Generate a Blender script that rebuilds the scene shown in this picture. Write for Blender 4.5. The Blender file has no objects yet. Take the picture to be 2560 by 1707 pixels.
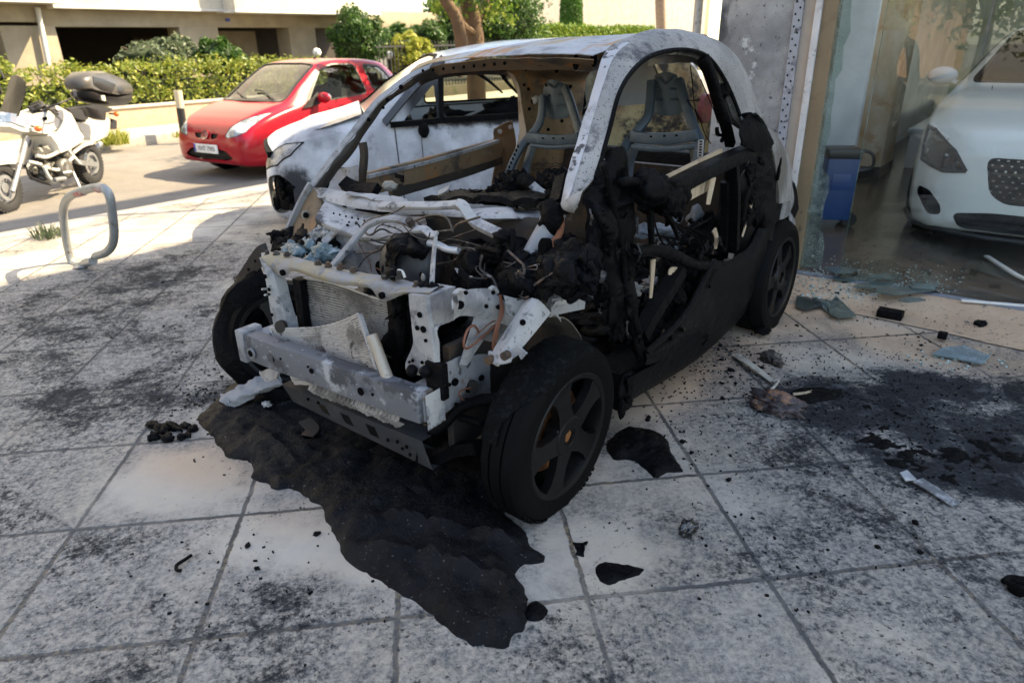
import bpy, bmesh, math, random
from mathutils import Vector, Matrix, noise
random.seed(7)
sc = bpy.context.scene
COL = sc.collection
R_ = math.radians

# ------------------------------------------------------------------ camera, sky, sun, exposure
CAM = Vector((1.68607, -1.506983, 1.353788))
CR = Vector((0.794273, 0.607307, -0.017559))
CU = Vector((-0.228187, 0.324973, 0.917781))
CF = Vector((-0.563082, 0.724962, -0.396697))
FPX = 1729.984
cam = bpy.data.cameras.new('camera')
cam_o = bpy.data.objects.new('camera', cam)
COL.objects.link(cam_o)
m = Matrix((CR, CU, -CF)).transposed().to_4x4()
m.translation = CAM
cam_o.matrix_world = m
cam.sensor_width = 36.0
cam.lens = FPX / 2560 * 36
cam.clip_start = 0.05
cam.clip_end = 600
cam.dof.use_dof = True
cam.dof.focus_distance = 2.25
cam.dof.aperture_fstop = 3.6
sc.camera = cam_o

SUN_EL, SUN_AZ = R_(46), R_(50)       # azimuth measured from +X towards +Y
world = bpy.data.worlds.new('World')
sc.world = world
world.use_nodes = True
wt = world.node_tree
sky = wt.nodes.new('ShaderNodeTexSky')
sky.sky_type = 'NISHITA'
sky.sun_disc = False
sky.sun_elevation = SUN_EL
sky.sun_rotation = math.pi / 2 - SUN_AZ
wt.links.new(sky.outputs[0], wt.nodes['Background'].inputs[0])
wt.nodes['Background'].inputs[1].default_value = 0.15
sun = bpy.data.lights.new('sun', 'SUN')
sun.energy = 3.9
sun.angle = R_(0.55)
sun.color = (1.0, 0.87, 0.66)
sun_o = bpy.data.objects.new('sun', sun)
COL.objects.link(sun_o)
to_sun = Vector((math.cos(SUN_AZ) * math.cos(SUN_EL), math.sin(SUN_AZ) * math.cos(SUN_EL), math.sin(SUN_EL)))
sun_o.rotation_euler = (-to_sun).to_track_quat('-Z', 'Y').to_euler()
sun_o.location = to_sun * 40
sc.view_settings.view_transform = 'Standard'
sc.view_settings.look = 'None'
sc.view_settings.exposure = 1.98
sc.view_settings.use_white_balance = True
sc.view_settings.white_balance_temperature = 7550
sc.view_settings.gamma = 1.0
sc.cycles.max_bounces = 8
sc.cycles.transparent_max_bounces = 16

# ------------------------------------------------------------------ measuring: a photo point and one known coordinate give a place
def P(p, X=None, Y=None, Z=None):
    x, y = p[0] / 0.91875, p[1] / 0.91875
    d = CF + CR * ((x - 1280) / FPX) - CU * ((y - 853.5) / FPX)
    if X is not None: t = (X - CAM.x) / d.x
    elif Y is not None: t = (Y - CAM.y) / d.y
    else: t = (Z - CAM.z) / d.z
    return CAM + d * t
def _z(a, b, s): return lambda x, y: (a + s * x, b + s * y)
Z1 = _z(459.4, 45.9, .3908); Z2 = _z(459.4, 505.3, .3908); Z3 = _z(1240.3, 45.9, .5272)
Z4 = _z(0, 0, .3908); Z5 = _z(1617, 0, .4102); Z6 = _z(689, 0, .4297); Z7 = _z(0, 137.8, .2403)
Z8 = _z(1010.6, 257.25, .21096); Z9 = _z(1332.2, 321.56, .32237); Z10 = _z(588, 532.9, .22267)
Z11 = _z(1084.1, 679.9, .33974); Z12 = _z(0, 551.25, .41016); Z13 = _z(1800.7, 514.5, .23438)
Z14 = _z(1378.1, 643.1, .46868); Z15 = _z(367.5, 826.9, .43941)

# ------------------------------------------------------------------ object helpers
def wm(o):
    M = o.matrix_basis.copy()
    while o.parent:
        o = o.parent
        M = o.matrix_basis @ M
    return M
def tag(o, label=None, cat=None, group=None, kind=None):
    if label: o['label'] = label
    if cat: o['category'] = cat
    if group: o['group'] = group
    if kind: o['kind'] = kind
    return o
def empty(name, loc, label, cat, rz=0, group=None, s=1.0):
    o = bpy.data.objects.new(name, None)
    o.location = loc; o.rotation_euler = (0, 0, rz); o.scale = (s, s, s)
    COL.objects.link(o)
    return tag(o, label, cat, group)
def nz(v, s=1.0, seed=0.0):
    return noise.noise(Vector((v[0] * s + seed, v[1] * s + seed * .7, v[2] * s - seed)))
def catmull(pts, n):
    pts = [Vector(p) for p in pts]
    if len(pts) == 2: return [pts[0].lerp(pts[1], i / n) for i in range(n + 1)]
    out = []
    m_ = len(pts) - 1
    for i in range(n + 1):
        t = i / n * m_
        k = min(int(t), m_ - 1); f = t - k
        p0, p1, p2, p3 = pts[max(k - 1, 0)], pts[k], pts[k + 1], pts[min(k + 2, m_)]
        out.append(0.5 * ((2 * p1) + (p2 - p0) * f + (2 * p0 - 5 * p1 + 4 * p2 - p3) * f * f + (3 * p1 - p0 - 3 * p2 + p3) * f ** 3))
    return out
class MB:
    def __init__(s): s.v = []; s.f = []; s.lumpy = False
    def add(s, vs, fs):
        b = len(s.v); s.v += [Vector(v) for v in vs]
        s.f += [[i + b for i in f] for f in fs]; return s
    def box(s, c, d, rot=None, taper=1.0):
        c = Vector(c); vs = []
        for z in (-1, 1):
            k = taper if z > 0 else 1
            for x, y in ((-1, -1), (1, -1), (1, 1), (-1, 1)):
                p = Vector((x * d[0] / 2 * k, y * d[1] / 2 * k, z * d[2] / 2))
                vs.append(c + (rot @ p if rot else p))
        return s.add(vs, [(3, 2, 1, 0), (4, 5, 6, 7), (0, 1, 5, 4), (1, 2, 6, 5), (2, 3, 7, 6), (3, 0, 4, 7)])
    def bb(s, x0, x1, y0, y1, z0, z1):
        return s.box(((x0 + x1) / 2, (y0 + y1) / 2, (z0 + z1) / 2), (abs(x1 - x0), abs(y1 - y0), abs(z1 - z0)))
    def sweep(s, pts, prof, up=None, scale=None, n=0, closed=False):
        pts = [Vector(p) for p in pts]
        if n: pts = catmull(pts, n)
        N = len(pts); k = len(prof); vs = []
        prev = Vector(up) if up is not None else None
        for i, p in enumerate(pts):
            a = pts[(i - 1) % N] if closed else pts[max(i - 1, 0)]
            b = pts[(i + 1) % N] if closed else pts[min(i + 1, N - 1)]
            t = (b - a).normalized()
            if prev is None: prev = Vector((0, 0, 1)) if abs(t.z) < .9 else Vector((0, 1, 0))
            u = (up if up is not None else prev)
            u = Vector(u) - t * Vector(u).dot(t)
            u.normalize()
            if up is None: prev = u
            w = t.cross(u)
            sc_ = scale[min(i, len(scale) - 1)] if scale and not n else (scale[0] + (scale[-1] - scale[0]) * i / (N - 1) if scale else 1)
            for q in prof: vs.append(p + w * q[0] * sc_ + u * q[1] * sc_)
        fs = []
        for i in range(N if closed else N - 1):
            j = (i + 1) % N
            for a in range(k):
                b = (a + 1) % k
                fs.append((i * k + a, i * k + b, j * k + b, j * k + a))
        if not closed:
            fs.append(tuple(range(k - 1, -1, -1))); fs.append(tuple((N - 1) * k + a for a in range(k)))
        return s.add(vs, fs)
    def tube(s, pts, r, k=8, n=0, closed=False, scale=None):
        return s.sweep(pts, [(math.cos(a * 2 * math.pi / k) * r, math.sin(a * 2 * math.pi / k) * r) for a in range(k)], n=n, closed=closed, scale=scale)
    def bar(s, pts, w, h, up=None, n=0, scale=None):
        return s.sweep(pts, [(-w / 2, -h / 2), (w / 2, -h / 2), (w / 2, h / 2), (-w / 2, h / 2)], up=up, n=n, scale=scale)
    def grid(s, rows):
        k = len(rows[0]); vs = [p for r in rows for p in r]; fs = []
        for i in range(len(rows) - 1):
            for j in range(k - 1):
                fs.append((i * k + j, i * k + j + 1, (i + 1) * k + j + 1, (i + 1) * k + j))
        return s.add(vs, fs)
    def sheet(s, rows, nu=0, nv=0, amp=0.0, fs=8.0, seed=0.0, thick=0.0):
        """rows of control points -> smooth patch, crumpled by amp, given real thickness"""
        rows = [[Vector(p) for p in r] for r in rows]
        if nu: rows = [catmull(r, nu) for r in rows]
        if nv:
            cols = [catmull([r[j] for r in rows], nv) for j in range(len(rows[0]))]
            rows = [[c[i] for c in cols] for i in range(nv + 1)]
        if amp:
            for r in rows:
                for p in r:
                    p += Vector((nz(p, fs, seed), nz(p, fs, seed + 9), nz(p, fs, seed + 17))) * amp + \
                         Vector((nz(p, fs * 3, seed + 3), nz(p, fs * 3, seed + 5), nz(p, fs * 3, seed + 7))) * amp * .45
        if not thick: return s.grid(rows)
        n_, k = len(rows), len(rows[0]); back = []
        for i in range(n_):
            b = []
            for j in range(k):
                du = rows[i][min(j + 1, k - 1)] - rows[i][max(j - 1, 0)]
                dv = rows[min(i + 1, n_ - 1)][j] - rows[max(i - 1, 0)][j]
                nn = du.cross(dv)
                b.append(rows[i][j] + (nn.normalized() * thick if nn.length > 1e-9 else Vector((0, 0, thick))))
            back.append(b)
        b0 = len(s.v); s.grid(rows); b1 = len(s.v); s.grid([list(reversed(r)) for r in back])
        def fi(i, j): return b0 + i * k + j
        def bi(i, j): return b1 + i * k + (k - 1 - j)
        for j in range(k - 1):
            s.f.append([fi(0, j + 1), fi(0, j), bi(0, j), bi(0, j + 1)])
            s.f.append([fi(n_ - 1, j), fi(n_ - 1, j + 1), bi(n_ - 1, j + 1), bi(n_ - 1, j)])
        for i in range(n_ - 1):
            s.f.append([fi(i, 0), fi(i + 1, 0), bi(i + 1, 0), bi(i, 0)])
            s.f.append([fi(i + 1, k - 1), fi(i, k - 1), bi(i, k - 1), bi(i + 1, k - 1)])
        return s
    def lathe(s, prof, c=(0, 0, 0), axis='X', k=40, mat3=None, closed=True):
        """prof: (along axis, radius)"""
        c = Vector(c); vs = []; n_ = len(prof)
        for a in range(k):
            t = a * 2 * math.pi / k
            for (h, r) in prof:
                p = Vector((h, r * math.cos(t), r * math.sin(t)))
                if axis == 'Z': p = Vector((p.y, p.z, p.x))
                if axis == 'Y': p = Vector((p.z, p.x, p.y))
                vs.append(c + (mat3 @ p if mat3 else p))
        fs = []
        for a in range(k):
            b = (a + 1) % k
            for i in range(n_ if closed else n_ - 1):
                j = (i + 1) % n_
                fs.append((a * n_ + i, b * n_ + i, b * n_ + j, a * n_ + j))
        return s.add(vs, fs)
    def disc(s, c, nrm, r, k=12, r2=None, t=0.004, up=None):
        nrm = Vector(nrm).normalized(); q = nrm.to_track_quat('Z', 'Y').to_matrix(); c = Vector(c); r2 = r2 or r
        vs = [c + q @ Vector((r * math.cos(i * 2 * math.pi / k), r2 * math.sin(i * 2 * math.pi / k), h)) for h in (-t, t) for i in range(k)]
        fs = [tuple(range(k, 2 * k)), tuple(range(k - 1, -1, -1))] + [(i, (i + 1) % k, k + (i + 1) % k, k + i) for i in range(k)]
        return s.add(vs, fs)
    def lump(s, c, r, seed=0.0, amp=.35, fs=1.6, sub=3, rot=None):
        s.lumpy = s.lumpy or amp > .3
        bm = bmesh.new(); bmesh.ops.create_icosphere(bm, subdivisions=max(sub, 3), radius=1)
        r = Vector(r) if hasattr(r, '__len__') else Vector((r, r, r)); c = Vector(c); vs = []
        for v in bm.verts:
            p = v.co
            d = 1 + amp * nz(p, fs, seed) + amp * .5 * nz(p, fs * 2.7, seed + 5) + amp * .22 * nz(p, fs * 6, seed + 3)
            q = Vector((p.x * r.x, p.y * r.y, p.z * r.z)) * d
            vs.append(c + (rot @ q if rot else q))
        fs = [[v.index for v in f.verts] for f in bm.faces]; bm.free()
        return s.add(vs, fs)
    def prism(s, poly, depth, o, ax, ay):
        """flat outline (2D) given thickness; o origin, ax/ay in-plane axes"""
        o, ax, ay = Vector(o), Vector(ax), Vector(ay); nn = ax.cross(ay).normalized(); k = len(poly)
        vs = [o + ax * p[0] + ay * p[1] + nn * h for h in (0, depth) for p in poly]
        fs = [tuple(range(k - 1, -1, -1)), tuple(range(k, 2 * k))] + [(i, (i + 1) % k, k + (i + 1) % k, k + i) for i in range(k)]
        return s.add(vs, fs)
    def build(s, name, mat, parent=None, local=False, bevel=0.0, smooth=True, ang=40, seg=2, lumpy=False):
        lumpy = lumpy or s.lumpy
        vs = s.v
        if parent is not None and not local:
            inv = wm(parent).inverted(); vs = [inv @ v for v in vs]
        me = bpy.data.meshes.new(name)
        me.from_pydata([tuple(v) for v in vs], [], s.f)
        if bevel:
            bm = bmesh.new(); bm.from_mesh(me)
            bmesh.ops.recalc_face_normals(bm, faces=bm.faces)
            es = [e for e in bm.edges if e.is_manifold and e.calc_face_angle(0) > R_(35)]
            bmesh.ops.bevel(bm, geom=es, offset=bevel, segments=seg, affect='EDGES', profile=.6, clamp_overlap=True)
            bm.to_mesh(me); bm.free()
        me.update()
        if smooth:
            me.shade_smooth(); me.set_sharp_from_angle(angle=R_(ang if not lumpy else 150))
        me.materials.append(mat)
        o = bpy.data.objects.new(name, me); COL.objects.link(o)
        if parent is not None: o.parent = parent
        return o
def copy_tree(o, parent=None):
    c = o.copy(); COL.objects.link(c)
    if parent is not None: c.parent = parent
    for ch in list(o.children): copy_tree(ch, c)
    return c
def text_mb(txt, size, o, ax, ay, depth=.002):
    cu = bpy.data.curves.new('t', 'FONT'); cu.body = txt; cu.size = size; cu.align_x = 'CENTER'; cu.align_y = 'CENTER'; cu.extrude = depth
    ob = bpy.data.objects.new('t', cu); COL.objects.link(ob)
    me = bpy.data.meshes.new_from_object(ob.evaluated_get(bpy.context.evaluated_depsgraph_get()))
    o, ax, ay = Vector(o), Vector(ax), Vector(ay); nn = ax.cross(ay)
    mb = MB().add([o + ax * v.co.x + ay * v.co.y + nn * v.co.z for v in me.vertices], [list(p.vertices) for p in me.polygons])
    bpy.data.objects.remove(ob); bpy.data.curves.remove(cu); bpy.data.meshes.remove(me)
    return mb

# ------------------------------------------------------------------ materials
class NT:
    def __init__(s, name):
        s.m = bpy.data.materials.new(name); s.m.use_nodes = True; s.t = s.m.node_tree
        s.b = s.t.nodes['Principled BSDF']; s.out = s.t.nodes['Material Output']
        s.tc = s.t.nodes.new('ShaderNodeTexCoord'); s.co = s.tc.outputs['Object']
    def n(s, ty, **kw):
        nd = s.t.nodes.new(ty)
        for k, v in kw.items(): setattr(nd, k, v)
        return nd
    def put(s, inp, v):
        if isinstance(v, bpy.types.NodeSocket): s.t.links.new(v, inp)
        elif isinstance(v, (tuple, list)) and inp.type == 'RGBA': inp.default_value = (*v[:3], 1)
        else: inp.default_value = v
    def math(s, op, a, b=0.0, c=None):
        nd = s.n('ShaderNodeMath', operation=op)
        s.put(nd.inputs[0], a); s.put(nd.inputs[1], b)
        if c is not None: s.put(nd.inputs[2], c)
        return nd.outputs[0]
    def map(s, sc_=(1, 1, 1), rot=(0, 0, 0), loc=(0, 0, 0), vec=None):
        nd = s.n('ShaderNodeMapping'); s.put(nd.inputs[0], vec or s.co)
        nd.inputs['Scale'].default_value = sc_; nd.inputs['Rotation'].default_value = rot; nd.inputs['Location'].default_value = loc
        return nd.outputs[0]
    def noise(s, scale, detail=5, rough=.6, vec=None, dist=0.0):
        nd = s.n('ShaderNodeTexNoise'); s.put(nd.inputs['Vector'], vec or s.co)
        nd.inputs['Scale'].default_value = scale; nd.inputs['Detail'].default_value = detail
        nd.inputs['Roughness'].default_value = rough; nd.inputs['Distortion'].default_value = dist
        return nd.outputs[0]
    def vor(s, scale, vec=None, feature='F1', out='Distance', rnd=1.0):
        nd = s.n('ShaderNodeTexVoronoi', feature=feature); s.put(nd.inputs['Vector'], vec or s.co)
        nd.inputs['Scale'].default_value = scale; nd.inputs['Randomness'].default_value = rnd
        return nd.outputs[out]
    def ramp(s, f, lo, hi, a=0.0, b=1.0):
        nd = s.n('ShaderNodeMapRange', interpolation_type='SMOOTHSTEP')
        s.put(nd.inputs[0], f); nd.inputs[1].default_value = lo; nd.inputs[2].default_value = hi
        nd.inputs[3].default_value = a; nd.inputs[4].default_value = b
        return nd.outputs[0]
    def mix(s, f, a, b):
        nd = s.n('ShaderNodeMix', data_type='RGBA')
        s.put(nd.inputs[0], f); s.put(nd.inputs[6], a); s.put(nd.inputs[7], b)
        return nd.outputs[2]
    def bump(s, h, strength=.5, dist=.01):
        nd = s.n('ShaderNodeBump'); nd.inputs['Strength'].default_value = strength; nd.inputs['Distance'].default_value = dist
        s.put(nd.inputs['Height'], h); s.t.links.new(nd.outputs[0], s.b.inputs['Normal'])
    def set(s, **kw):
        names = dict(color='Base Color', rough='Roughness', metal='Metallic', coat='Coat Weight', coat_rough='Coat Roughness', spec='Specular IOR Level', trans='Transmission Weight', ior='IOR', alpha='Alpha', emit='Emission Color', estr='Emission Strength', sheen='Sheen Weight')
        for k, v in kw.items(): s.put(s.b.inputs[names[k]], v)
        return s
def surf(name, base, layers=(), rough=.6, metal=0.0, bump=None, coat=0.0, spec=.5, var=.12):
    """layers: (scale, lo, hi, colour[, stretch])"""
    t = NT(name)
    c = t.mix(t.ramp(t.noise(3.0, 6), .3, .7), tuple(x * (1 - var) for x in base), tuple(min(1, x * (1 + var)) for x in base))
    for i, L in enumerate(layers):
        vec = t.map(L[4] if len(L) > 4 else (1, 1, 1), loc=(i * 3.1, i * 1.7, i * 2.3))
        c = t.mix(t.ramp(t.noise(L[0], 8, .65, vec), L[1], L[2]), c, L[3])
    t.set(color=c, rough=rough, metal=metal, coat=coat, spec=spec)
    if coat: t.set(coat_rough=.06)
    if bump: t.bump(t.noise(bump[0], 6, .65), bump[1], bump[2] if len(bump) > 2 else .01)
    return t.m
def glass(name, tint=(.8, .85, .83), ior=1.5, rough=.0, gain=1.0):
    t = NT(name); tr = t.n('ShaderNodeBsdfTransparent'); tr.inputs[0].default_value = (*tint, 1)
    gl = t.n('ShaderNodeBsdfGlossy'); gl.inputs['Roughness'].default_value = rough; gl.inputs[0].default_value = (1, 1, 1, 1)
    g = t.n('ShaderNodeNewGeometry'); dt = t.n('ShaderNodeVectorMath', operation='DOT_PRODUCT')
    t.t.links.new(g.outputs['Incoming'], dt.inputs[0]); t.t.links.new(g.outputs['Normal'], dt.inputs[1])
    f0 = ((ior - 1) / (ior + 1)) ** 2      # same reflection from either side of the sheet
    p5 = t.math('POWER', t.math('SUBTRACT', 1.0, t.math('ABSOLUTE', dt.outputs['Value'])), 5.0)
    fr = t.math('MULTIPLY_ADD', p5, 1 - f0, f0)
    mx = t.n('ShaderNodeMixShader')
    t.put(mx.inputs[0], t.math('MINIMUM', t.math('MULTIPLY', fr, gain), 1.0)); t.t.links.new(tr.outputs[0], mx.inputs[1]); t.t.links.new(gl.outputs[0], mx.inputs[2])
    t.t.links.new(mx.outputs[0], t.out.inputs[0]); t.t.nodes.remove(t.b)
    return t.m
def leafmat(name, a, b, c, trans=.35):
    t = NT(name); g = t.n('ShaderNodeNewGeometry')
    f = g.outputs['Random Per Island']
    col = t.mix(t.ramp(f, 0, .6), a, b); col = t.mix(t.ramp(f, .6, 1.0), col, c)
    t.set(color=col, rough=.45, spec=.4)
    tl = t.n('ShaderNodeBsdfTranslucent'); t.put(tl.inputs[0], col)
    mx = t.n('ShaderNodeMixShader'); mx.inputs[0].default_value = trans
    t.t.links.new(t.b.outputs[0], mx.inputs[1]); t.t.links.new(tl.outputs[0], mx.inputs[2]); t.t.links.new(mx.outputs[0], t.out.inputs[0])
    return t.m
ASH, DK, RUST, TAN, SOOT = (.42, .42, .43), (.035, .036, .04), (.17, .075, .03), (.30, .22, .13), (.012, .012, .014)
M = {}
M['char'] = surf('char', (.0026, .0027, .0033), [(14, .52, .72, (.006, .0063, .0078)), (70, .64, .73, (.03, .031, .035))], rough=.55, bump=(34, 1.0, .02), spec=0.09)
M['melt'] = surf('melt', (.0020, .0021, .0028), [(7, .5, .75, (.0045, .005, .0066)), (50, .67, .75, (.03, .032, .037))], rough=.45, bump=(26, .9, .02), spec=0.09)
M['black_panel'] = surf('black_panel', (.0028, .0029, .0037), [(6, .5, .7, (.0065, .0068, .0085)), (4, .64, .82, (.016, .012, .010)), (45, .68, .76, (.045, .045, .05))], rough=.45, bump=(24, .8, .014), spec=0.09)
M['ash_white'] = surf('ash_white', (.35, .342, .335), [(9, .48, .60, (.21, .21, .218)), (3, .56, .68, (.17, .165, .16), (1, 1, .4)), (5, .60, .72, (.27, .235, .18)), (16, .58, .66, (.14, .14, .145)), (5.5, .57, .63, (.055, .055, .06)), (40, .60, .68, (.07, .07, .075)), (120, .64, .70, (.03, .03, .033))], rough=.75, bump=(60, .3, .004))
M['ash_grey'] = surf('ash_grey', (.27, .268, .272), [(5, .48, .64, (.13, .13, .137)), (4, .58, .72, (.36, .355, .35)), (9, .56, .66, (.15, .115, .08)), (26, .58, .66, (.05, .05, .054)), (110, .63, .70, (.03, .03, .033))], rough=.8, bump=(50, .3, .004))
M['roof_ash'] = surf('roof_ash', (.36, .37, .385), [(3.2, .44, .58, (.33, .235, .12), (1, .30, 1)), (4.5, .52, .62, (.36, .15, .045), (1.4, .25, 1)), (3, .52, .64, (.17, .175, .185)), (20, .58, .68, (.08, .08, .08)), (90, .63, .70, (.05, .05, .05))], rough=.7, bump=(40, .25, .004))
M['tan_ash'] = surf('tan_ash', (.25, .21, .14), [(8, .45, .58, (.22, .22, .225)), (3, .52, .64, (.14, .12, .095)), (14, .55, .66, (.13, .135, .15)), (5, .6, .72, (.29, .225, .12)), (100, .66, .72, (.07, .07, .07))], rough=.7, bump=(40, .2, .004))
M['rust'] = surf('rust', (.19, .125, .07), [(5, .48, .66, (.055, .045, .037)), (9, .52, .66, (.27, .12, .04)), (6, .6, .75, (.27, .24, .20)), (30, .62, .70, (.02, .018, .016))], rough=.8, bump=(40, .4, .006))
M['dark_rust'] = surf('dark_rust', (.028, .022, .018), [(6, .5, .68, (.08, .045, .024)), (10, .6, .72, (.16, .14, .12)), (30, .6, .7, (.014, .013, .013))], rough=.75, bump=(40, .4, .006))
M['beam_grey'] = surf('beam_grey', (.115, .12, .132), [(4, .55, .62, (.33, .335, .345)), (9, .52, .58, (.05, .052, .058)), (60, .62, .68, (.42, .42, .43))], rough=.65, bump=(70, .3, .003))
M['seat_metal'] = surf('seat_metal', (.062, .088, .112), [(8, .5, .7, (.11, .14, .165)), (25, .62, .7, (.03, .034, .04)), (60, .68, .73, (.34, .35, .36))], rough=.48, metal=.35, bump=(60, .2, .003))
M['fins'] = surf('fins', (.33, .31, .285), [(5, .46, .62, (.13, .12, .11)), (60, .55, .65, (.12, .115, .11)), (9, .6, .7, (.5, .49, .48))], rough=.7, metal=.1)
M['alu'] = surf('alu', (.55, .53, .49), [(8, .55, .7, (.36, .30, .22)), (40, .62, .7, (.18, .16, .14))], rough=.55, metal=.2, bump=(60, .2, .003))
M['soot_tyre'] = surf('soot_tyre', (.0022, .0023, .0026), [(14, .56, .7, (.0042, .0043, .005)), (80, .69, .75, (.03, .03, .032))], rough=.7, bump=(60, .4, .004), spec=0.09)
M['burnt_tread'] = surf('burnt_tread', (.0026, .003, .0034), [(60, .52, .64, (.009, .011, .0125)), (130, .66, .73, (.04, .044, .047))], rough=.75, bump=(90, .8, .01), spec=.09)
M['soot_rim'] = surf('soot_rim', (.003, .0031, .0034), [(8, .5, .7, (.007, .007, .0073))], rough=.45, bump=(50, .2, .003), spec=.22)
M['disc_rust'] = surf('disc_rust', (.20, .075, .02), [(10, .5, .7, (.09, .035, .012))], rough=.75)
M['wood'] = surf('wood', (.42, .33, .23), [(30, .5, .7, (.20, .14, .09), (1, 1, .1)), (8, .6, .75, (.05, .045, .04))], rough=.8)
M['copper'] = surf('copper', (.22, .085, .05), [(20, .5, .7, (.06, .03, .02))], rough=.5, metal=.3)
M['ice_glass'] = surf('ice_glass', (.10, .155, .17), [(14, .52, .66, (.30, .36, .37)), (8, .55, .7, (.05, .07, .08))], rough=.35, bump=(40, .8, .01))
M['hole'] = surf('hole', (.003, .003, .0035), rough=.9, spec=.05)
M['steel'] = surf('steel', (.33, .34, .345), [(20, .55, .7, (.2, .2, .2))], rough=.4, metal=.6)
M['rubber'] = surf('rubber', (.022, .022, .023), rough=.75, bump=(60, .2, .003))
M['black_plastic'] = surf('black_plastic', (.018, .018, .019), rough=.4)
M['chrome'] = surf('chrome', (.75, .75, .76), rough=.12, metal=1.0, var=.02)
M['bumper_grille'] = surf('bumper_grille', (.007, .007, .008), rough=.5, spec=.2)
M['lens'] = surf('lens', (.45, .46, .45), [(6, .45, .62, (.75, .73, .68)), (14, .55, .68, (.16, .17, .17))], rough=.08, coat=1.0, spec=.8)
M['seat_cloth'] = surf('seat_cloth', (.05, .05, .055), rough=.9)
M['red_lens'] = surf('red_lens', (.45, .015, .015), rough=.15, coat=.6)
M['amber'] = surf('amber', (.75, .13, .02), rough=.2, coat=.5)
M['white_print'] = surf('white_print', (.75, .75, .73), rough=.5)
M['ink'] = surf('ink', (.03, .03, .035), rough=.6)
M['eu_blue'] = surf('eu_blue', (.03, .06, .35), rough=.5)
M['car_glass'] = glass('car_glass', (.55, .60, .57), 1.5, gain=1.5)
M['shop_glass'] = glass('shop_glass', (.93, .945, .935), 1.5, gain=1.3)
M['screen_glass'] = glass('screen_glass', (.10, .13, .17), 1.5, gain=1.5)

# ------------------------------------------------------------------ the ground
TILE0, TILEA, TS = Vector((-0.452105, -0.967617, 0)), 0.775553, 0.499204
STAINS = ((2190, 975, 1.25, .60, .75, .36), (2000, 880, .7, .3, .7, .10), (2330, 1040, .55, .5, 0, .30), (2080, 900, .5, .25, .6, .16), (2250, 1090, .5, .2, .3, .16), (2010, 880, .45, .2, .6, .17), (1800, 880, .4, .2, .5, .13), (1850, 920, .28, .16, .5, .12),
                              (300, 800, 1.6, 1.1, 2.2, .145), (80, 720, 1.5, .9, 2.2, .13), (500, 600, 1.4, .6, 1.6, .15), (200, 640, 1.4, .5, 1.6, .05), (150, 950, .6, .45, 1, .06), (40, 1150, .5, .4, 0, .07), (300, 930, .4, .25, .5, .15), (520, 900, .3, .18, .5, .16), (130, 1330, .5, .4, 0, .05), (180, 1520, .4, .3, 0, .07),
                              (600, 1480, .4, .3, 0, .06), (280, 1230, .28, .16, .4, .13), (700, 1350, .25, .15, .4, .07), (2000, 1420, .9, .7, 0, .06), (2250, 1350, .7, .6, 0, .06), (150, 1480, .7, .5, 0, .03), (750, 1500, .5, .3, 0, .09), (1300, 1480, .5, .25, 0, .07), (1750, 1250, .35, .3, 0, .09), (1850, 1180, .4, .3, .3, .06), (1200, 1530, .6, .25, 0, .05), (2250, 1300, .3, .25, 0, .05), (1560, 1330, .2, .12, 0, .05),
                              (1400, 1020, .25, .12, .6, .14), (1950, 640, .6, .2, 0, .15),
                              (300, 560, 1.6, .5, 1.6, -.10), (400, 1090, .30, .2, .4, -.20), (620, 1250, .28, .2, .4, -.13), (850, 1280, .3, .16, .5, -.13), (1520, 900, .45, .16, 1.4, -.13), (1330, 1250, .3, .2, .3, -.12), (1650, 1000, .3, .15, .6, -.06), (700, 1190, .2, .15, .4, -.1), (1800, 760, .4, .2, 1, -.08),
                              (2150, 800, 1.1, .28, -.1, -.06))   # soft soot stains: photo point, radii in metres, turn, strength
SCORCH = ((1600, 840, 1.1, .38, 1.45, 1), (2150, 800, 1.5, .4, 0, .9), (480, 1060, .5, .24, .4, .7), (1900, 700, .6, .3, .5, .8), (700, 1190, .25, .15, .4, .4))
def stain_field(lst):
    L = []
    for (x, y, rx, ry, a, s_) in lst:
        p = P((x, y), Z=0); L.append((p.x, p.y, math.cos(a), math.sin(a), 1 / rx, 1 / ry, s_))
    def f(x, y):
        v = 0.0
        for (px, py, c, s_, ix, iy, k) in L:
            dx, dy = x - px, y - py
            r = math.hypot((dx * c + dy * s_) * ix, (dy * c - dx * s_) * iy)
            if r < 1:
                q_ = max(0.0, (r - .15) / .85); v += k * (1 - q_ * q_ * (3 - 2 * q_))
        return v
    return f
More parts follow.
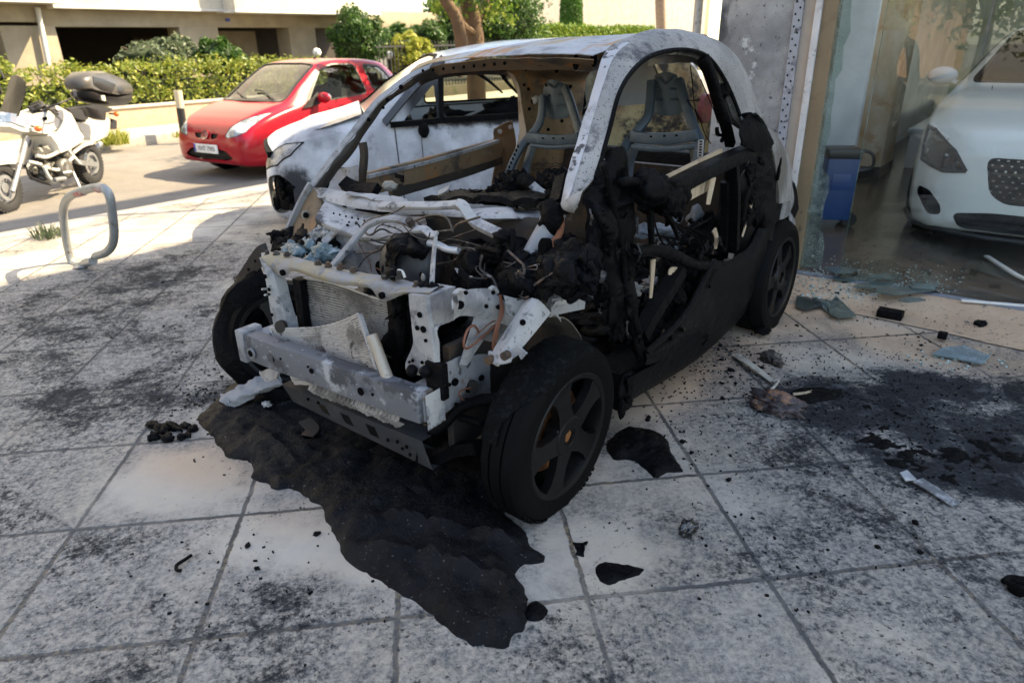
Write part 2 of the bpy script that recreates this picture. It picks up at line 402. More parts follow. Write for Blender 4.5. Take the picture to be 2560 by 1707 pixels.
def plaza_material():
    t = NT('plaza_stone')
    rotm = Matrix.Rotation(-TILEA, 3, 'Z')
    def loc(p): return rotm @ (p - TILE0)
    sep = t.n('ShaderNodeSeparateXYZ'); t.put(sep.inputs[0], t.co)
    flat = t.n('ShaderNodeCombineXYZ'); t.put(flat.inputs[0], sep.outputs[0]); t.put(flat.inputs[1], sep.outputs[1])
    wob = t.math('ADD', t.math('MULTIPLY', t.math('SUBTRACT', t.noise(14, 3), .5), .016), t.math('MULTIPLY', t.math('SUBTRACT', t.noise(70, 3), .5), .008))
    def joint(o):
        u = t.math('DIVIDE', t.math('ADD', o, wob), TS)
        f = t.math('ABSOLUTE', t.math('SUBTRACT', t.math('FRACT', t.math('ADD', u, .5)), .5))
        return f
    ju, jv = joint(sep.outputs[0]), joint(sep.outputs[1])
    jd = t.math('MINIMUM', ju, jv)
    jm = t.ramp(jd, .008, .019, 1, 0)
    jm = t.math('MULTIPLY', jm, t.ramp(t.noise(2.2, 4), .34, .52, .45, 1))
    # one tone per slab
    wn = t.n('ShaderNodeTexWhiteNoise', noise_dimensions='2D')
    sn = t.n('ShaderNodeVectorMath', operation='FLOOR')
    dv = t.n('ShaderNodeVectorMath', operation='SCALE'); t.put(dv.inputs[0], flat.outputs[0]); dv.inputs['Scale'].default_value = 1 / TS
    t.put(sn.inputs[0], dv.outputs[0]); t.put(wn.inputs[0], sn.outputs[0])
    at_ = t.n('ShaderNodeAttribute', attribute_name='soot'); dens = at_.outputs['Fac']
    aw_ = t.n('ShaderNodeAttribute', attribute_name='scorch'); warm = aw_.outputs['Fac']
    base = t.mix(t.ramp(t.noise(2.1, 6), .3, .7), (.44, .375, .285), (.49, .44, .365))
    base = t.mix(t.ramp(t.noise(17, 6), .35, .75, 0, .5), base, (.33, .30, .27))
    tv = t.math('MULTIPLY', wn.outputs[0], .45); base = t.mix(tv, base, (.36, .34, .32))
    base = t.mix(t.math('MULTIPLY', warm, .8), base, (.46, .30, .18))
    # joints
    jc = t.mix(t.ramp(t.noise(1.1, 3), .46, .62), (.035, .035, .036), (.20, .145, .08)); jc = t.mix(t.ramp(t.noise(40, 4), .42, .58), jc, (.018, .018, .02))
    base = t.mix(t.math('MULTIPLY', jm, .9), base, jc)
    # soot: broad smears, blotches, then specks
    big = t.noise(3.6, 9, .72, dist=.35)
    fine = t.noise(21, 7, .75)
    grain = t.noise(64, 7, .75)
    nn = t.math('ADD', t.math('ADD', t.math('MULTIPLY', big, .44), t.math('MULTIPLY', fine, .30)), t.math('MULTIPLY', grain, .26))
    nn = t.math('MULTIPLY_ADD', nn, 2.0, -.5)
    s1 = t.ramp(t.math('ADD', nn, t.math('MULTIPLY', dens, 1.25)), .60, .88)
    s1 = t.math('MULTIPLY', s1, t.ramp(dens, -.05, .30, .60, .97))
    col = base
    sm = t.ramp(t.math('ADD', t.noise(2.3, 8, .68), t.math('MULTIPLY', dens, 1.3)), .375, .64, 0, .85)
    gs = t.math('MULTIPLY', t.ramp(t.math('ADD', t.math('MULTIPLY', grain, .6), t.math('MULTIPLY', fine, .4)), .38, .62, .25, 1.15), sm); col = t.mix(gs, col, (.082, .086, .090))
    col = t.mix(s1, col, (.020, .0235, .0275))
    col = t.mix(t.ramp(t.math('ADD', dens, t.math('MULTIPLY_ADD', nn, 1.9, -.95)), .18, .52, 0, .92), col, (.006, .0065, .009))
    col = t.mix(t.math('MULTIPLY', t.ramp(dens, .2, .34), t.ramp(t.noise(9, 9, .78), .53, .66, 0, .85)), col, (.085, .09, .098))
    near = t.math('ADD', t.ramp(t.noise(2.6, 3), .4, .66, -.035, .045), t.math('MULTIPLY', dens, .32))
    v1 = t.math('ADD', t.noise(52, 3, .6), near)
    col = t.mix(t.ramp(v1, .66, .70, 0, .82), col, (.022, .022, .025))
    v2 = t.math('ADD', t.noise(115, 2, .6), t.math('MULTIPLY', near, .8))
    col = t.mix(t.ramp(v2, .665, .71, 0, .7), col, (.03, .03, .033))
    col = t.mix(t.ramp(t.noise(130, 2, .5, t.map(loc=(4, 2, 9))), .75, .77, 0, .6), col, (.45, .45, .46))
    t.set(color=col, rough=t.ramp(s1, 0, 1, .78, .9), spec=.3)
    h = t.math('ADD', t.math('MULTIPLY', t.noise(45, 6), .22), t.math('MULTIPLY', jm, -.8))
    h = t.math('ADD', h, t.math('MULTIPLY', t.ramp(v1, .64, .70), .5))
    t.bump(h, .8, .006)
    return t.m
M['plaza'] = plaza_material()
M['asphalt'] = surf('asphalt', (.17, .155, .135), [(2, .5, .7, (.135, .125, .115)), (60, .5, .75, (.24, .22, .195))], rough=.9, bump=(90, .5, .006))
M['kerb'] = surf('kerb', (.40, .37, .32), [(6, .5, .7, (.28, .25, .21))], rough=.85, bump=(40, .4, .006))
M['sidewalk'] = surf('sidewalk', (.42, .37, .30), [(4, .5, .7, (.32, .28, .22))], rough=.85, bump=(40, .4, .006))
M['earth'] = surf('earth', (.10, .085, .06), [(5, .5, .7, (.06, .07, .03))], rough=.95, bump=(10, .6, .03))
M['plaster_tan'] = surf('plaster_tan', (.36, .30, .215), [(1.2, .5, .75, (.30, .25, .18)), (9, .6, .75, (.26, .22, .16))], rough=.9, bump=(40, .25, .006))
M['cream'] = surf('cream', (.62, .585, .51), [(1.1, .5, .75, (.55, .51, .43)), (3, .6, .8, (.46, .42, .35), (1, 1, .15))], rough=.85, bump=(50, .15, .004))
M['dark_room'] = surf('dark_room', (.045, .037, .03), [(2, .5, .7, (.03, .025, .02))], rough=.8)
M['dark_door'] = surf('dark_door', (.06, .018, .012), rough=.5)
M['wall_stone'] = surf('wall_stone', (.42, .31, .21), [(3, .5, .7, (.34, .25, .17)), (14, .55, .7, (.27, .2, .14))], rough=.9, bump=(24, .5, .01))
M['pink'] = surf('pink', (.36, .215, .125), [(1, .5, .8, (.30, .18, .11))], rough=.9)  # colour darkened to hold the porch shade of the far house
M['pier'] = surf('pier', (.36, .32, .27), [(1, .5, .8, (.30, .26, .21))], rough=.9)  # shade of the porch put into the pier colour as well
M['offwhite'] = surf('offwhite', (.66, .64, .60), rough=.8)

def structure(name, mb, mat, loc=None, rz=0, **kw):
    if loc is not None:
        e = bpy.data.objects.new('tmp', None); e.location = loc; e.rotation_euler = (0, 0, rz)
        inv = e.matrix_basis.inverted(); mb.v = [inv @ v for v in mb.v]
        bpy.data.objects.remove(e)
    o = mb.build(name, mat, **kw)
    if loc is not None: o.location = loc; o.rotation_euler = (0, 0, rz)
    return tag(o, kind='structure')
structure('ground', MB().grid([[(-150, -120, -.16), (150, -120, -.16)], [(-150, 200, -.16), (150, 200, -.16)]]), M['earth'], smooth=False)
structure('road', MB().grid([[(-10.45, -120, -.13), (-4.9, -120, -.13)], [(-10.45, 200, -.13), (-4.9, 200, -.13)]]), M['asphalt'], smooth=False)
structure('road_surface_beside_plaza', MB().grid([[(-4.95, -120, -.125), (60, -120, -.125)], [(-4.95, -6.6, -.125), (60, -6.6, -.125)]]), M['asphalt'], smooth=False)
pz = MB()
def axis_steps(lo, a, b_, hi, st_):
    n_ = round((b_ - a) / st_); return [lo] + [a + (b_ - a) * i / n_ for i in range(n_ + 1)] + [hi]
px_ = axis_steps(-4.862, -4.86, 4.2, 14, .04); py_ = axis_steps(-6.5, -2.4, 8.0, 30, .04)
pz.grid([[(x, y, 0) for x in px_] for y in py_])
pz.f = [f[::-1] for f in pz.f] if Vector((1, 0, 0)).cross(Vector((0, 1, 0))).z < 0 else pz.f
pz.add([(-4.862, -6.5, 0), (-4.862, 30, 0), (-4.862, 30, -.15), (-4.862, -6.5, -.15)], [(0, 1, 2, 3)])
fs_, fw_ = stain_field(STAINS), stain_field(SCORCH)
so_ = [min(fs_(v.x, v.y), .33) * (1 + .35 * nz(v, 2.3, 2) + .6 * nz(v, 6, 5)) + .035 * nz(v, 1.3, 8) + .045 * nz(v, 3.4, 3) + .03 * nz(v, 9, 1) + .01 for v in pz.v]; wa_ = [min(1, fw_(v.x, v.y)) for v in pz.v]
pv = structure('pavement', pz, M['plaza'], TILE0, TILEA, smooth=False)
for nm_, vals in (('soot', so_), ('scorch', wa_)):
    pv.data.attributes.new(nm_, 'FLOAT', 'POINT').data.foreach_set('value', vals)
structure('kerb', MB().bb(-5.02, -4.863, -6.5, 30, -.15, .004), M['kerb'], bevel=.02)
sw = MB().bb(-12.02, -10.62, -40, 60, -.15, .02)
structure('sidewalk', sw, M['sidewalk'], smooth=False)
structure('kerb', MB().bb(-10.62, -10.46, -40, 60, -.15, .028), M['kerb'], bevel=.02)
structure('garden_ground', MB().bb(-60, -12.32, -40, 120, -.15, .25), M['earth'], smooth=False)
# the tan ramp in front of the shop window
rp = MB().sheet([[(.52, 2.33, .004), (1.4, 2.27, .006), (2.4, 2.22, .006), (7.5, 2.2, .006)], [(.52, 2.50, .03), (1.4, 2.46, .035), (2.4, 2.42, .04), (7.5, 2.4, .04)], [(.52, 2.66, .055), (1.4, 2.655, .06), (2.4, 2.65, .06), (7.5, 2.65, .06)]], nu=24, nv=6, amp=.004, fs=4)
def ramp_material():
    t = NT('ramp_concrete')
    c = t.mix(t.ramp(t.noise(3, 6), .35, .65), (.40, .27, .175), (.47, .335, .225))
    c = t.mix(t.ramp(t.noise(26, 5), .60, .66, 0, .8), c, (.10, .085, .075))
    c = t.mix(t.ramp(t.noise(70, 3), .64, .67, 0, .95), c, (.02, .02, .022))
    t.set(color=c, rough=.85); t.bump(t.noise(40, 5), .5, .006); return t.m
structure('ramp_path', rp, ramp_material())
structure('threshold_kerb', MB().bb(.55, 7.5, 2.651, 2.70, .0, .066), surf('bluestone', (.17, .185, .21), [(20, .5, .7, (.08, .085, .1))], rough=.6))

# ------------------------------------------------------------------ leaves
def leaf_mesh(name, mat, spots, size, parent=None, flat=.0, seed=1):
    """spots: list of (point, outward) ; each becomes one pointed leaf"""
    rnd = random.Random(seed); vs = []; fs = []
    for (p, out) in spots:
        d = Vector((rnd.gauss(0, 1), rnd.gauss(0, 1), rnd.gauss(0, 1))) * .8 + out * .9
        d.normalize()
        a = d.orthogonal().normalized(); a = Matrix.Rotation(rnd.random() * 6.28, 3, d) @ a
        b = d.cross(a); s = size * rnd.uniform(.6, 1.35); w = s * rnd.uniform(.4, .55)
        i = len(vs)
        q = p + d * s * .12
        vs += [p - a * s, q + b * w, p + a * s, q - b * w, ]
        fs += [(i, i + 1, i + 2), (i, i + 2, i + 3)]
    if parent is not None:
        inv = wm(parent).inverted(); vs = [inv @ v for v in vs]
    me = bpy.data.meshes.new(name); me.from_pydata([tuple(v) for v in vs], [], fs); me.materials.append(mat)
    o = bpy.data.objects.new(name, me); COL.objects.link(o)
    if parent is not None: o.parent = parent
    return o
def crown_spots(n, c, r, rnd, clumps=26, depth=.35, fill=.25):
    """leaves gathered in clumps over an uneven ellipsoid, with gaps between them"""
    c, r = Vector(c), Vector(r); out = []; cl = []
    for i in range(clumps):
        d = Vector((rnd.gauss(0, 1), rnd.gauss(0, 1), rnd.gauss(0, 1))).normalized()
        k = rnd.uniform(1 - depth, 1.02)
        cl.append((Vector((c.x + d.x * r.x * k, c.y + d.y * r.y * k, c.z + d.z * r.z * k)), d, rnd.uniform(.20, .42) * min(r)))
    while len(out) < n:
        if rnd.random() < fill:
            d = Vector((rnd.gauss(0, 1), rnd.gauss(0, 1), rnd.gauss(0, 1))).normalized(); k = rnd.uniform(.3, .98)
            out.append((c + Vector((d.x * r.x, d.y * r.y, d.z * r.z)) * k, d)); continue
        q, d, rr = rnd.choice(cl)
        e = Vector((rnd.gauss(0, 1), rnd.gauss(0, 1), rnd.gauss(0, 1))).normalized()
        out.append((q + e * rr * rnd.uniform(.5, 1.05), (e + d * .6).normalized()))
    return out
L_HEDGE = leafmat('hedge_leaf', (.10, .15, .018), (.19, .23, .03), (.36, .36, .07))
L_DARK = leafmat('dark_leaf', (.028, .075, .014), (.05, .115, .02), (.085, .17, .03), .25)
L_YEL = leafmat('yellow_leaf', (.22, .27, .03), (.34, .36, .05), (.45, .42, .08))
L_ORANGE = leafmat('orange_tree_leaf', (.06, .13, .02), (.13, .22, .03), (.3, .36, .06), .45)
L_GREY = leafmat('grey_green_leaf', (.07, .10, .05), (.10, .13, .07), (.14, .17, .09), .2)
M['bark'] = surf('bark', (.13, .082, .045), [(8, .5, .7, (.07, .042, .026), (1, 1, .2)), (20, .6, .7, (.18, .12, .075))], rough=.9, bump=(20, .8, .02))
M['twig'] = surf('twig', (.06, .045, .03), rough=.9)

# the low garden wall and its hedge
wl = empty('garden_wall', (-12.17, 4, 0), 'low sunlit tan stone garden wall carrying the clipped hedge behind the road', 'wall')
MB().bb(-12.32, -12.03, -16, 10.2, -.1, .36).build('wall_body', M['wall_stone'], wl, bevel=.01)
MB().bb(-12.35, -12.0, -16, 10.2, .362, .40).build('coping', M['kerb'], wl, bevel=.008)
hg = empty('hedge', (-12.7, 3, .25), 'long clipped yellow green hedge on top of the low garden wall', 'hedge')
rnd = random.Random(3); sp = []
for i in range(15000):
    y = rnd.uniform(-4.5, 9.6); top = 1.05 + .16 * nz((y, 1, 0), .9) + .13 * nz((y, 5, 0), 3) + (.12 if y < 3.2 else 0)
    u = rnd.random()
    if u < .55: p = Vector((-12.22 - abs(rnd.gauss(0, .07)) + .08 * nz((y * 2, 3, 0), 1.5), y, rnd.uniform(.42, top))); o_ = Vector((1, 0, .25))
    elif u < .92: p = Vector((rnd.uniform(-13.1, -12.2), y, top + rnd.gauss(0, .05))); o_ = Vector((.2, 0, 1))
    else: p = Vector((rnd.uniform(-13.0, -12.25), y, rnd.uniform(.45, top + .14))); o_ = Vector((.5, 0, .8))
    if nz(p, 4.5, 11) < -.16 and rnd.random() < .75: continue
    sp.append((p, o_))
leaf_mesh('leaves', L_HEDGE, sp, .042, hg, seed=4)
tw = MB()
for i in range(70):
    y = rnd.uniform(-4.5, 9.6); x = rnd.uniform(-12.9, -12.4)
    tw.tube([(x, y, .2), (x + rnd.gauss(0, .05), y + rnd.gauss(0, .08), .6), (x + rnd.gauss(0, .1), y + rnd.gauss(0, .15), 1.0)], .008, 5)
tw.build('twigs', M['twig'], hg)
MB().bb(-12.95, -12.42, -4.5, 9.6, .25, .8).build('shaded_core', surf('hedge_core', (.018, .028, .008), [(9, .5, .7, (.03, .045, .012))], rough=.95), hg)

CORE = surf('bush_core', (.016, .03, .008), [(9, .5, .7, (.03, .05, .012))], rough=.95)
def bush(c, r, n, mat, name, label, seed, size=.05, clumps=30, trunk=True, group=None):
    rn = random.Random(seed)
    e = empty(name, (c[0], c[1], .25), label, 'bush', group=group)
    leaf_mesh('foliage', mat, crown_spots(n, c, r, rn, clumps, .25, .3), size, e, seed=seed)
    t = MB()
    for k in range(4): t.tube([(c[0] + rn.gauss(0, .05), c[1] + rn.gauss(0, .05), .2), (c[0] + rn.gauss(0, .15), c[1] + rn.gauss(0, .15), c[2]), (c[0] + rn.gauss(0, r[0] * .4), c[1] + rn.gauss(0, r[1] * .4), c[2] + r[2] * .6)], .025, 5)
    t.build('stems', M['twig'], e)
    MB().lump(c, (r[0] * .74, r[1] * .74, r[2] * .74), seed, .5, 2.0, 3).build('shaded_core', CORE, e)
    return e
def at(px, py, X): return P((px, py), X=X)
def rad(px, X): return px / .91875 / FPX * ((P((900, 100), X=X) - CAM).dot(CF))
b = at(825, 92, -13.6); k = rad(1, -13.6)
bush(b, (58 * k, 58 * k, 60 * k), 9000, L_DARK, 'round_bush', 'biggest round dark green bush, standing behind the red car roof by the carport', 21, .05, 40)
b = at(905, 100, -13.8); bush(b, (48 * k, 48 * k, 40 * k), 5200, L_DARK, 'leafy_bush', 'mid green bush between the big round bush and the orange tree', 22, .055, 24)
b = at(985, 88, -14.2); bush(b, (48 * k, 48 * k, 40 * k), 5200, L_DARK, 'clipped_bush', 'dark clipped bush just beside the orange tree trunk', 23, .05, 30)
b = at(945, 128, -12.9); bush(b, (52 * k, 52 * k, 46 * k), 4600, L_YEL, 'yellow_bush', 'bright sunlit yellow bush above the back of the red car', 24, .06, 26)
b = at(355, 138, -13.7); bush(b, (66 * k, 66 * k, 34 * k), 5200, L_GREY, 'grey_green_bush', 'rounded grey green bush rising behind the hedge in front of a pillar', 25, .045, 34)
b = at(398, 120, -14.1); bush(b, (46 * k, 46 * k, 26 * k), 3000, L_GREY, 'domed_bush', 'small domed grey green bush behind the wider grey green one', 26, .045, 24)
b = at(512, 140, -13.2); bush(b, (46 * k, 46 * k, 34 * k), 3200, L_DARK, 'fresh_green_bush', 'fresh green leafy bush behind the hedge next to the red car windscreen', 27, .065, 20)

# the forked orange tree beyond the burnt white car
tr = empty('orange_tree', (-5.45, 7.1, 0), 'forked brown tree trunk with hanging orange tree leaves behind the burnt white car', 'tree')
tk = MB()
A0 = at(1092, 140, -5.45); bz = Vector((A0.x, A0.y, -.1))
kk = .91875 * FPX / (A0 - CAM).dot(CF)
f0 = at(1086, 40, -5.45)
tk.tube([bz, A0, at(1090, 80, -5.45), at(1084, 40, -5.45), at(1075, 5, -5.45), at(1060, -60, -5.4), at(1040, -160, -5.3)], 20 / kk, 12, n=24, scale=[1.15, .8])
tk.tube([at(1088, 60, -5.45), at(1112, 18, -5.5), at(1135, -25, -5.6), at(1165, -110, -5.7)], 14 / kk, 10, n=14, scale=[1, .7])
tk.tube([at(1064, 130, -5.25), at(1056, 75, -5.2), at(1044, 34, -5.2), at(1022, 0, -5.2), at(1000, -50, -5.2), at(970, -150, -5.2)], 13 / kk, 10, n=18, scale=[1.1, .8])
tk.tube([at(1088, 75, -5.4), at(1062, 55, -5.3), at(1050, 20, -5.25)], 7 / kk, 8, n=8)
rn = random.Random(31); sp = []
cc = at(1090, -190, -5.5); u1 = 1 / kk
sp += crown_spots(4200, cc, (190 * u1, 190 * u1, 165 * u1), rn, 40, .4, .15)
for (x, y, n_, s_) in ((1030, 22, 90, 22), (1120, 30, 150, 26), (1150, 10, 120, 26), (1075, 12, 80, 22), (1008, 8, 60, 16), (1170, 40, 60, 16)):
    q = at(x, y, -5.4)
    sp += [(q + Vector((rn.gauss(0, s_ * u1 * .6), rn.gauss(0, s_ * u1 * .6), rn.gauss(0, s_ * u1 * .55))), Vector((.4, -.3, .4))) for _ in range(n_)]
tk.build('trunk', M['bark'], tr)
leaf_mesh('crown', L_ORANGE, sp, .045, tr, seed=8)

def simple_tree(name, label, base, h, r, n, mat, seed, size=.11, group=None, trunk_r=.14, clumps=42):
    rn = random.Random(seed); base = Vector(base)
    e = empty(name, base, label, 'tree', group=group)
    t = MB(); top = base + Vector((rn.gauss(0, .2), rn.gauss(0, .2), h))
    c = base + Vector((0, 0, h))
    t.tube([base, base.lerp(top, .5) + Vector((.1, .05, 0)), top], trunk_r, 10, n=10, scale=[1.2, .6])
    for k in range(6):
        a = rn.random() * 6.28; s = base.lerp(top, rn.uniform(.55, .9)); en = c + Vector((math.cos(a) * r[0] * .7, math.sin(a) * r[1] * .7, rn.uniform(-.2, .6) * r[2]))
        t.tube([s, s.lerp(en, .5) + Vector((0, 0, .15)), en], trunk_r * .45, 7, n=6, scale=[1, .3])
    t.build('trunk', M['bark'], e)
    leaf_mesh('crown', mat, crown_spots(n, c, r, rn, clumps, .45, .2), size, e, seed=seed)
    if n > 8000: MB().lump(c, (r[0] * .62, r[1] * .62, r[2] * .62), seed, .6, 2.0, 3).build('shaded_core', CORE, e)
    return e
# dark leafy mass and iron railing beyond the orange tree
q = at(1165, 45, -13.5); simple_tree('dark_garden_tree', 'dark leafy garden tree with sunlit edge behind the orange tree trunk', (q.x, q.y, .2), 1.9, (1.2, 1.3, 1.4), 11000, L_DARK, 41, .06, trunk_r=.09, clumps=80)
q2 = at(1050, 25, -15.5); simple_tree('shaded_garden_tree', 'deep shaded garden tree between the white balcony and the orange trunk', (q2.x, q2.y, .2), 1.9, (1.4, 1.5, 1.6), 9000, L_DARK, 42, .06, trunk_r=.09, clumps=44)
rl = empty('iron_railing', (-12.6, 14.5, .25), 'dark iron garden railing of thin bars under the shaded trees', 'railing')
rb = MB()
for i in range(60):
    y = 11.6 + i * .13; rb.bb(-12.62, -12.6, y, y + .02, .25, 1.42)
rb.build('bars', M['black_plastic'], rl)
MB().bb(-12.63, -12.59, 11.5, 19.5, 1.28, 1.32).bb(-12.63, -12.59, 11.5, 19.5, .4, .44).build('rails', M['black_plastic'], rl)
# topiary, far hedge and flowers before the pink house
q = at(1312, 30, -17.5)
e = empty('topiary_tree', (q.x, q.y, .25), 'dense clipped green topiary column in front of the pale house', 'tree')
kq = rad(1, -17.5) * ((q - CAM).dot(CF)) / ((P((900, 100), X=-17.5) - CAM).dot(CF))
rn = random.Random(51); sp = []
for i in range(5200):
    a = rn.random() * 6.28; z = rn.uniform(-40, 60); rr = 25 * (1 - max(0, (z - 10) / 60) ** 2) * (1 + .06 * nz((a, z * .05, 0), 3))
    dr = Vector((math.cos(a), math.sin(a), .3))
    sp.append((q + Vector((math.cos(a) * rr * kq, math.sin(a) * rr * kq, z * kq)), dr))
leaf_mesh('foliage', leafmat('topiary_leaf', (.04, .12, .015), (.07, .17, .02), (.11, .22, .03), .2), sp, .07, e, seed=52)
MB().tube([(q.x, q.y, .2), (q.x, q.y, q.z)], .12, 8).build('trunk', M['bark'], e)
fh = empty('far_hedge', (-16.5, 27, .25), 'low sunlit hedge running in front of the pink house', 'hedge')
sp = []
for i in range(11000):
    q_ = rn.random(); px = 1215 + q_ * 290; z0 = at(px, 92, -16.5); z1 = at(px, 63, -16.5)
    p = z0.lerp(z1, rn.random() ** .7); p.x -= rn.uniform(0, .7) if rn.random() < .5 else rn.uniform(0, .1); p.z += rn.gauss(0, .05) + .08 * nz(p, 1.2); sp.append((p, Vector((.6, -.3, .7))))
leaf_mesh('leaves', leafmat('far_hedge_leaf', (.09, .17, .02), (.16, .25, .03), (.28, .34, .06)), sp, .10, fh, seed=53)
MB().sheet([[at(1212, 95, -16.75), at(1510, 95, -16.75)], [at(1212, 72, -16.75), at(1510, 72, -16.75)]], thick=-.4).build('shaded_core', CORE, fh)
pt = empty('palm_trunk', at(1518, 60, -10) - Vector((0, 0, 1.9)), 'rough pale brown trunk standing before the pink house arches', 'tree trunk')
MB().tube([at(1520, 160, -10), at(1519, 70, -10), at(1517, 20, -10), at(1516, -60, -10)], 12 / (.91875 * FPX / (at(1518, 40, -10) - CAM).dot(CF)), 10, n=20).build('trunk', surf('pale_bark', (.34, .25, .18), [(9, .5, .65, (.2, .14, .1), (1, 1, 3))], rough=.9, bump=(18, 1, .03)), pt)

for i, (px, py, X) in enumerate(((728, 121, -13.1), (895, 127, -13.1))):
    q = at(px, py, X); kq = 1 / (.91875 * FPX / (q - CAM).dot(CF))
    e = empty('globe_lamp', (q.x, q.y, .25), ('white globe garden lamp showing just over the red car roof', 'white globe garden lamp on a short post beside the yellow bush')[i], 'garden lamp', group='white globe garden lamps')
    MB().lump(q, 9.5 * kq, 0, 0, 1, 3).build('globe', M['white_print'], e)
    MB().tube([(q.x, q.y, .25), (q.x, q.y, q.z - 8 * kq)], .03, 8).build('post', M['black_plastic'], e)
    MB().lathe([(-.03, 0), (-.03, .05), (.03, .06), (.03, 0)], (q.x, q.y, q.z - 9 * kq), 'Z', 14).build('collar', M['black_plastic'], e)

# ------------------------------------------------------------------ the apartment house across the road
ap = empty('apartment_building', (-16, 8, .25), 'cream apartment house raised on tan pillars over a dark open carport', 'apartment building')
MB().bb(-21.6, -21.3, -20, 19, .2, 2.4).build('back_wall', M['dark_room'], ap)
MB().bb(-21.5, -15.15, -20, 17.6, 2.02, 2.2).build('ceiling_slab', M['plaster_tan'], ap)
bm_ = MB().bb(-15.45, -15.0, -20, 4.9, 1.88, 2.25).bb(-15.5, -15.05, 4.9, 16.4, 1.80, 2.25)
bm_.build('beam', M['plaster_tan'], ap, bevel=.012)
for (y0, y1, x0) in ((4.12, 5.12, -15.6), (7.75, 8.72, -15.6), (10.75, 11.6, -15.6), (15.4, 16.3, -16.4), (-1.5, -.6, -15.6), (-6, -5, -15.6)):
    MB().bb(x0, -15.05, y0, y1, .2, 1.82).build('pillar', M['plaster_tan'], ap, bevel=.012)
for n_, (x1, y0, y1, z0, z1) in enumerate(((-14.35, -16, 5.05, 2.20, 3.4), (-14.75, 5.06, 8.75, 2.13, 3.4), (-14.25, 8.76, 13.3, 2.10, 3.4), (-15.6, 13.31, 16.4, 2.10, 3.3))):
    o = MB().bb(-15.7, x1, y0, y1, z0 + .06, z1).build('balcony', M['cream'], ap, bevel=.01)
    MB().bb(-15.7, x1 + .012, y0 - .006, y1 + .006, z0, z0 + .058).build('slab_edge', M['offwhite'], o, bevel=.006)
MB().bb(-24, -15.8, -16, 16.5, 3.4, 14).build('upper_wall', M['cream'], ap)
for y in (1.5, 6.3, 9.6, 13.0): MB().bb(-21.28, -21.2, y, y + .9, .25, 1.7).build('dark_door', M['dark_door'], ap)
MB().bb(-21.28, -21.22, 5.3, 6.0, .25, 1.8).build('pale_doorway', surf('dim_grey', (.15, .15, .145), rough=.7), ap)
MB().tube([at(112, 150, -14.95), at(98, 80, -14.95), at(86, 18, -14.95)], .05, 10).build('drain_pipe', M['offwhite'], ap)
MB().bb(-15.02, -14.99, 8.95, 9.05, 1.93, 2.0).build('house_number_plate', M['eu_blue'], ap)
MB().bb(-16.6, -16.5, 9.0, 10.7, .25, 1.75).build('inner_wall', M['plaster_tan'], ap)
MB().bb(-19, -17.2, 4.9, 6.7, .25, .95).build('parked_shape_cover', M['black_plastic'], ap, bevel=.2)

ph = empty('pink_house', (-25, 38, .25), 'pale pink house with arched openings and white piers in the distance', 'house')
XR = -24.0
def wallq(px0, px1, py0, py1, X, mat, name, dx=.25, par=ph):
    a, b = at(px0, py1, X), at(px1, py0, X)
    return MB().bb(X - dx, X, a.y, b.y, min(a.z, .2), b.z).build(name, mat, par, bevel=.01)
wallq(1190, 1640, -90, 75, XR - 2.5, M['pink'], 'back_wall')
for (x0, x1, m_) in ((1238, 1288, M['pier']), (1340, 1378, M['cream']), (1420, 1442, M['pier']), (1478, 1492, M['pier']), (1545, 1560, M['pier'])):
    wallq(x0, x1, -90, 75, XR, m_, 'pier')
wallq(1190, 1640, -190, -14, XR + .1, M['pier'], 'upper_storey')
for x0 in (1474, 1532):
    a, b = at(x0, 60, XR - 2.4), at(x0 + 16, 8, XR - 2.4)
    poly = [(0, 0), (b.y - a.y, 0), (b.y - a.y, (b.z - a.z) * .8)] + [((b.y - a.y) * (.5 + .5 * math.cos(t * .314)), (b.z - a.z) * (.8 + .2 * math.sin(t * .314))) for t in range(1, 10)] + [(0, (b.z - a.z) * .8)]
    MB().prism(poly, .05, a, (0, 1, 0), (0, 0, 1)).build('arched_window', surf('arch_shade', (.12, .06, .035), rough=.9), ph)
a = at(1385, 65, XR - 1); b = at(1420, 5, XR - 1); MB().bb(a.x - .1, a.x, a.y, b.y, .2, b.z).build('door_wall', M['plaster_tan'], ph)
# thin pole and white board by the shop corner
pl = empty('steel_pole', at(1612, 60, -1.6), 'slim grey steel pole rising behind the burnt car roof beside the charred pillar', 'pole')
MB().tube([(P((1606, 0), X=-1.6).x, P((1606, 0), X=-1.6).y, 0), (P((1606, 0), X=-1.6).x, P((1606, 0), X=-1.6).y, 3.2)], .045, 12).build('shaft', M['steel'], pl)
MB().bb(P((1606, 0), X=-1.6).x - .09, P((1606, 0), X=-1.6).x + .09, P((1606, 0), X=-1.6).y - .09, P((1606, 0), X=-1.6).y + .09, 0, .02).build('base_plate', M['steel'], pl)

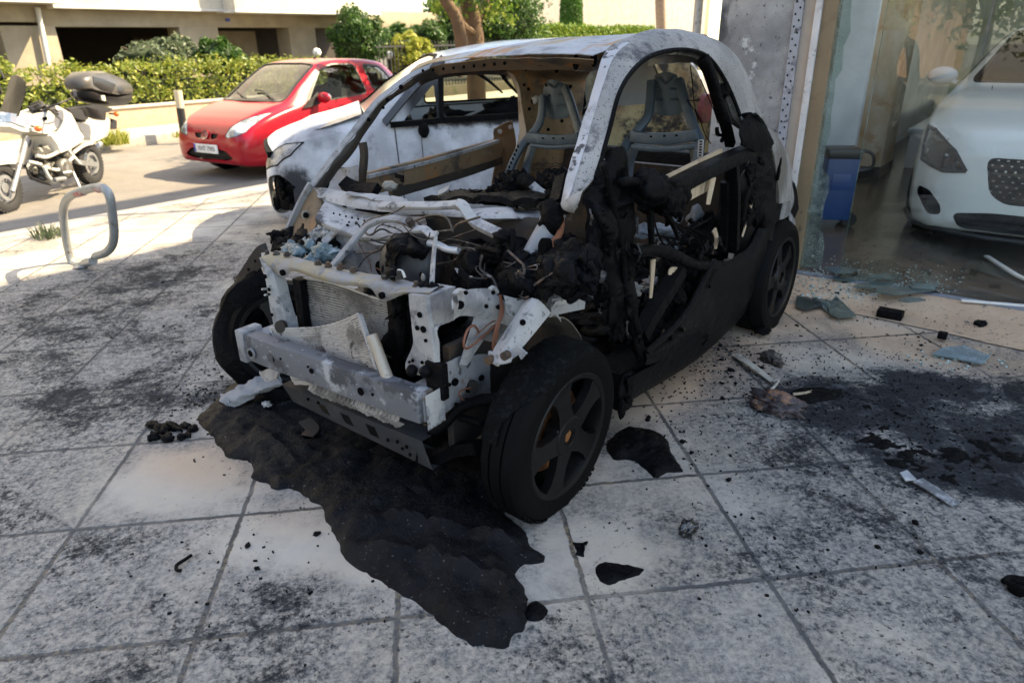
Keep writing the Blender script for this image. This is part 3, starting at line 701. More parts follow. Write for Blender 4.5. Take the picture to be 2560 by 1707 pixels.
# ------------------------------------------------------------------ the shop
sh = empty('shop_building', (.2, 3.0, 0), 'showroom with a fire blackened corner pillar and a shattered glass front', 'shop building')
FY = 2.75
H1 = 3.30 * math.tan(SUN_EL) / math.cos(SUN_AZ)      # roof edge height that ends the shade where the photo does
def pillar_material():
    t = NT('burnt_plaster')
    c = t.mix(t.ramp(t.noise(2.2, 7, .6), .38, .62), (.22, .212, .21), (.40, .385, .365))
    c = t.mix(t.ramp(t.noise(3.0, 8, .65, t.map((1, 1, .45))), .52, .62), c, (.075, .074, .077))
    c = t.mix(t.ramp(t.noise(5, 8, .7, t.map(loc=(3, 1, 2))), .60, .68), c, (.60, .59, .58))
    c = t.mix(t.ramp(t.noise(24, 5, .7), .60, .66), c, (.05, .05, .055))
    c = t.mix(t.ramp(t.noise(60, 3), .66, .69), c, (.02, .02, .022))
    t.set(color=c, rough=.9); t.bump(t.noise(18, 8, .7), .8, .012); return t.m
M['burnt_plaster'] = pillar_material()
MB().bb(-.045, .375, FY, 3.2, 0, H1 - .5).build('corner_pillar', M['burnt_plaster'], sh, bevel=.006)
st = MB().bb(.376, .425, FY - .022, FY + .02, 0, H1 - .5)
o = st.build('corner_bead', surf('bead', (.33, .335, .36), [(24, .55, .66, (.06, .06, .07)), (9, .5, .7, (.22, .22, .24))], rough=.6, metal=.2), sh)
hl = MB()
for i in range(96):
    z = .04 + i * .031
    hl.disc((.388 + (i % 2) * .022, FY - .0235, z), (0, -1, 0), .0048, 8, .0062, t=.001)
hl.build('punched_holes', M['hole'], o)
MB().bb(.426, .487, FY - .005, FY + .2, 0, H1 - .5).build('reveal', surf('reveal', (.42, .34, .27), [(3, .5, .7, (.34, .27, .22)), (14, .6, .7, (.2, .16, .14))], rough=.85, bump=(30, .3, .005)), sh)
MB().bb(.488, .522, FY - .03, FY + .06, 0, H1 - .5).build('white_trim', surf('trim', (.60, .57, .55), [(8, .55, .7, (.38, .34, .32)), (30, .62, .7, (.12, .11, .11))], rough=.6), sh, bevel=.004)
MB().bb(.523, .600, FY - .012, FY + .08, .05, H1 - .5).build('brown_frame', surf('brown_frame', (.24, .17, .10), [(6, .5, .7, (.17, .12, .07)), (20, .6, .7, (.09, .07, .05))], rough=.5), sh, bevel=.004)
MB().bb(-.12, 14, FY - .02, 3.3, H1 - .5, H1).build('lintel', M['cream'], sh)
MB().bb(-.12, .7, 3.3, 14, H1 - .2, H1).bb(.7, 14, 6.4, 14, H1 - .2, H1).build('roof', M['cream'], sh)  # roof left open over the car, an added gap for sky light
sk_ = MB()
for i in range(9): sk_.bb(.9 + i * .85, .95 + i * .85, 3.3, 6.4, H1 - .1, H1 - .04)
sk_.build('added_skylight_bars', M['offwhite'], sh)
MB().bb(-.12, -.02, 3.2, 14, 0, H1 - .2).build('side_wall', M['cream'], sh)
MB().bb(-.02, 14, 12.9, 13.1, 0, H1 - .2).build('back_wall', surf('shop_back', (.40, .42, .36), [(1.2, .45, .6, (.26, .30, .20))], rough=.8), sh)  # green patches painted in for greenery reflected at the back
def shop_floor():
    t = NT('shop_floor')
    br = t.n('ShaderNodeTexBrick'); br.offset = 0; t.put(br.inputs[0], t.co)
    br.inputs['Scale'].default_value = 1; br.inputs['Brick Width'].default_value = .6; br.inputs['Row Height'].default_value = .6; br.inputs['Mortar Size'].default_value = .006
    c = t.mix(t.ramp(t.noise(1.5, 6), .35, .65), (.065, .055, .045), (.12, .09, .065))
    c = t.mix(t.ramp(t.noise(14, 6), .55, .7), c, (.05, .05, .05)); c = t.mix(br.outputs['Fac'], c, (.03, .03, .03))
    t.set(color=c, rough=.22); t.bump(t.noise(50, 3), .1, .002); return t.m
MB().bb(-.02, 14, 2.701, 12.9, -.02, .05).build('shop_floor', shop_floor(), sh)
# tower set back above the showroom; it keeps the pavement in shade
tw_x = 8.3; H2 = (tw_x + 3.42) * math.tan(SUN_EL) / math.cos(SUN_AZ)
MB().bb(tw_x, 22, 2.76, 32, H1 + .01, H2).build('upper_floors', M['cream'], sh)
sg = empty('shadow_band_board', (-.1, 8, H1), 'plain board on posts added over the showroom roof to cast a shadow band', 'shadow board')  # unseen board added to throw the dark band across the road
z0, z1 = 5.3 * math.tan(SUN_EL) / math.cos(SUN_AZ), 5.95 * math.tan(SUN_EL) / math.cos(SUN_AZ)
MB().bb(-.12, -.06, 3.4, 13.6, z0, z1).build('board', M['offwhite'], sg)
pp = MB()
for y in (3.6, 6.9, 10.2, 13.4): pp.bb(-.055, .0, y, y + .06, H1, z1 - .1)
for z in (z0 - .55, z0 - .75, z0 - 1.3): pp.bb(-.12, -.09, 3.4, 13.6, z, z + .03)  # rails added below the board to cast thin shadow streaks
pp.build('posts', M['steel'], sg)
# marble column, pale panel, plinth inside
mc = empty('marble_column', (.2, 6.5, .05), 'warm orange marble clad column standing inside the showroom', 'column')
def marble():
    t = NT('marble'); c = t.mix(t.ramp(t.noise(4, 8, .65, t.map((1, 1, .6)), dist=.3), .38, .62), (.60, .42, .25), (.70, .57, .42))
    c = t.mix(t.ramp(t.noise(5, 6, .6, dist=.5), .56, .66), c, (.55, .33, .17)); t.set(color=c, rough=.25); return t.m
MB().bb(.0, .33, 6.25, 6.8, .05, H1 - .21).build('shaft', marble(), mc, bevel=.006)
MB().bb(-.01, .34, 6.24, 6.81, .05, .15).build('plinth', M['dark_room'], mc)
ip = tag(MB().bb(-.01, .325, 5.0, 5.08, .05, 2.9).build('display_board', surf('pale_panel', (.58, .61, .62), rough=.5)), 'pale blue grey upright panel beside the marble column in the showroom', 'panel')
wr = empty('display_ramp', (.6, 8, .05), 'long low white display plinth behind the marble column', 'plinth')
MB().bb(.42, .9, 7.0, 11.5, .05, .42).build('body', M['offwhite'], wr, bevel=.01)
MB().bb(.40, .92, 6.98, 11.52, .421, .45).build('top', surf('plinth_top', (.55, .62, .64), rough=.2), wr)
gp = MB()
gp.bb(1.2, 1.24, 11.0, 11.1, .05, 2.9).bb(2.4, 2.44, 11.0, 11.1, .05, 2.9).bb(.5, .54, 11.0, 11.1, .05, 2.9)
gp.build('rear_mullion', M['steel'], sh)

# window glass: the standing pane, and the shattered strip that still hangs by the frame
wp = empty('shop_window', (3, FY, .06), 'big standing sheet of plate glass in front of the white showroom car', 'window pane')
MB().bb(.835, 7.5, FY - .005, FY + .005, .07, H1 - .5).build('pane', M['shop_glass'], wp, smooth=False)
MB().bb(.8335, .8345, FY - .005, FY + .005, .07, H1 - .5).build('cut_edge', surf('glass_edge', (.08, .17, .15), rough=.15, spec=.8), wp)
def cracked():
    t = NT('cracked_glass'); g = t.n('ShaderNodeBsdfTransparent'); g.inputs[0].default_value = (.70, .76, .72, 1)
    d = t.b; v = t.vor(95, feature='DISTANCE_TO_EDGE'); cr = t.ramp(v, .0, .09, 1, 0)
    d.inputs['Base Color'].default_value = (.40, .47, .45, 1); d.inputs['Roughness'].default_value = .2
    mx = t.n('ShaderNodeMixShader'); amt = t.math('ADD', t.math('MULTIPLY', cr, t.ramp(t.noise(7, 6, .7), .36, .62, .16, .8)), t.math('MULTIPLY', t.ramp(t.noise(9, 5), .46, .68), .16))
    t.put(mx.inputs[0], amt); t.t.links.new(g.outputs[0], mx.inputs[1]); t.t.links.new(d.outputs[0], mx.inputs[2]); t.t.links.new(mx.outputs[0], t.out.inputs[0])
    t.bump(v, .3, .004); return t.m
rn = random.Random(5)
edge = [(P(Z5(*q), Y=FY).x, P(Z5(*q), Y=FY).z) for q in ((830, 0), (822, 90), (815, 180), (790, 260), (772, 390), (742, 450), (722, 540), (708, 640), (700, 740), (685, 820), (668, 880), (662, 950), (700, 985), (695, 1080), (672, 1160), (660, 1260), (668, 1390), (655, 1500))]
edge = [(x + rn.gauss(0, .004), max(z, .07)) for x, z in edge]
poly = [(.600, .07), (.600, 2.5), (.70, 2.5)] + edge
cg = tag(MB().prism([(x, z) for x, z in reversed(poly)], .006, (0, FY + .01, 0), (1, 0, 0), (0, 0, 1)).build('shattered_pane', cracked(), smooth=False), 'crazed strip of broken glass with a ragged edge clinging to the brown frame', 'broken glass')

# ------------------------------------------------------------------ wheels
def wheel(parent, c, rot=None, R=.288, W=.165, rr=.198, tyre=None, rim=None, spokes=5, style='alloy', side=1, disc=True, flat=0.0, burnt_band=False, k=56):
    """axis X, the outer face towards +X (side=1) or -X (side=-1)"""
    e = bpy.data.objects.new('wheel', None); COL.objects.link(e); e.parent = parent; e.location = c
    q = rot or Matrix.Identity(3)
    if side < 0: q = q @ Matrix.Rotation(math.pi, 3, 'Z')
    e.rotation_euler = q.to_euler()
    w = W / 2
    prof = [(-w * .93, rr), (-w * 1.02, rr + (R - rr) * .45), (-w * .93, R - .022), (-w * .72, R - .006), (-w * .34, R), (-w * .32, R - .008), (-w * .26, R - .008), (-w * .24, R), (w * .24, R), (w * .26, R - .008), (w * .32, R - .008), (w * .34, R), (w * .72, R - .006), (w * .93, R - .022), (w * 1.02, rr + (R - rr) * .45), (w * .93, rr)]
    mb = MB().lathe(prof, k=k)
    if flat:
        qi = q.inverted(); down = qi @ Vector((0, 0, -1))
        for v in mb.v:
            h = v.dot(down)
            if h > R - flat: v -= down * (h - (R - flat)); v.x *= 1.10
    if burnt_band:
        for i in range(84):
            if not 126 < (i * 360 / 84) % 360 < 222: continue
            rt = Matrix.Rotation(i * 2 * math.pi / 84, 3, 'X')
            for x0_, x1_ in ((.40, .70), (.74, .92), (-.7, -.4)): mb.box(rt @ Vector((w * (x0_ + x1_) / 2, 0, R - .003 - .012 * max(0, (x1_ - .7) * 3))), (w * (x1_ - x0_), .013, .007), rt)
    mb.build('tyre', tyre or M['rubber'], e, local=True, ang=30)
    if burnt_band:
        # a thick flap of charred tread over the upper front of the tyre
        rows = []; n_ = 60
        for i in range(n_ + 1):
            a = R_(-24 + 98 * i / n_)      # 0 = up, + towards the front
            row = []
            for j, (x, r) in enumerate(((-w * .94, R - .021), (-w * .7, R - .003), (0, R + .002), (w * .5, R + .001), (w * .78, R - .006), (w * .93, R - .020), (w * .98, R - .030))):
                if i > n_ * .55: x = min(x, w * (1.06 - 1.7 * ((i - n_ * .55) / (n_ * .45)) ** 1.1)) if x > 0 else x
                p = Vector((x, -r * math.sin(a), r * math.cos(a)))
                p += Vector((.3, 0, 0)) * .006 * nz(p, 30) + p.normalized() * (.0035 * nz(p, 30, 4) + .003 * nz(p, 75, 2))
                row.append(p)
            rows.append(row)
        MB().sheet(rows, thick=-.004).build('peeled_tread', M['burnt_tread'], e, local=True)
    rm = MB()
    if style == 'alloy':
        rm.lathe([(-w * .85, rr - .012), (w * .8, rr - .010), (w * .93, rr + .002), (w * .98, rr - .002), (w * .92, rr - .016), (w * .6, rr - .022), (-w * .85, rr - .020)], k=k)
        for i in range(spokes):
            a0 = i * 2 * math.pi / spokes + .3
            ax, ay = Vector((0, -math.sin(a0), math.cos(a0))), Vector((0, math.cos(a0), math.sin(a0)))
            h = rr - .014
            ww = .38 * rr * 5 / spokes
            sp = [(.02, -ww * .62), (h * .3, -ww * .50), (h * .55, -ww * .40), (h * .8, -ww * .46), (h, -ww * .72), (h, ww * .72), (h * .8, ww * .46), (h * .55, ww * .40), (h * .3, ww * .50), (.02, ww * .62)]
            i0 = len(rm.v)
            rm.prism(sp, .028, Vector((w * .5, 0, 0)), ax, ay) if ax.cross(ay).x > 0 else rm.prism(sp, -.028, Vector((w * .5, 0, 0)), ax, ay)
        rm.lathe([(w * .25, .03), (w * .92, .03), (w * .96, .036), (w * .93, .062), (w * .8, .072), (w * .25, .072)], k=28)
        for i in range(spokes):
            a0 = (i + .5) * 2 * math.pi / spokes + .3
            rm.lathe([(w * .3, .0), (w * .84, .0), (w * .84, .008), (w * .3, .008)], (0, -math.sin(a0) * .05, math.cos(a0) * .05), k=8)
    else:
        rm.lathe([(-w * .85, rr - .012), (w * .8, rr - .010), (w * .95, rr + .002), (w * .9, rr - .018), (w * .55, rr - .03), (w * .45, rr * .72), (w * .68, rr * .45), (w * .62, .0), (w * .5, 0), (w * .5, rr * .45), (w * .3, rr * .72), (w * .4, rr - .035), (-w * .85, rr - .03)], k=k)
        for i in range(9):
            a0 = i * 2 * math.pi / 9
            rm.bar([(w * .6, math.sin(a0) * rr * .45, math.cos(a0) * rr * .45), (w * .86, math.sin(a0) * rr * .7, math.cos(a0) * rr * .7), (w * .8, math.sin(a0) * (rr - .01), math.cos(a0) * (rr - .01))], .022, .012, up=(1, 0, 0))
    ro = rm.build('rim', rim or M['steel'], e, local=True, ang=32)
    MB().lathe([(-w * .2, 0), (-w * .2, rr - .02), (-w * .35, rr - .02), (-w * .35, 0)], k=24).build('dark_inside', M['hole'], e, local=True)
    if disc:
        MB().lathe([(-w * .1, .03), (-w * .02, .03), (-w * .02, rr * .68), (-w * .1, rr * .68)], k=36).build('brake_disc', M['disc_rust'], e, local=True)
        MB().lathe([(w * .1, 0), (w * .8, 0), (w * .8, .028), (w * .1, .03)], k=16).build('hub_centre', M['disc_rust'], e, local=True)
    return e

# ------------------------------------------------------------------ the burnt small car in front
bc = empty('burnt_small_car', (0, .9, 0), 'burnt out small two seat car stripped to radiator, bare seat frames and ashen roof arch', 'car')
def part(mb, name, mat, parent=None, **k): return mb.build(name, M[mat] if isinstance(mat, str) else mat, parent or bc, **k)
def row(zf, pts, Y=None, X=None, Z=None):
    out = []
    for i, p in enumerate(pts):
        f = i / max(1, len(pts) - 1)
        def val(q):
            if q is None: return None
            if isinstance(q, (list, tuple)):
                if len(q) == len(pts): return q[i]
                t = f * (len(q) - 1); k = min(int(t), len(q) - 2); return q[k] + (q[k + 1] - q[k]) * (t - k)
            return q
        out.append(P(zf(*p), X=val(X), Y=val(Y), Z=val(Z)))
    return out
def holes(zf, pts, r, parent, X=None, Y=None, nrm=(0, -1, 0), name='drilled_hole', off=.004, r2=None, mat='hole'):
    n_ = Vector(nrm).normalized()
    for i, p in enumerate(pts):
        rr = r[i] if isinstance(r, (list, tuple)) else r
        part(MB().disc(P(zf(*p), X=X, Y=Y) + n_ * off, n_, rr, 10, (r2 or rr), t=.002), name, mat, parent)
# wheels
def yaw(d): return Matrix.Rotation(R_(d), 3, 'Z')
FLW = wheel(bc, Vector((.645, .025, .258)) - bc.location, Matrix.Rotation(R_(3), 3, 'Y'), tyre=M['soot_tyre'], rim=M['soot_rim'], R=.285, rr=.203, flat=.02, burnt_band=True, W=.142)
RLW = wheel(bc, Vector((.655, 1.90, .258)) - bc.location, yaw(0), tyre=M['soot_tyre'], rim=M['soot_rim'], R=.285, rr=.2, flat=.025, W=.185)
RRW = wheel(bc, Vector((-.655, 1.90, .255)) - bc.location, yaw(0), side=-1, tyre=M['soot_tyre'], rim=M['soot_rim'], R=.285, rr=.2, flat=.025, W=.185)
# front wheel on the far side has collapsed, toed out, its tyre sagging off the rim
q = Matrix.Rotation(R_(-44), 3, 'Z') @ Matrix.Rotation(R_(-10), 3, 'Y')
FRW = wheel(bc, Vector((-.745, .06, .225)) - bc.location, q, side=1, tyre=M['soot_tyre'], rim=M['soot_rim'], R=.232, rr=.185, flat=.02, W=.15, disc=False)
tb = MB()
pts_ = []
for i in range(26):
    a = R_(15 + 215 * i / 25); rr_ = .212 + .010 * math.sin(i * .9)
    p = Vector((.02 + .02 * math.sin(i * .7), -rr_ * math.sin(a), rr_ * math.cos(a)))
    if p.z < -.185: p.z = -.185
    pts_.append(p)
tb.sweep(pts_, [(.085 * math.cos(t * .6283), .036 * math.sin(t * .6283)) for t in range(10)], up=(1, 0, 0))
for v in tb.v: v += Vector((nz(v, 11), nz(v, 11, 3), nz(v, 11, 6))) * .018
tb.build('sagging_tread', M['char'], FRW, local=True)

# ---- front end
bl, br_ = Vector((-.40, -.345, .405)), Vector((.425, -.318, .41))
d = (br_ - bl).normalized(); nf = Vector((d.y, -d.x, 0))
b0 = MB().bar([bl.lerp(br_, i / 24) - nf * .026 + Vector((0, .003 * nz((i * .3, 0, 0)), .002 * nz((i * .4, 5, 0)))) for i in range(25)], .052, .098, up=(0, 0, 1))
beam = part(b0, 'bumper_beam', 'beam_grey', bevel=.006)
part(MB().bar([bl - d * .022 - nf * .038, bl + d * .018 - nf * .038], .085, .118, up=(0, 0, 1)), 'beam_end_cap', 'ash_grey', beam, bevel=.006)
part(MB().bar([bl + d * .86 - nf * .0325, bl + d * .862 - nf * .0325], .075, .11, up=(0, 0, 1)), 'beam_end_plate', 'ash_white', beam, bevel=.0008)
holes(Z2, ((435, 815), (392, 793), (660, 885), (950, 1005), (1020, 1022), (640, 860), (480, 812)), (.011, .006, .009, .013, .005, .004, .004), beam, Y=-.335)
part(MB().disc(P(Z2(308, 780), Y=-.345) + Vector((0, -.004, 0)), (0, -1, 0), .019, 18, t=.003), 'plug_ring', 'ash_grey', beam)
part(MB().disc(P(Z2(308, 780), Y=-.345) + Vector((0, -.0075, 0)), (0, -1, 0), .012, 18, t=.002), 'plug_hole', 'hole', beam)
cb = MB().bb(.36, .432, -.30, -.14, .36, .455); part(cb, 'crash_box', 'ash_grey', bevel=.006)
part(MB().bb(-.40, -.335, -.29, -.1, .36, .445), 'crash_box', 'ash_grey', bevel=.006)
part(MB().bb(.405, .47, -.262, -.235, .425, .535), 'mounting_plate', 'char', bevel=.004)
part(MB().lump(P(Z2(1245, 885), Y=-.27), .018, 2, .1, 1, 2).lump(P(Z2(1325, 890), Y=-.27), .018, 4, .1, 1, 2), 'mounting_bolt', 'black_panel')
# lower dark crossmember with three square openings
lc = MB()
A, B = P(Z2(480, 965), Y=-.27), P(Z2(1305, 1300), Y=-.27)
us = [0, .265, .325, .435, .50, .615, .68, 1.0]; vsn = [0, .25, .72, 1.0]
hole_c = {(1, 1), (3, 1), (5, 1)}
def lcp(u, v): 
    p = A.lerp(B, u); return Vector((p.x, p.y + .035 * v, p.z - (.085 + .035 * u) * v))
for i in range(7):
    for j in range(3):
        if (i, j) in hole_c: continue
        lc.add([lcp(us[i], vsn[j]), lcp(us[i + 1], vsn[j]), lcp(us[i + 1], vsn[j + 1]), lcp(us[i], vsn[j + 1])], [(0, 3, 2, 1)])
lc.add([lcp(0, 0), lcp(1, 0), lcp(1, 0) + Vector((0, .07, 0)), lcp(0, 0) + Vector((0, .07, 0))], [(0, 1, 2, 3)])
lc.add([lcp(0, 1), lcp(1, 1), lcp(1, 1) + Vector((0, .08, .012)), lcp(0, 1) + Vector((0, .08, .012))], [(3, 2, 1, 0)])
low = part(lc, 'lower_crossmember', surf('lower_beam', (.032, .034, .038), [(6, .5, .7, (.06, .062, .066)), (30, .6, .7, (.10, .10, .105))], rough=.6, bump=(40, .3, .004)))
holes(Z2, ((1110, 1290), (1165, 1300), (1220, 1330), (1240, 1375), (1195, 1340), (640, 1050), (700, 1070)), .006, low, Y=-.262)
part(MB().sheet([row(Z2, ((1275, 1280), (1310, 1300)), Y=[-.26, -.2]), row(Z2, ((1285, 1350), (1300, 1340)), Y=[-.25, -.2]), row(Z2, ((1275, 1430), (1285, 1420)), Y=[-.24, -.2])], nu=4, nv=6, thick=.006), 'bent_bracket', 'black_panel', low)
# radiator support: top crossmember with scalloped front flange
YB, YF = -.145, -.215
Bk = row(Z10, ((60, 222), (200, 205), (400, 255), (650, 322), (900, 378), (1150, 425), (1400, 462), (1640, 520), (1930, 548)), Y=YB)
Fr = row(Z10, ((55, 258), (205, 285), (400, 325), (650, 388), (900, 448), (1150, 505), (1320, 556), (1560, 606), (1800, 620)), Y=YF)
Lo = row(Z10, ((62, 282), (272, 468), (388, 404), (650, 492), (900, 548), (1180, 582), (1302, 716), (1562, 636), (1800, 655)), Y=YF - .012)
Mi = [(a * .45 + b_ * .55) + Vector((0, -.010, .004)) for a, b_ in zip(Fr, Lo)]
bk2 = [p + Vector((0, .012, -.03)) for p in Bk]
sup = part(MB().sheet([Lo, Mi, Fr, [(a + b_) / 2 + Vector((0, 0, .004)) for a, b_ in zip(Fr, Bk)], Bk, bk2], nu=64, nv=15, amp=.002, fs=14, thick=-.003), 'radiator_support', 'tan_ash')
for (x, y, h) in ((120, 238, .016), (210, 225, .01), (320, 232, .01), (640, 325, .01), (745, 345, .012), (870, 368, .014), (1005, 395, .01), (1655, 562, .016), (1795, 605, .004), (1330, 458, .003), (1410, 440, .02), (1480, 468, .02)):
    c = P(Z10(x, y), Y=-.178); bo = MB().lathe([(-.004, 0), (-.004, .0125), (.003, .0125), (.003, .0075), (h, .007), (h, 0)], c, 'Z', 10); part(bo, 'fixing_bolt', 'dark_rust', sup)
for q_ in ((275, 420), (1300, 655)): part(MB().disc(P(Z10(*q_), Y=-.236), (0, -1, 0), .0105, 10, t=.005), 'flange_bolt', 'hole', sup)
part(MB().tube(row(Z10, ((1440, 415), (1470, 398), (1510, 410), (1535, 470)), Y=-.17), .0045, 8, n=10), 'wire_loop', 'alu', sup)
for k_, q_ in enumerate(((1740, 575), (1815, 580), (1410, 425))): part(MB().lump(P(Z10(*q_), Y=-.175), (.02, .015, .018), k_ + 3, .6, 2), 'melted_clip', 'melt', sup)
# uprights
Lf = row(Z10, ((1578, 640), (1592, 800), (1615, 960), (1632, 1130), (1598, 1230), (1548, 1340), (1556, 1440)), Y=-.245)
Rf = row(Z10, ((1768, 662), (1782, 800), (1808, 960), (1835, 1130), (1858, 1300), (1880, 1420), (1900, 1512)), Y=-.245)
Rs = row(Z10, ((2046, 560), (2054, 760), (2035, 905), (1872, 985), (1885, 1150), (1893, 1330), (1908, 1505)), Y=[-.12, -.12, -.13, -.235, -.237, -.239, -.24])
Ms = row(Z10, ((1920, 605), (1935, 790), (1930, 940), (1850, 985), (1868, 1150), (1884, 1330), (1904, 1508)), Y=[-.18, -.18, -.185, -.243, -.243, -.243, -.243])
po = part(MB().sheet([[a, a.lerp(b_, .5) + Vector((0, -.002, 0)), b_ + Vector((0, -.004, 0)), b_ + Vector((.004, .002, 0)), m_, s_] for a, b_, m_, s_ in zip(Lf, Rf, Ms, Rs)], nv=24, amp=.0015, fs=10, thick=-.003), 'radiator_post', 'ash_white', ang=25)
topc = [P(Z10(1578, 640), Y=-.245), P(Z10(1768, 662), Y=-.245), P(Z10(2046, 560), Y=-.12), P(Z10(1880, 532), Y=-.12)]
part(MB().sheet([[topc[0], topc[1]], [topc[3], topc[2]]], thick=-.003), 'post_cap', 'ash_white', po)
holes(Z10, ((1697, 850), (1735, 1000), (1672, 985), (1760, 1115), (1625, 1320), (1722, 1340), (1592, 1335), (1810, 1350)), (.0085, .010, .007, .0055, .005, .005, .004, .005), po, Y=-.25)
Lr = row(Z10, ((45, 272), (70, 340), (95, 420), (128, 600), (152, 800), (185, 960), (190, 1010)), Y=-.235)
Rr = row(Z10, ((150, 345), (178, 430), (200, 500), (240, 640), (288, 810), (330, 960), (345, 1020)), Y=-.225)
Rb = [p + Vector((.004, .035, 0)) for p in Rr]
pr = part(MB().sheet([[a, a.lerp(b_, .5) + Vector((0, -.006, 0)), b_, c_] for a, b_, c_ in zip(Lr, Rr, Rb)], nv=18, amp=.002, fs=12, thick=-.003), 'radiator_post', 'ash_white')
holes(Z10, ((105, 455), (175, 850), (145, 590), (140, 640)), (.008, .006, .007, .005), pr, Y=-.245)
part(MB().tube(row(Z10, ((60, 592), (150, 583)), Y=[-.27, -.235]), .004, 6).tube(row(Z10, ((90, 650), (145, 640)), Y=[-.27, -.235]), .004, 6), 'studs', 'steel', pr)
part(MB().disc(P(Z10(260, 975), Y=-.25), (.3, -1, .2), .022, 14, t=.008), 'post_foot_bolt', 'dark_rust', pr)
# radiator core: a real stack of folded fins
def fins(surface, n_, name, mat, dark, nu=40, h=.0042, par=None):
    rows = [[surface(j / nu, i / 24) for j in range(nu + 1)] for i in range(25)]
    core = part(MB().sheet(rows, thick=.004), name, dark, par)
    t = MB()
    for i in range(n_ + 1):
        v = i / n_
        pts = [surface(j / nu, v) + Vector((0, -.004, .0016 * nz((j * .5, i * .7, 1), 1))) for j in range(nu + 1)]
        t.bar(pts, h, .003, up=(0, -1, .15))
    t.build('fin_pattern', mat, core, smooth=False)
    return core
FIND = surf('fins_dark', (.075, .07, .066), [(60, .45, .6, (.16, .15, .14)), (5, .5, .7, (.025, .024, .023))], rough=.8)
TL, TR, BL, BR = P(Z10(480, 488), Y=-.15), P(Z10(1372, 690), Y=-.15), P(Z10(560, 1075), Y=-.15), P(Z10(1425, 1290), Y=-.15)
def rad_surf(u, v):
    p = TL.lerp(TR, u).lerp(BL.lerp(BR, u), v)
    p.z += (1 - v) ** 2 * .010 * math.sin(u * 5) * (1 if u < .8 else .3); p.y += .004 * nz((u * 6, v * 5, 0), 1)
    return p
rad = fins(rad_surf, 25, 'radiator_core', M['fins'], FIND)
part(MB().tube([TL + (TR - TL) * t + Vector((0, -.004, .010 * math.sin(t * 5) + .004)) for t in [i / 20 for i in range(21)]], .003, 6), 'radiator_edge', 'alu', rad)
part(MB().bar(row(Z10, ((455, 480), (500, 860), (522, 1010)), Y=-.165), .04, .035, up=(0, 1, 0)), 'radiator_tank', 'black_panel', rad)
part(MB().bar(row(Z10, ((1440, 690), (1480, 1050), (1500, 1510)), Y=-.165), .045, .035, up=(0, 1, 0)).lump(P(Z10(1450, 730), Y=-.18), (.022, .02, .05), 3, .6, 2).tube(row(Z10, ((1450, 780), (1400, 850), (1335, 900)), Y=-.19), .007, 6, n=8, scale=[1, .4]), 'radiator_tank', 'melt', rad)
# condenser peeled forward
ctl, ctr, cbr, cbl = P(Z10(152, 985), Y=-.262), P(Z10(1065, 838), Y=-.235), P(Z10(1330, 1640), Y=-.27), P(Z2(560, 960), Y=-.272)
def con_surf(u, v):
    p = ctl.lerp(ctr, u).lerp(cbl.lerp(cbr, u), v)
    p.z -= .030 * math.sin(u * math.pi) * (1 - v); p.y += .030 * math.sin(u * math.pi) * (1 - v * .6) + .003 * nz((u * 5, v * 4, 9), 1)
    return p
rows = [[con_surf(j / 30, i / 76) for j in range(31)] for i in range(77)]
cond = fins(con_surf, 34, 'condenser', surf('fins_pale', (.40, .37, .335), [(6, .48, .62, (.17, .155, .14)), (50, .56, .66, (.10, .095, .09)), (16, .58, .66, (.06, .055, .05))], rough=.7, metal=.1), FIND, h=.0052)
part(MB().tube([r[0] + Vector((0, -.003, 0)) for r in rows[::8]], .0035, 6).tube([Vector(p) + Vector((0, -.003, .001)) for p in rows[0]], .0025, 6), 'condenser_edge', 'alu', cond)
part(MB().bar([r[-1] + Vector((.006, -.004, 0)) for r in rows[:62:6]], .013, .012, up=(0, 1, 0)), 'manifold', 'ash_white', cond)
c0, c1 = P(Z10(1195, 1065), Y=-.262), P(Z10(1372, 1540), Y=-.285)
part(MB().tube([c0, c0.lerp(c1, .08), c0.lerp(c1, .1), c1], .0175, 16, scale=[.98, 1.06, 1.0, 1.0]), 'receiver_drier', surf('drier', (.42, .36, .29), [(9, .5, .7, (.36, .22, .13)), (40, .6, .7, (.2, .17, .14))], rough=.5, metal=.2), cond)
fr_ = []
for i in range(22):
    u = i / 21; a = P(Z2(640 + 500 * u, 985 + 190 * u), Y=-.30)
    part_pts = [a + Vector((0, .03, .03)), a + Vector((.012, -.004, 0)), a + Vector((.02, .012, -.016 - .012 * random.random()))]
    fr_.append(part_pts)
mbf = MB()
for f in fr_: mbf.bar(f, .022, .004, up=(0, -1, .3))
part(mbf, 'broken_fins', 'fins', cond)
# melted silver brackets lying at the beam's foot
part(MB().sheet([row(Z10, ((40, 1440), (140, 1410), (230, 1440)), Y=-.29), row(Z10, ((40, 1480), (140, 1490), (220, 1480)), Y=-.30), row(Z10, ((100, 1510), (150, 1520), (210, 1500)), Y=-.31)], nu=8, nv=8, amp=.006, fs=20, thick=.008), 'melted_bracket', 'ash_white')
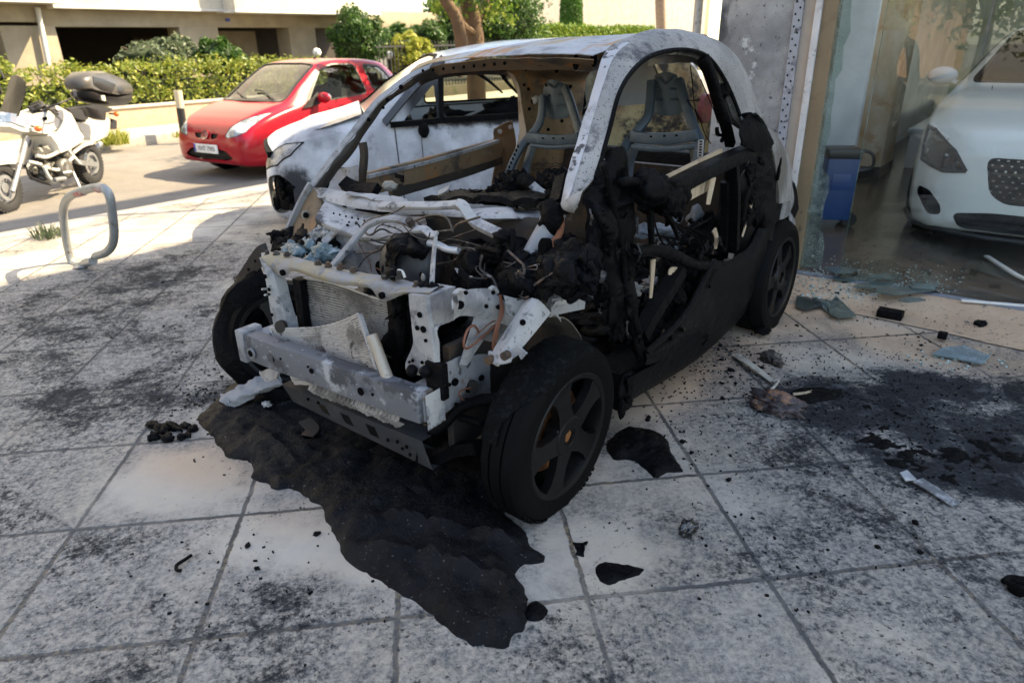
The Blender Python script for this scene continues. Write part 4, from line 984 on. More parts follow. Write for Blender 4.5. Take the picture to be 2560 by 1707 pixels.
# ---- near side inner wing, rails and brackets
rl_ = MB().sheet([row(Z2, ((1405, 862), (1530, 800), (1690, 790)), X=.43), row(Z2, ((1400, 1000), (1540, 960), (1700, 930)), X=.435), row(Z2, ((1390, 1168), (1560, 1042), (1705, 1010)), X=.425)], nu=16, nv=10, amp=.006, fs=16, thick=-.004)
ra = part(rl_, 'front_rail', 'ash_grey')
holes(Z2, ((1495, 950), (1650, 925), (1460, 965), (1425, 905), (1575, 990), (1500, 1080)), (.012, .010, .006, .006, .012, .006), ra, X=.442, nrm=(1, -.2, 0))
part(MB().disc(P(Z2(1600, 975), X=.45), (1, -.3, 0), .018, 8, t=.01), 'rail_bolt', 'dark_rust', ra)
part(MB().tube(row(Z2, ((1590, 985), (1540, 1000), (1525, 1030), (1580, 1085)), X=.46), .003, 6, n=14), 'loose_wire', 'copper', ra)
ap_ = part(MB().sheet([row(Z2, ((1488, 458), (1545, 418), (1640, 402), (1740, 408), (1850, 452), (1960, 480)), X=[.54, .50, .49, .5, .54, .58]), row(Z2, ((1490, 520), (1545, 490), (1640, 480), (1745, 490), (1855, 530), (1960, 545)), X=[.55, .515, .505, .515, .55, .6]), row(Z2, ((1490, 592), (1540, 565), (1640, 572), (1740, 602), (1850, 625), (1950, 600)), X=[.54, .50, .49, .50, .54, .59])], nu=30, nv=8, amp=.002, fs=14, thick=.004), 'inner_wing_rail', 'ash_white')
holes(Z2, ((1525, 497), (1680, 505), (1750, 510), (1560, 425), (1720, 425)), (.012, .006, .007, .006, .006), ap_, X=.525, nrm=(1, -.6, .1))
for q_ in (((1490, 440), (1520, 412), (1560, 420)), ((1700, 410), (1725, 395), (1748, 425))): part(MB().tube(row(Z2, q_, X=.52), .006, 6, n=6), 'rail_tab', 'ash_white', ap_)
part(MB().sheet([row(Z2, ((1612, 560), (1742, 600)), X=[.47, .50]), row(Z2, ((1570, 700), (1650, 720)), X=[.46, .47]), row(Z2, ((1522, 846), (1565, 852)), X=[.45, .455])], nu=4, nv=8, thick=-.004), 'strut_plate', 'ash_white')
part(MB().sheet([row(Z2, ((1780, 440), (1900, 470), (1990, 480)), X=[.55, .58, .62]), row(Z2, ((1800, 500), (1850, 560), (1940, 520)), X=[.55, .57, .60]), row(Z2, ((1790, 600), (1830, 630), (1860, 600)), X=[.53, .55, .57])], nu=8, nv=6, thick=-.004), 'wing_gusset', 'ash_white')
db = MB().sheet([row(Z2, ((1935, 482), (1985, 476), (2045, 545)), Y=[-.05, -.055, -.03]), row(Z2, ((1850, 610), (1895, 612), (1960, 650)), Y=[-.10, -.115, -.09]), row(Z2, ((1745, 770), (1790, 790), (1850, 795)), Y=[-.15, -.165, -.15]), row(Z2, ((1722, 840), (1770, 850), (1830, 838)), Y=[-.17, -.18, -.165])], nu=6, nv=12, thick=-.012)
dbo = part(db, 'headlight_bracket', 'ash_white', ang=25)
holes(Z2, ((1897, 602), (1830, 712)), (.0085, .009), dbo, Y=-.125, nrm=(.5, -1, .3), off=.0)
part(MB().bar(row(Z2, ((1700, 790), (1745, 800), (1740, 850)), Y=-.17), .02, .008, up=(0, -1, 0)).bar(row(Z2, ((1820, 800), (1880, 762), (1905, 778), (1880, 800)), Y=-.16), .02, .006, up=(0, -1, .2)), 'bracket_foot', 'ash_white', dbo)
for q_ in ((1797, 795), (1702, 822)): part(MB().disc(P(Z2(*q_), Y=-.185), (0, -1, 0), .0125, 10, t=.01), 'bracket_bolt', 'dark_rust', dbo)
part(MB().bar(row(Z2, ((2050, 510), (2250, 470)), X=[.63, .66]), .022, .05, up=(0, 0, 1)), 'wing_stay', 'ash_grey')
part(MB().sheet([row(Z2, ((2040, 560), (2080, 520), (2120, 580)), X=.62), row(Z2, ((2060, 575), (2090, 560), (2130, 600)), X=.62)], nu=8, nv=3, amp=.006, fs=20, thick=.004), 'torn_tab', 'ash_white')
wr_ = MB()
for i in range(7):
    o_ = random.uniform(-12, 12)
    wr_.tube(row(Z2, ((1765 + o_ * .4, 440), (1775 + o_, 540), (1745 + o_, 640), (1735 + o_ * 1.6, 740), (1745 + o_, 860 + random.uniform(-100, 20))), X=.535), .0022, 5, n=16)
wr_.tube(row(Z2, ((1765, 580), (1700, 650), (1580, 750), (1550, 730), (1570, 650), (1610, 620), (1640, 660)), X=.50), .0035, 6, n=26)
wr_.tube(row(Z2, ((1620, 680), (1700, 610), (1745, 590)), X=.50), .002, 5, n=8)
part(wr_, 'wiring', 'copper')
part(MB().tube(row(Z2, ((1340, 1225), (1385, 1235), (1440, 1195), (1510, 1120), (1590, 1080), (1690, 1058), (1760, 1040)), X=[.36, .38, .41, .44, .48, .54, .58]), .016, 10, n=30), 'anti_roll_bar', 'black_panel')
part(MB().bar(row(Z2, ((1290, 1395), (1400, 1390), (1520, 1345), (1650, 1330)), X=[.30, .36, .44, .55]), .05, .035, up=(0, 0, 1), n=14).tube(row(Z2, ((1530, 1160), (1660, 1195)), X=[.45, .56]), .012, 8), 'control_arm', 'black_panel')
# engine bay filler: dark lumps between the rails and behind the radiator
eb = MB().bb(-.42, .40, -.02, .26, .20, .46)
for i in range(26):
    eb.lump((random.uniform(-.42, .42), random.uniform(-.10, .15), random.uniform(.22, .52)), [random.uniform(.04, .10) for _ in range(3)], i, .5, 1.8, 2)
part(eb, 'engine_remains', 'melt')
# ---- far side wing remains
fb = part(MB().bar(row(Z2, ((212, 375), (255, 350), (355, 205), (400, 180)), Y=[.02, .02, 0, .02]), .06, .012, up=(.6, -.6, .3), n=14), 'wing_bracket', 'dark_rust')
holes(Z2, ((240, 370), (290, 290), (330, 240)), (.012, .007, .006), fb, Y=-.01)
mh = MB()
for i in range(12):
    x, y = random.uniform(500, 780), random.uniform(150, 250)
    mh.lump(P(Z2(x, y), Y=random.uniform(-.06, .04)), (random.uniform(.02, .045), random.uniform(.02, .04), random.uniform(.012, .03)), i, .6, 1.7, 2)
part(mh, 'melted_headlight', 'ice_glass')
mk = MB()
mk.sheet([row(Z2, ((420, 90), (520, 70), (640, 70), (760, 90)), Y=.12), row(Z2, ((430, 130), (540, 130), (660, 120), (790, 140)), Y=.05), row(Z2, ((440, 190), (560, 170), (680, 180), (800, 200)), Y=[.0, .02, .0, .02])], nu=44, nv=20, amp=.03, fs=18, seed=6, thick=-.01)
for i in range(7): mk.lump(P(Z2(random.uniform(430, 760), random.uniform(80, 160)), Y=.05), [random.uniform(.015, .03) for _ in range(3)], i + 50, .6, 1.8, 3)
part(mk, 'charred_wing_mass', 'char')
mg = MB()
for i in range(10): mg.lump(P(Z2(random.uniform(640, 760), random.uniform(60, 120)), Y=.05), random.uniform(.012, .025), i + 20, .8, 2.2, 2)
part(mg, 'ash_crust', 'ash_white')
part(MB().bar(row(Z2, ((725, 135), (800, 62), (812, 70)), Y=[.0, .04, .04]), .03, .005, up=(0, -1, .4), n=6), 'small_bracket', 'ash_grey')
# ---- cowl, bulkhead, wipers
def cowlY(n_, back=.21, fwd=.10): return [back - (back - fwd) * (1 - (2 * i / (n_ - 1) - 1) ** 2) for i in range(n_)]
Ct = ((668, 978), (800, 1000), (1000, 1040), (1200, 1068), (1400, 1082), (1580, 1108), (1680, 1100), (1830, 1102), (1850, 1122), (2010, 1118))
Cm = ((650, 1000), (790, 1040), (1000, 1080), (1200, 1100), (1400, 1118), (1580, 1135), (1690, 1138), (1830, 1140), (1880, 1142), (2005, 1140))
Cb = ((640, 1018), (760, 1070), (990, 1118), (1200, 1135), (1400, 1148), (1580, 1160), (1700, 1166), (1830, 1168), (1900, 1168), (2000, 1166))
cy = cowlY(10)
cw = part(MB().sheet([row(Z1, Ct, Y=[y + .05 for y in cy]), row(Z1, Cm, Y=[y + .012 for y in cy]), row(Z1, Cb, Y=cy)], nu=48, nv=8, amp=.004, fs=9, thick=.004), 'cowl_frame', 'ash_white')
part(MB().sheet([row(Z1, ((870, 1008), (1000, 1022), (1140, 1032), (1215, 1050)), Y=.19), row(Z1, ((860, 1022), (1000, 1050), (1140, 1070), (1230, 1085)), Y=.16)], nu=14, nv=4, amp=.005, fs=12, thick=.004), 'cowl_strip', 'ash_white', cw)
part(MB().sheet([row(Z1, ((915, 1108), (1100, 1130), (1130, 1140)), Y=.13), row(Z1, ((910, 1118), (1090, 1152), (1110, 1150)), Y=.128)], nu=10, nv=2, thick=.006), 'cowl_slot', 'hole', cw)
lp = part(MB().sheet([row(Z1, ((735, 1075), (900, 1120), (1100, 1150), (1320, 1165)), Y=.17), row(Z1, ((705, 1120), (880, 1185), (1080, 1215), (1330, 1215)), Y=.10), row(Z1, ((680, 1165), (850, 1240), (1000, 1275), (1260, 1262)), Y=.03), row(Z1, ((690, 1195), (850, 1268), (1000, 1298), (1260, 1290)), Y=.04)], nu=30, nv=14, amp=.003, fs=10, thick=-.004), 'scuttle_panel', 'ash_white')
holes(Z1, [(790 + i * 36, 1140 + i * 8.4) for i in range(14)] + [(760 + i * 40, 1165 + i * 9) for i in range(6)], .0035, lp, Y=.088, nrm=(0, -1, .8))
holes(Z1, ((745, 1180), (870, 1215)), (.006, .008), lp, Y=.06, nrm=(0, -1, .8))
fw_ = part(MB().sheet([row(Z1, ((800, 1250), (960, 1290), (1120, 1330), (1250, 1330)), Y=.06), row(Z1, ((810, 1370), (960, 1400), (1120, 1420), (1250, 1430)), Y=.055), row(Z1, ((800, 1500), (960, 1530), (1120, 1560), (1250, 1600)), Y=.06)], nu=20, nv=14, amp=.010, fs=9, thick=.005), 'bulkhead', 'ash_grey')
part(MB().disc(P(Z1(1062, 1458), Y=.045), (0, -1, 0), .023, 20, .026, t=.004), 'bulkhead_hole', 'hole', fw_)
part(MB().disc(P(Z10(845, 155), Y=.04), (0, -1, 0), .005, 10, t=.003), 'bulkhead_hole', 'hole', fw_)
part(MB().tube(row(Z10, ((1060, 120), (1110, 210), (1170, 310), (1190, 410)), Y=.03), .0018, 5, n=14).tube(row(Z10, ((1240, 370), (1290, 400), (1310, 440)), Y=.02), .002, 5, n=8), 'loose_wire', 'copper', fw_)
part(MB().sheet([row(Z1, ((1290, 1160), (1600, 1180), (2010, 1170)), Y=.17), row(Z1, ((1290, 1260), (1650, 1290), (1990, 1280)), Y=.16), row(Z1, ((1240, 1400), (1650, 1420), (1960, 1400)), Y=.14), row(Z1, ((1240, 1620), (1650, 1650), (2000, 1650)), Y=.14)], nu=24, nv=14, amp=.012, fs=9, thick=.005), 'blackened_bulkhead', 'dark_rust')
bs = P(Z10(1620, 330), Y=.0)
tilt = Matrix.Rotation(R_(-14), 3, 'X') @ Matrix.Rotation(R_(16), 3, 'Z')
bo2 = MB().lathe([(-.075, 0), (-.075, .062), (-.055, .092), (-.03, .100), (0, .102), (.02, .100), (.03, .08), (.036, .05), (.036, 0)], bs, 'Y', 36, tilt)
bst = part(bo2, 'brake_booster', surf('booster', (.022, .022, .024), [(5, .5, .7, (.035, .035, .037))], rough=.5, bump=(50, .2, .003)))
mb = MB()
mb.sheet([row(Z10, ((1340, 250), (1380, 130), (1480, 60), (1620, 60), (1720, 130)), Y=[-.02, -.03, -.03, -.02, .0]), row(Z10, ((1345, 330), (1400, 230), (1500, 150), (1620, 150), (1700, 200)), Y=[-.05, -.075, -.085, -.075, -.05]), row(Z10, ((1350, 420), (1420, 330), (1500, 260), (1560, 210), (1640, 230)), Y=[-.05, -.085, -.095, -.09, -.07])], nu=40, nv=24, amp=.022, fs=20, seed=4, thick=-.008)
part(mb, 'melted_skin', 'melt', bst)
holes(Z10, ((1725, 450),), .012, bst, Y=-.10)
part(MB().lump(P(Z10(1725, 470), Y=-.11), (.008, .006, .014), 2, .2, 1, 2), 'stud', 'tan_ash', bst)
# wiper linkage
def flat(zf, pts, Y, w, h, n_=24, up=(0, -.5, .85)): return MB().bar(row(zf, pts, Y=Y), w, h, up=up, n=n_)
wa = part(flat(Z1, ((765, 1465), (860, 1350), (960, 1232), (1010, 1196), (1075, 1172), (1160, 1172), (1240, 1196)), [-.13, -.08, -.02, -.01, 0, .0, 0], .026, .016), 'wiper_arm', 'ash_grey', bevel=.005)
part(MB().disc(P(Z1(1235, 1188), Y=-.015), (0, -.6, .8), .012, 14, t=.012), 'pivot', 'dark_rust', wa)
wb = part(flat(Z1, ((1060, 1092), (1200, 1092), (1400, 1092), (1505, 1085)), [.10, .08, .07, .06], .030, .016, 14), 'wiper_arm', 'ash_white', bevel=.005)
part(flat(Z1, ((1505, 1083), (1545, 1095), (1580, 1145), (1620, 1190), (1700, 1232), (1780, 1270)), [.06, .055, .05, .045, .03, .02], .032, .022, 24), 'arm_end', 'ash_white', wb, bevel=.007)
part(MB().lump(P(Z1(1770, 1272), Y=.01), (.026, .02, .018), 4, .4, 1.6), 'arm_pivot', 'char', wb)
part(flat(Z1, ((1256, 1232), (1320, 1232), (1360, 1262), (1392, 1262)), [-.01, -.01, -.02, -.02], .026, .012, 12), 'wiper_link', 'ash_white', bevel=.004)
part(MB().bar(row(Z1, ((1384, 1280), (1370, 1420), (1362, 1568), (1358, 1590)), Y=[-.03, -.09, -.13, -.14]), .016, .006, up=(0, -1, 0), n=14), 'upright_link', 'ash_white')
part(MB().tube(row(Z1, ((1345, 1312), (1400, 1322), (1450, 1345), (1522, 1355)), Y=[0, 0, .0, .0]), .0115, 10, n=12), 'silver_pipe', surf('silver', (.62, .63, .65), rough=.4, metal=.3))
# near side strut: ashen upper, rust stains
ps = part(MB().bar(row(Z8, ((1240, 1090), (1190, 1230), (1080, 1400), (975, 1560)), Y=[.16, .14, .10, .06]), .045, .05, up=(-.5, -.7, .3), n=16, scale=[1.25, .8]), 'wing_brace', 'ash_grey', bevel=.008)
part(MB().lump(P(Z8(1215, 1150), Y=.13), (.034, .03, .045), 5, .4, 1.5).lump(P(Z8(1235, 1050), Y=.15), (.05, .03, .02), 6, .5, 1.8), 'hinge_boss', 'char', ps)
part(MB().bar(row(Z8, ((1300, 1060), (1320, 1200), (1300, 1330), (1220, 1440), (1150, 1560)), Y=[.15, .14, .12, .09, .07]), .016, .01, up=(0, -1, 0), n=16), 'rust_streak_edge', surf('orange_rust', (.20, .075, .035), [(12, .5, .7, (.08, .04, .025))], rough=.85), ps)
part(MB().disc(P(Z8(1145, 1470), Y=.055), (-.3, -1, .2), .018, 14, .026, t=.012), 'brace_hole', 'hole', ps)
# black molten mass over the near front corner
mm = MB()
sd = 100
mrow = lambda y, xs, Y, w=12: row(Z2, [(x, y + w * math.sin(x * .031 + y)) for x in xs], Y=Y)
XS = [1490, 1600, 1720, 1850, 1980, 2110, 2230, 2330]
mm.sheet([mrow(140, XS, [.16] * 8), mrow(200, XS, [.10, .06, .09, .04, .10, .06, .09, .10]), mrow(270, XS, [.03, -.02, .05, .0, .04, .0, .05, .06]), mrow(340, XS, [.02, -.03, .01, -.05, .0, -.04, .02, .03]), mrow(400, XS, [.03, .0, -.02, -.06, -.02, -.05, .0, .02], 22), mrow(455, XS, [.05, .04, .03, -.02, -.01, -.03, -.01, .02], 30)], nu=84, nv=48, amp=.034, fs=13, seed=2.0, thick=-.012)
mm.sheet([mrow(180, XS[3:], [.05] * 5), mrow(290, XS[3:], [-.03, .01, -.06, .0, .0]), mrow(380, XS[3:], [-.07, -.02, -.07, -.03, .0], 26)], nu=50, nv=30, amp=.026, fs=18, seed=7.0, thick=-.008)
for i in range(7):
    u, v = random.random(), random.random()
    mm.lump(P(Z2(1560 + u * 640, 170 + v * 240), Y=.04 - .08 * v), [random.uniform(.025, .05), random.uniform(.02, .035), random.uniform(.02, .04)], sd + i, .4, 1.5, 4)
mm.lumpy = True
for pts in (((1830, 60), (1830, 170), (1790, 250), (1820, 330)), ((1560, 210), (1660, 170), (1760, 190)), ((1900, 180), (1870, 260), (1890, 360), (1840, 430)), ((2040, 230), (2120, 300), (2200, 420), (2290, 470)), ((1600, 300), (1700, 340), (1850, 350), (1990, 330)), ((2100, 120), (2150, 260), (2260, 330), (2320, 420))):
    mm.tube(row(Z2, pts, Y=[.05, -.02]), .013, 9, n=14, scale=[1, .7])
part(mm, 'molten_wing_mass', 'melt')
part(MB().sheet([row(Z2, ((1495, 275), (1600, 300)), Y=-.03), row(Z2, ((1530, 340), (1610, 330)), Y=-.04), row(Z2, ((1560, 385), (1575, 390)), Y=-.04)], nu=6, nv=6, amp=.006, fs=20, thick=.004), 'bare_metal_scrap', 'ash_white')
part(MB().sheet([row(Z2, ((2085, 480), (2200, 440), (2240, 390)), X=.655), row(Z2, ((2075, 505), (2200, 480), (2262, 462)), X=.66)], nu=10, nv=4, amp=.004, fs=18, thick=.005), 'bare_wing_edge', 'ash_white')
# wheel arch liner
wl_ = MB(); rows = []
for i in range(19):
    a = R_(-24 + 100 * i / 18)
    rows.append([Vector((x, .03 + .325 * math.sin(a), .27 + .325 * math.cos(a))) for x in (.44, .49, .53, .57)])
part(wl_.sheet(rows, nu=6, amp=.006, fs=7, thick=.004), 'wheel_arch_liner', surf('liner', (.17, .15, .12), [(5, .5, .7, (.06, .055, .05)), (16, .58, .7, (.10, .06, .03))], rough=.8))
part(MB().bb(.40, .425, -.18, .35, .2, .55), 'inner_wing_wall', 'dark_rust')
tw_ = MB()
for i in range(15):
    x, y = random.uniform(900, 1300), random.uniform(1180, 1480)
    pts = [(x, y)]
    for k in range(4): pts.append((pts[-1][0] + random.uniform(20, 130), pts[-1][1] + random.uniform(-70, 80)))
    tw_.tube(row(Z1, pts, Y=[random.uniform(-.02, .06), random.uniform(-.06, .06)]), random.choice((.0016, .0022, .0035)), 5, n=22)
for i in range(12):
    x, y = random.uniform(1480, 2150), random.uniform(160, 420)
    pts = [(x, y)]
    for k in range(4): pts.append((pts[-1][0] + random.uniform(-70, 90), pts[-1][1] + random.uniform(-40, 80)))
    tw_.tube(row(Z2, pts, Y=[random.uniform(-.08, -.03), random.uniform(-.10, -.04)]), random.choice((.0016, .0024, .004)), 5, n=22)
part(tw_, 'charred_wiring', surf('charred_wire', (.015, .013, .012), [(20, .5, .6, (.10, .06, .04)), (30, .58, .66, (.22, .21, .20))], rough=.6))
sp_ = []
for i in range(26):
    x, y = random.uniform(60, 420), random.uniform(420, 1450)
    l_, w_ = random.uniform(40, 130), random.uniform(8, 26); X0 = .705 + random.uniform(0, .03)
    m_ = MB().sheet([row(Z9, ((x, y), (x + w_ * .2, y + l_ * .5), (x - w_ * .2, y + l_)), X=[X0, X0 + .012, X0 - .005]), row(Z9, ((x + w_, y + 5), (x + w_ * 1.3, y + l_ * .5), (x + w_ * .6, y + l_ * 1.05)), X=[X0 - .01, X0 + .02, X0])], nu=12, nv=4, amp=.010, fs=24, seed=i, thick=-.003)
    part(m_, 'peeling_strip', 'black_panel' if i % 4 else surf('grey_peel', (.05, .05, .052), [(20, .5, .6, (.012, .012, .013))], rough=.6))
for i in range(22):
    x, y = random.uniform(420, 1000), random.uniform(620, 1380)
    l_, w_ = random.uniform(40, 140), random.uniform(6, 20); X0 = .69 + random.uniform(-.05, .03); dx_ = random.uniform(-60, 40)
    m_ = MB().sheet([row(Z9, ((x, y), (x + dx_ * .4, y + l_ * .5), (x + dx_, y + l_)), X=[X0, X0 + .02, X0]), row(Z9, ((x + w_, y + 5), (x + w_ + dx_ * .4, y + l_ * .5), (x + w_ * .5 + dx_, y + l_ * 1.05)), X=[X0 - .01, X0 + .01, X0])], nu=12, nv=4, amp=.012, fs=24, seed=i + 40, thick=-.003)
    part(m_, 'peeling_strip', 'black_panel' if i % 5 else 'dark_rust')
# ---- windscreen surround and roof
def lerpl(a, b_, n_): return [a + (b_ - a) * i / (n_ - 1) for i in range(n_)]
O1 = ((655, 962), (700, 900), (780, 795), (900, 642), (1015, 492), (1120, 402), (1230, 322), (1345, 268))
O2 = ((668, 985), (725, 915), (806, 810), (925, 660), (1040, 508), (1140, 422), (1245, 345), (1352, 290))
I1 = ((730, 985), (790, 905), (880, 800), (975, 655), (1085, 500), (1180, 428), (1290, 358), (1400, 322))
yy = [.20, .235, .28, .37, .46, .53, .60, .66]
fa = part(MB().sheet([row(Z1, O1, Y=yy), row(Z1, O2, Y=[y - .004 for y in yy])], nu=30, nv=3, amp=.003, fs=10, thick=-.006), 'a_pillar', 'ash_grey')
part(MB().sheet([row(Z1, O2, Y=[y - .002 for y in yy]), row(Z1, [((a[0] + b_[0]) / 2, (a[1] + b_[1]) / 2) for a, b_ in zip(O2, I1)], Y=[y + .02 for y in yy]), row(Z1, I1, Y=[y + .06 for y in yy])], nu=30, nv=6, amp=.004, fs=12, thick=-.004), 'pillar_inner_face', 'dark_rust', fa)
holes(Z1, ((1000, 590), (940, 665), (1110, 475), (1190, 400), (820, 850), (1085, 520)), (.008, .014, .008, .009, .008, .006), fa, Y=.40, nrm=(.4, -1, .3), off=.012)
part(MB().bar(row(Z1, ((655, 962), (600, 1060), (545, 1180), (490, 1310)), Y=[.20, .17, .13, .10]), .012, .03, up=(0, -1, .5), n=14), 'wing_edge_strip', 'ash_grey', fa)
pn = part(MB().sheet([row(Z1, ((668, 985), (735, 1075)), Y=[.2, .2]), row(Z1, ((590, 1110), (700, 1165)), Y=[.16, .12]), row(Z1, ((500, 1300), (640, 1290)), Y=[.10, .06])], nu=10, nv=12, amp=.008, fs=10, thick=.004), 'wing_inner_panel', 'rust')
part(MB().disc(P(Z1(620, 1146), Y=.128), (.3, -1, .3), .019, 18, t=.003), 'panel_ring', 'tan_ash', pn)
part(MB().disc(P(Z1(622, 1148), Y=.122), (.3, -1, .3), .011, 14, t=.004), 'panel_hole', 'hole', pn)
part(MB().sheet([row(Z1, ((760, 880), (850, 870), (925, 850)), Y=.36), row(Z1, ((760, 950), (850, 960), (930, 950)), Y=.34), row(Z1, ((750, 1000), (850, 1010), (930, 1010)), Y=.30)], nu=10, nv=8, amp=.006, fs=12, thick=.004), 'pillar_foot_panel', 'ash_grey', fa)
part(MB().bar(row(Z1, ((955, 720), (965, 800), (950, 950)), Y=.42), .03, .02, up=(0, -1, 0), n=6), 'door_hinge', 'dark_rust', fa)
# roof skin
hdr = row(Z1, ((1230, 320), (1345, 265), (1500, 235), (1700, 214), (1850, 208), (2000, 204), (2160, 206), (2310, 212)), Y=[.62, .66, .60, .56, .55, .54, .53, .53])
def roofrow(y, zc, xl, xr, n_=8, drop=.03):
    out = []
    for i in range(n_):
        u = i / (n_ - 1); x = xl + (xr - xl) * u
        out.append(Vector((x, y, zc + .055 * x - drop * (2 * u - 1) ** 2)))
    return out
rf = part(MB().sheet([hdr, [a.lerp(b_, .5) + Vector((0, 0, .012)) for a, b_ in zip(hdr, roofrow(.80, 1.335, -.53, .50))], roofrow(.80, 1.335, -.53, .50), roofrow(1.05, 1.362, -.55, .53), roofrow(1.30, 1.362, -.555, .50), roofrow(1.48, 1.325, -.55, .44), roofrow(1.58, 1.26, -.53, .40)], nu=40, nv=40, amp=.005, fs=5, thick=.003), 'roof', 'roof_ash')
hu = [p + Vector((0, .004, -.012)) for p in hdr]
hv = row(Z1, ((1290, 362), (1400, 330), (1500, 312), (1700, 300), (1850, 296), (2000, 294), (2160, 296), (2310, 300)), Y=[.72, .74, .70, .68, .67, .66, .65, .65])
part(MB().sheet([hu, [a.lerp(b_, .5) for a, b_ in zip(hu, hv)], hv], nu=40, nv=6, amp=.003, fs=12, thick=.003), 'header_underside', 'rust', rf)
holes(Z1, [(1330 + i * 60, 292 - i * 5.5) for i in range(9)], .006, rf, Y=.60, nrm=(0, -1, -.2), off=.02)
hb = part(MB().sheet([row(Z1, ((2120, 225), (2230, 222), (2345, 230)), Y=.60), row(Z1, ((2120, 265), (2220, 300), (2345, 300)), Y=.70)], nu=10, nv=6, amp=.004, fs=12, thick=.003), 'header_end', 'ash_grey', rf)
holes(Z1, ((2220, 252), (2325, 232)), (.012, .012), hb, Y=.60, nrm=(0, -1, 0), off=.012, r2=.024)
# far side rail, pillar, quarter: rusted inner steel
part(MB().sheet([row(Z1, ((1290, 358), (1400, 322), (1600, 305), (1820, 302)), Y=[.66, .80, 1.0, 1.30]), row(Z1, ((1300, 385), (1410, 345), (1600, 325), (1800, 325)), Y=[.68, .82, 1.02, 1.32])], nu=14, nv=3, thick=.01), 'roof_rail', 'dark_rust')
BPc = [1.28, 1.36, 1.50, 1.66, 1.74]
bp = part(MB().sheet([row(Z1, ((1790, 300), (1880, 225), (2020, 215), (2180, 215), (2345, 220)), Y=[1.28, 1.25, 1.2, 1.15, 1.1]),
   row(Z1, ((1832, 345), (1910, 330), (2040, 340), (2180, 350), (2280, 330)), Y=BPc),
   row(Z1, ((1868, 450), (1940, 450), (2060, 460), (2180, 460), (2250, 440)), Y=BPc),
   row(Z1, ((1880, 560), (1950, 560), (2060, 560), (2180, 560), (2245, 560)), Y=BPc),
   row(Z1, ((1885, 660), (1950, 670), (2060, 680), (2180, 680), (2250, 680)), Y=BPc),
   row(Z1, ((1850, 760), (1930, 780), (2060, 800), (2180, 800), (2280, 800)), Y=BPc),
   row(Z1, ((1770, 960), (1880, 980), (2060, 1000), (2180, 1000), (2300, 1000)), Y=BPc)], nu=30, nv=44, amp=.014, fs=7, thick=.005), 'b_pillar', 'rust')
bl2 = [(1975, 475), (2010, 260), (1930, 290), (1950, 520), (2060, 640), (1940, 700), (1905, 620), (2110, 300), (2190, 390), (2205, 480), (2205, 505), (2180, 430), (1990, 235), (2060, 240), (2140, 590), (1920, 380), (1945, 405), (2050, 380), (1900, 440)]
holes(Z1, bl2, [.014] + [.008] * 18, bp, Y=1.34, nrm=(.3, -1, 0), off=.035)
part(MB().lump(P(Z1(1975, 470), Y=1.30), (.02, .015, .018), 4, .5, 2), 'belt_anchor', 'ash_white', bp)
part(MB().sheet([row(Z1, ((1810, 305), (1845, 320)), Y=[1.26, 1.25]), row(Z1, ((1858, 400), (1872, 395)), Y=[1.26, 1.25]), row(Z1, ((1872, 560), (1900, 560)), Y=[1.26, 1.25]), row(Z1, ((1872, 690), (1915, 690)), Y=[1.24, 1.23]), row(Z1, ((1800, 900), (1850, 890)), Y=[1.2, 1.19]), row(Z1, ((1770, 1000), (1790, 1000)), Y=[1.18, 1.17])], nu=4, nv=26, amp=.003, fs=10, thick=.004), 'pillar_flange', surf('flange', (.28, .23, .185), [(8, .5, .7, (.16, .12, .09)), (30, .62, .7, (.05, .045, .04))], rough=.8), bp)
part(MB().sheet([row(Z8, ((960, 380), (1200, 390), (1460, 380)), Y=1.62), row(Z8, ((980, 560), (1200, 560), (1440, 560)), Y=1.60), row(Z8, ((950, 760), (1200, 770), (1420, 760)), Y=1.56), row(Z8, ((900, 1000), (1200, 1000), (1420, 1000)), Y=1.5)], nu=26, nv=18, amp=.03, fs=9, thick=.005), 'rear_bulkhead', 'dark_rust')
# far door: two rusted ribs, lock plate, rear edge
fd = part(MB().bar(row(Z1, ((972, 968), (1200, 908), (1480, 832), (1765, 752)), X=[-.62, -.62, -.61, -.60]), .03, .10, up=(0, 0, 1), n=12), 'door_beam', 'rust', bevel=.008)
part(MB().bar(row(Z1, ((980, 922), (1300, 846), (1560, 772), (1752, 712)), X=[-.60, -.60, -.59, -.58]), .022, .014, up=(0, 0, 1), n=10), 'beam_rib', 'ash_grey', fd)
part(MB().bar(row(Z1, ((1120, 1010), (1400, 932), (1600, 872), (1765, 812)), X=[-.62, -.62, -.61, -.60]), .03, .055, up=(0, 0, 1), n=12), 'beam_rib', 'dark_rust', fd)
lkp = part(MB().sheet([row(Z8, ((600, 180), (700, 120), (790, 95)), X=-.60), row(Z8, ((595, 240), (700, 260), (810, 230)), X=-.60), row(Z8, ((590, 420), (690, 450), (830, 400)), X=-.59), row(Z8, ((600, 620), (680, 640), (740, 640)), X=-.59), row(Z8, ((545, 880), (600, 880), (680, 830)), X=-.59)], nu=12, nv=20, amp=.008, fs=14, thick=.005), 'lock_plate', 'rust', fd)
holes(Z8, ((645, 212), (758, 165)), .012, lkp, X=-.585, nrm=(1, -.6, 0), off=.012, mat='ash_white', name='lock_opening')
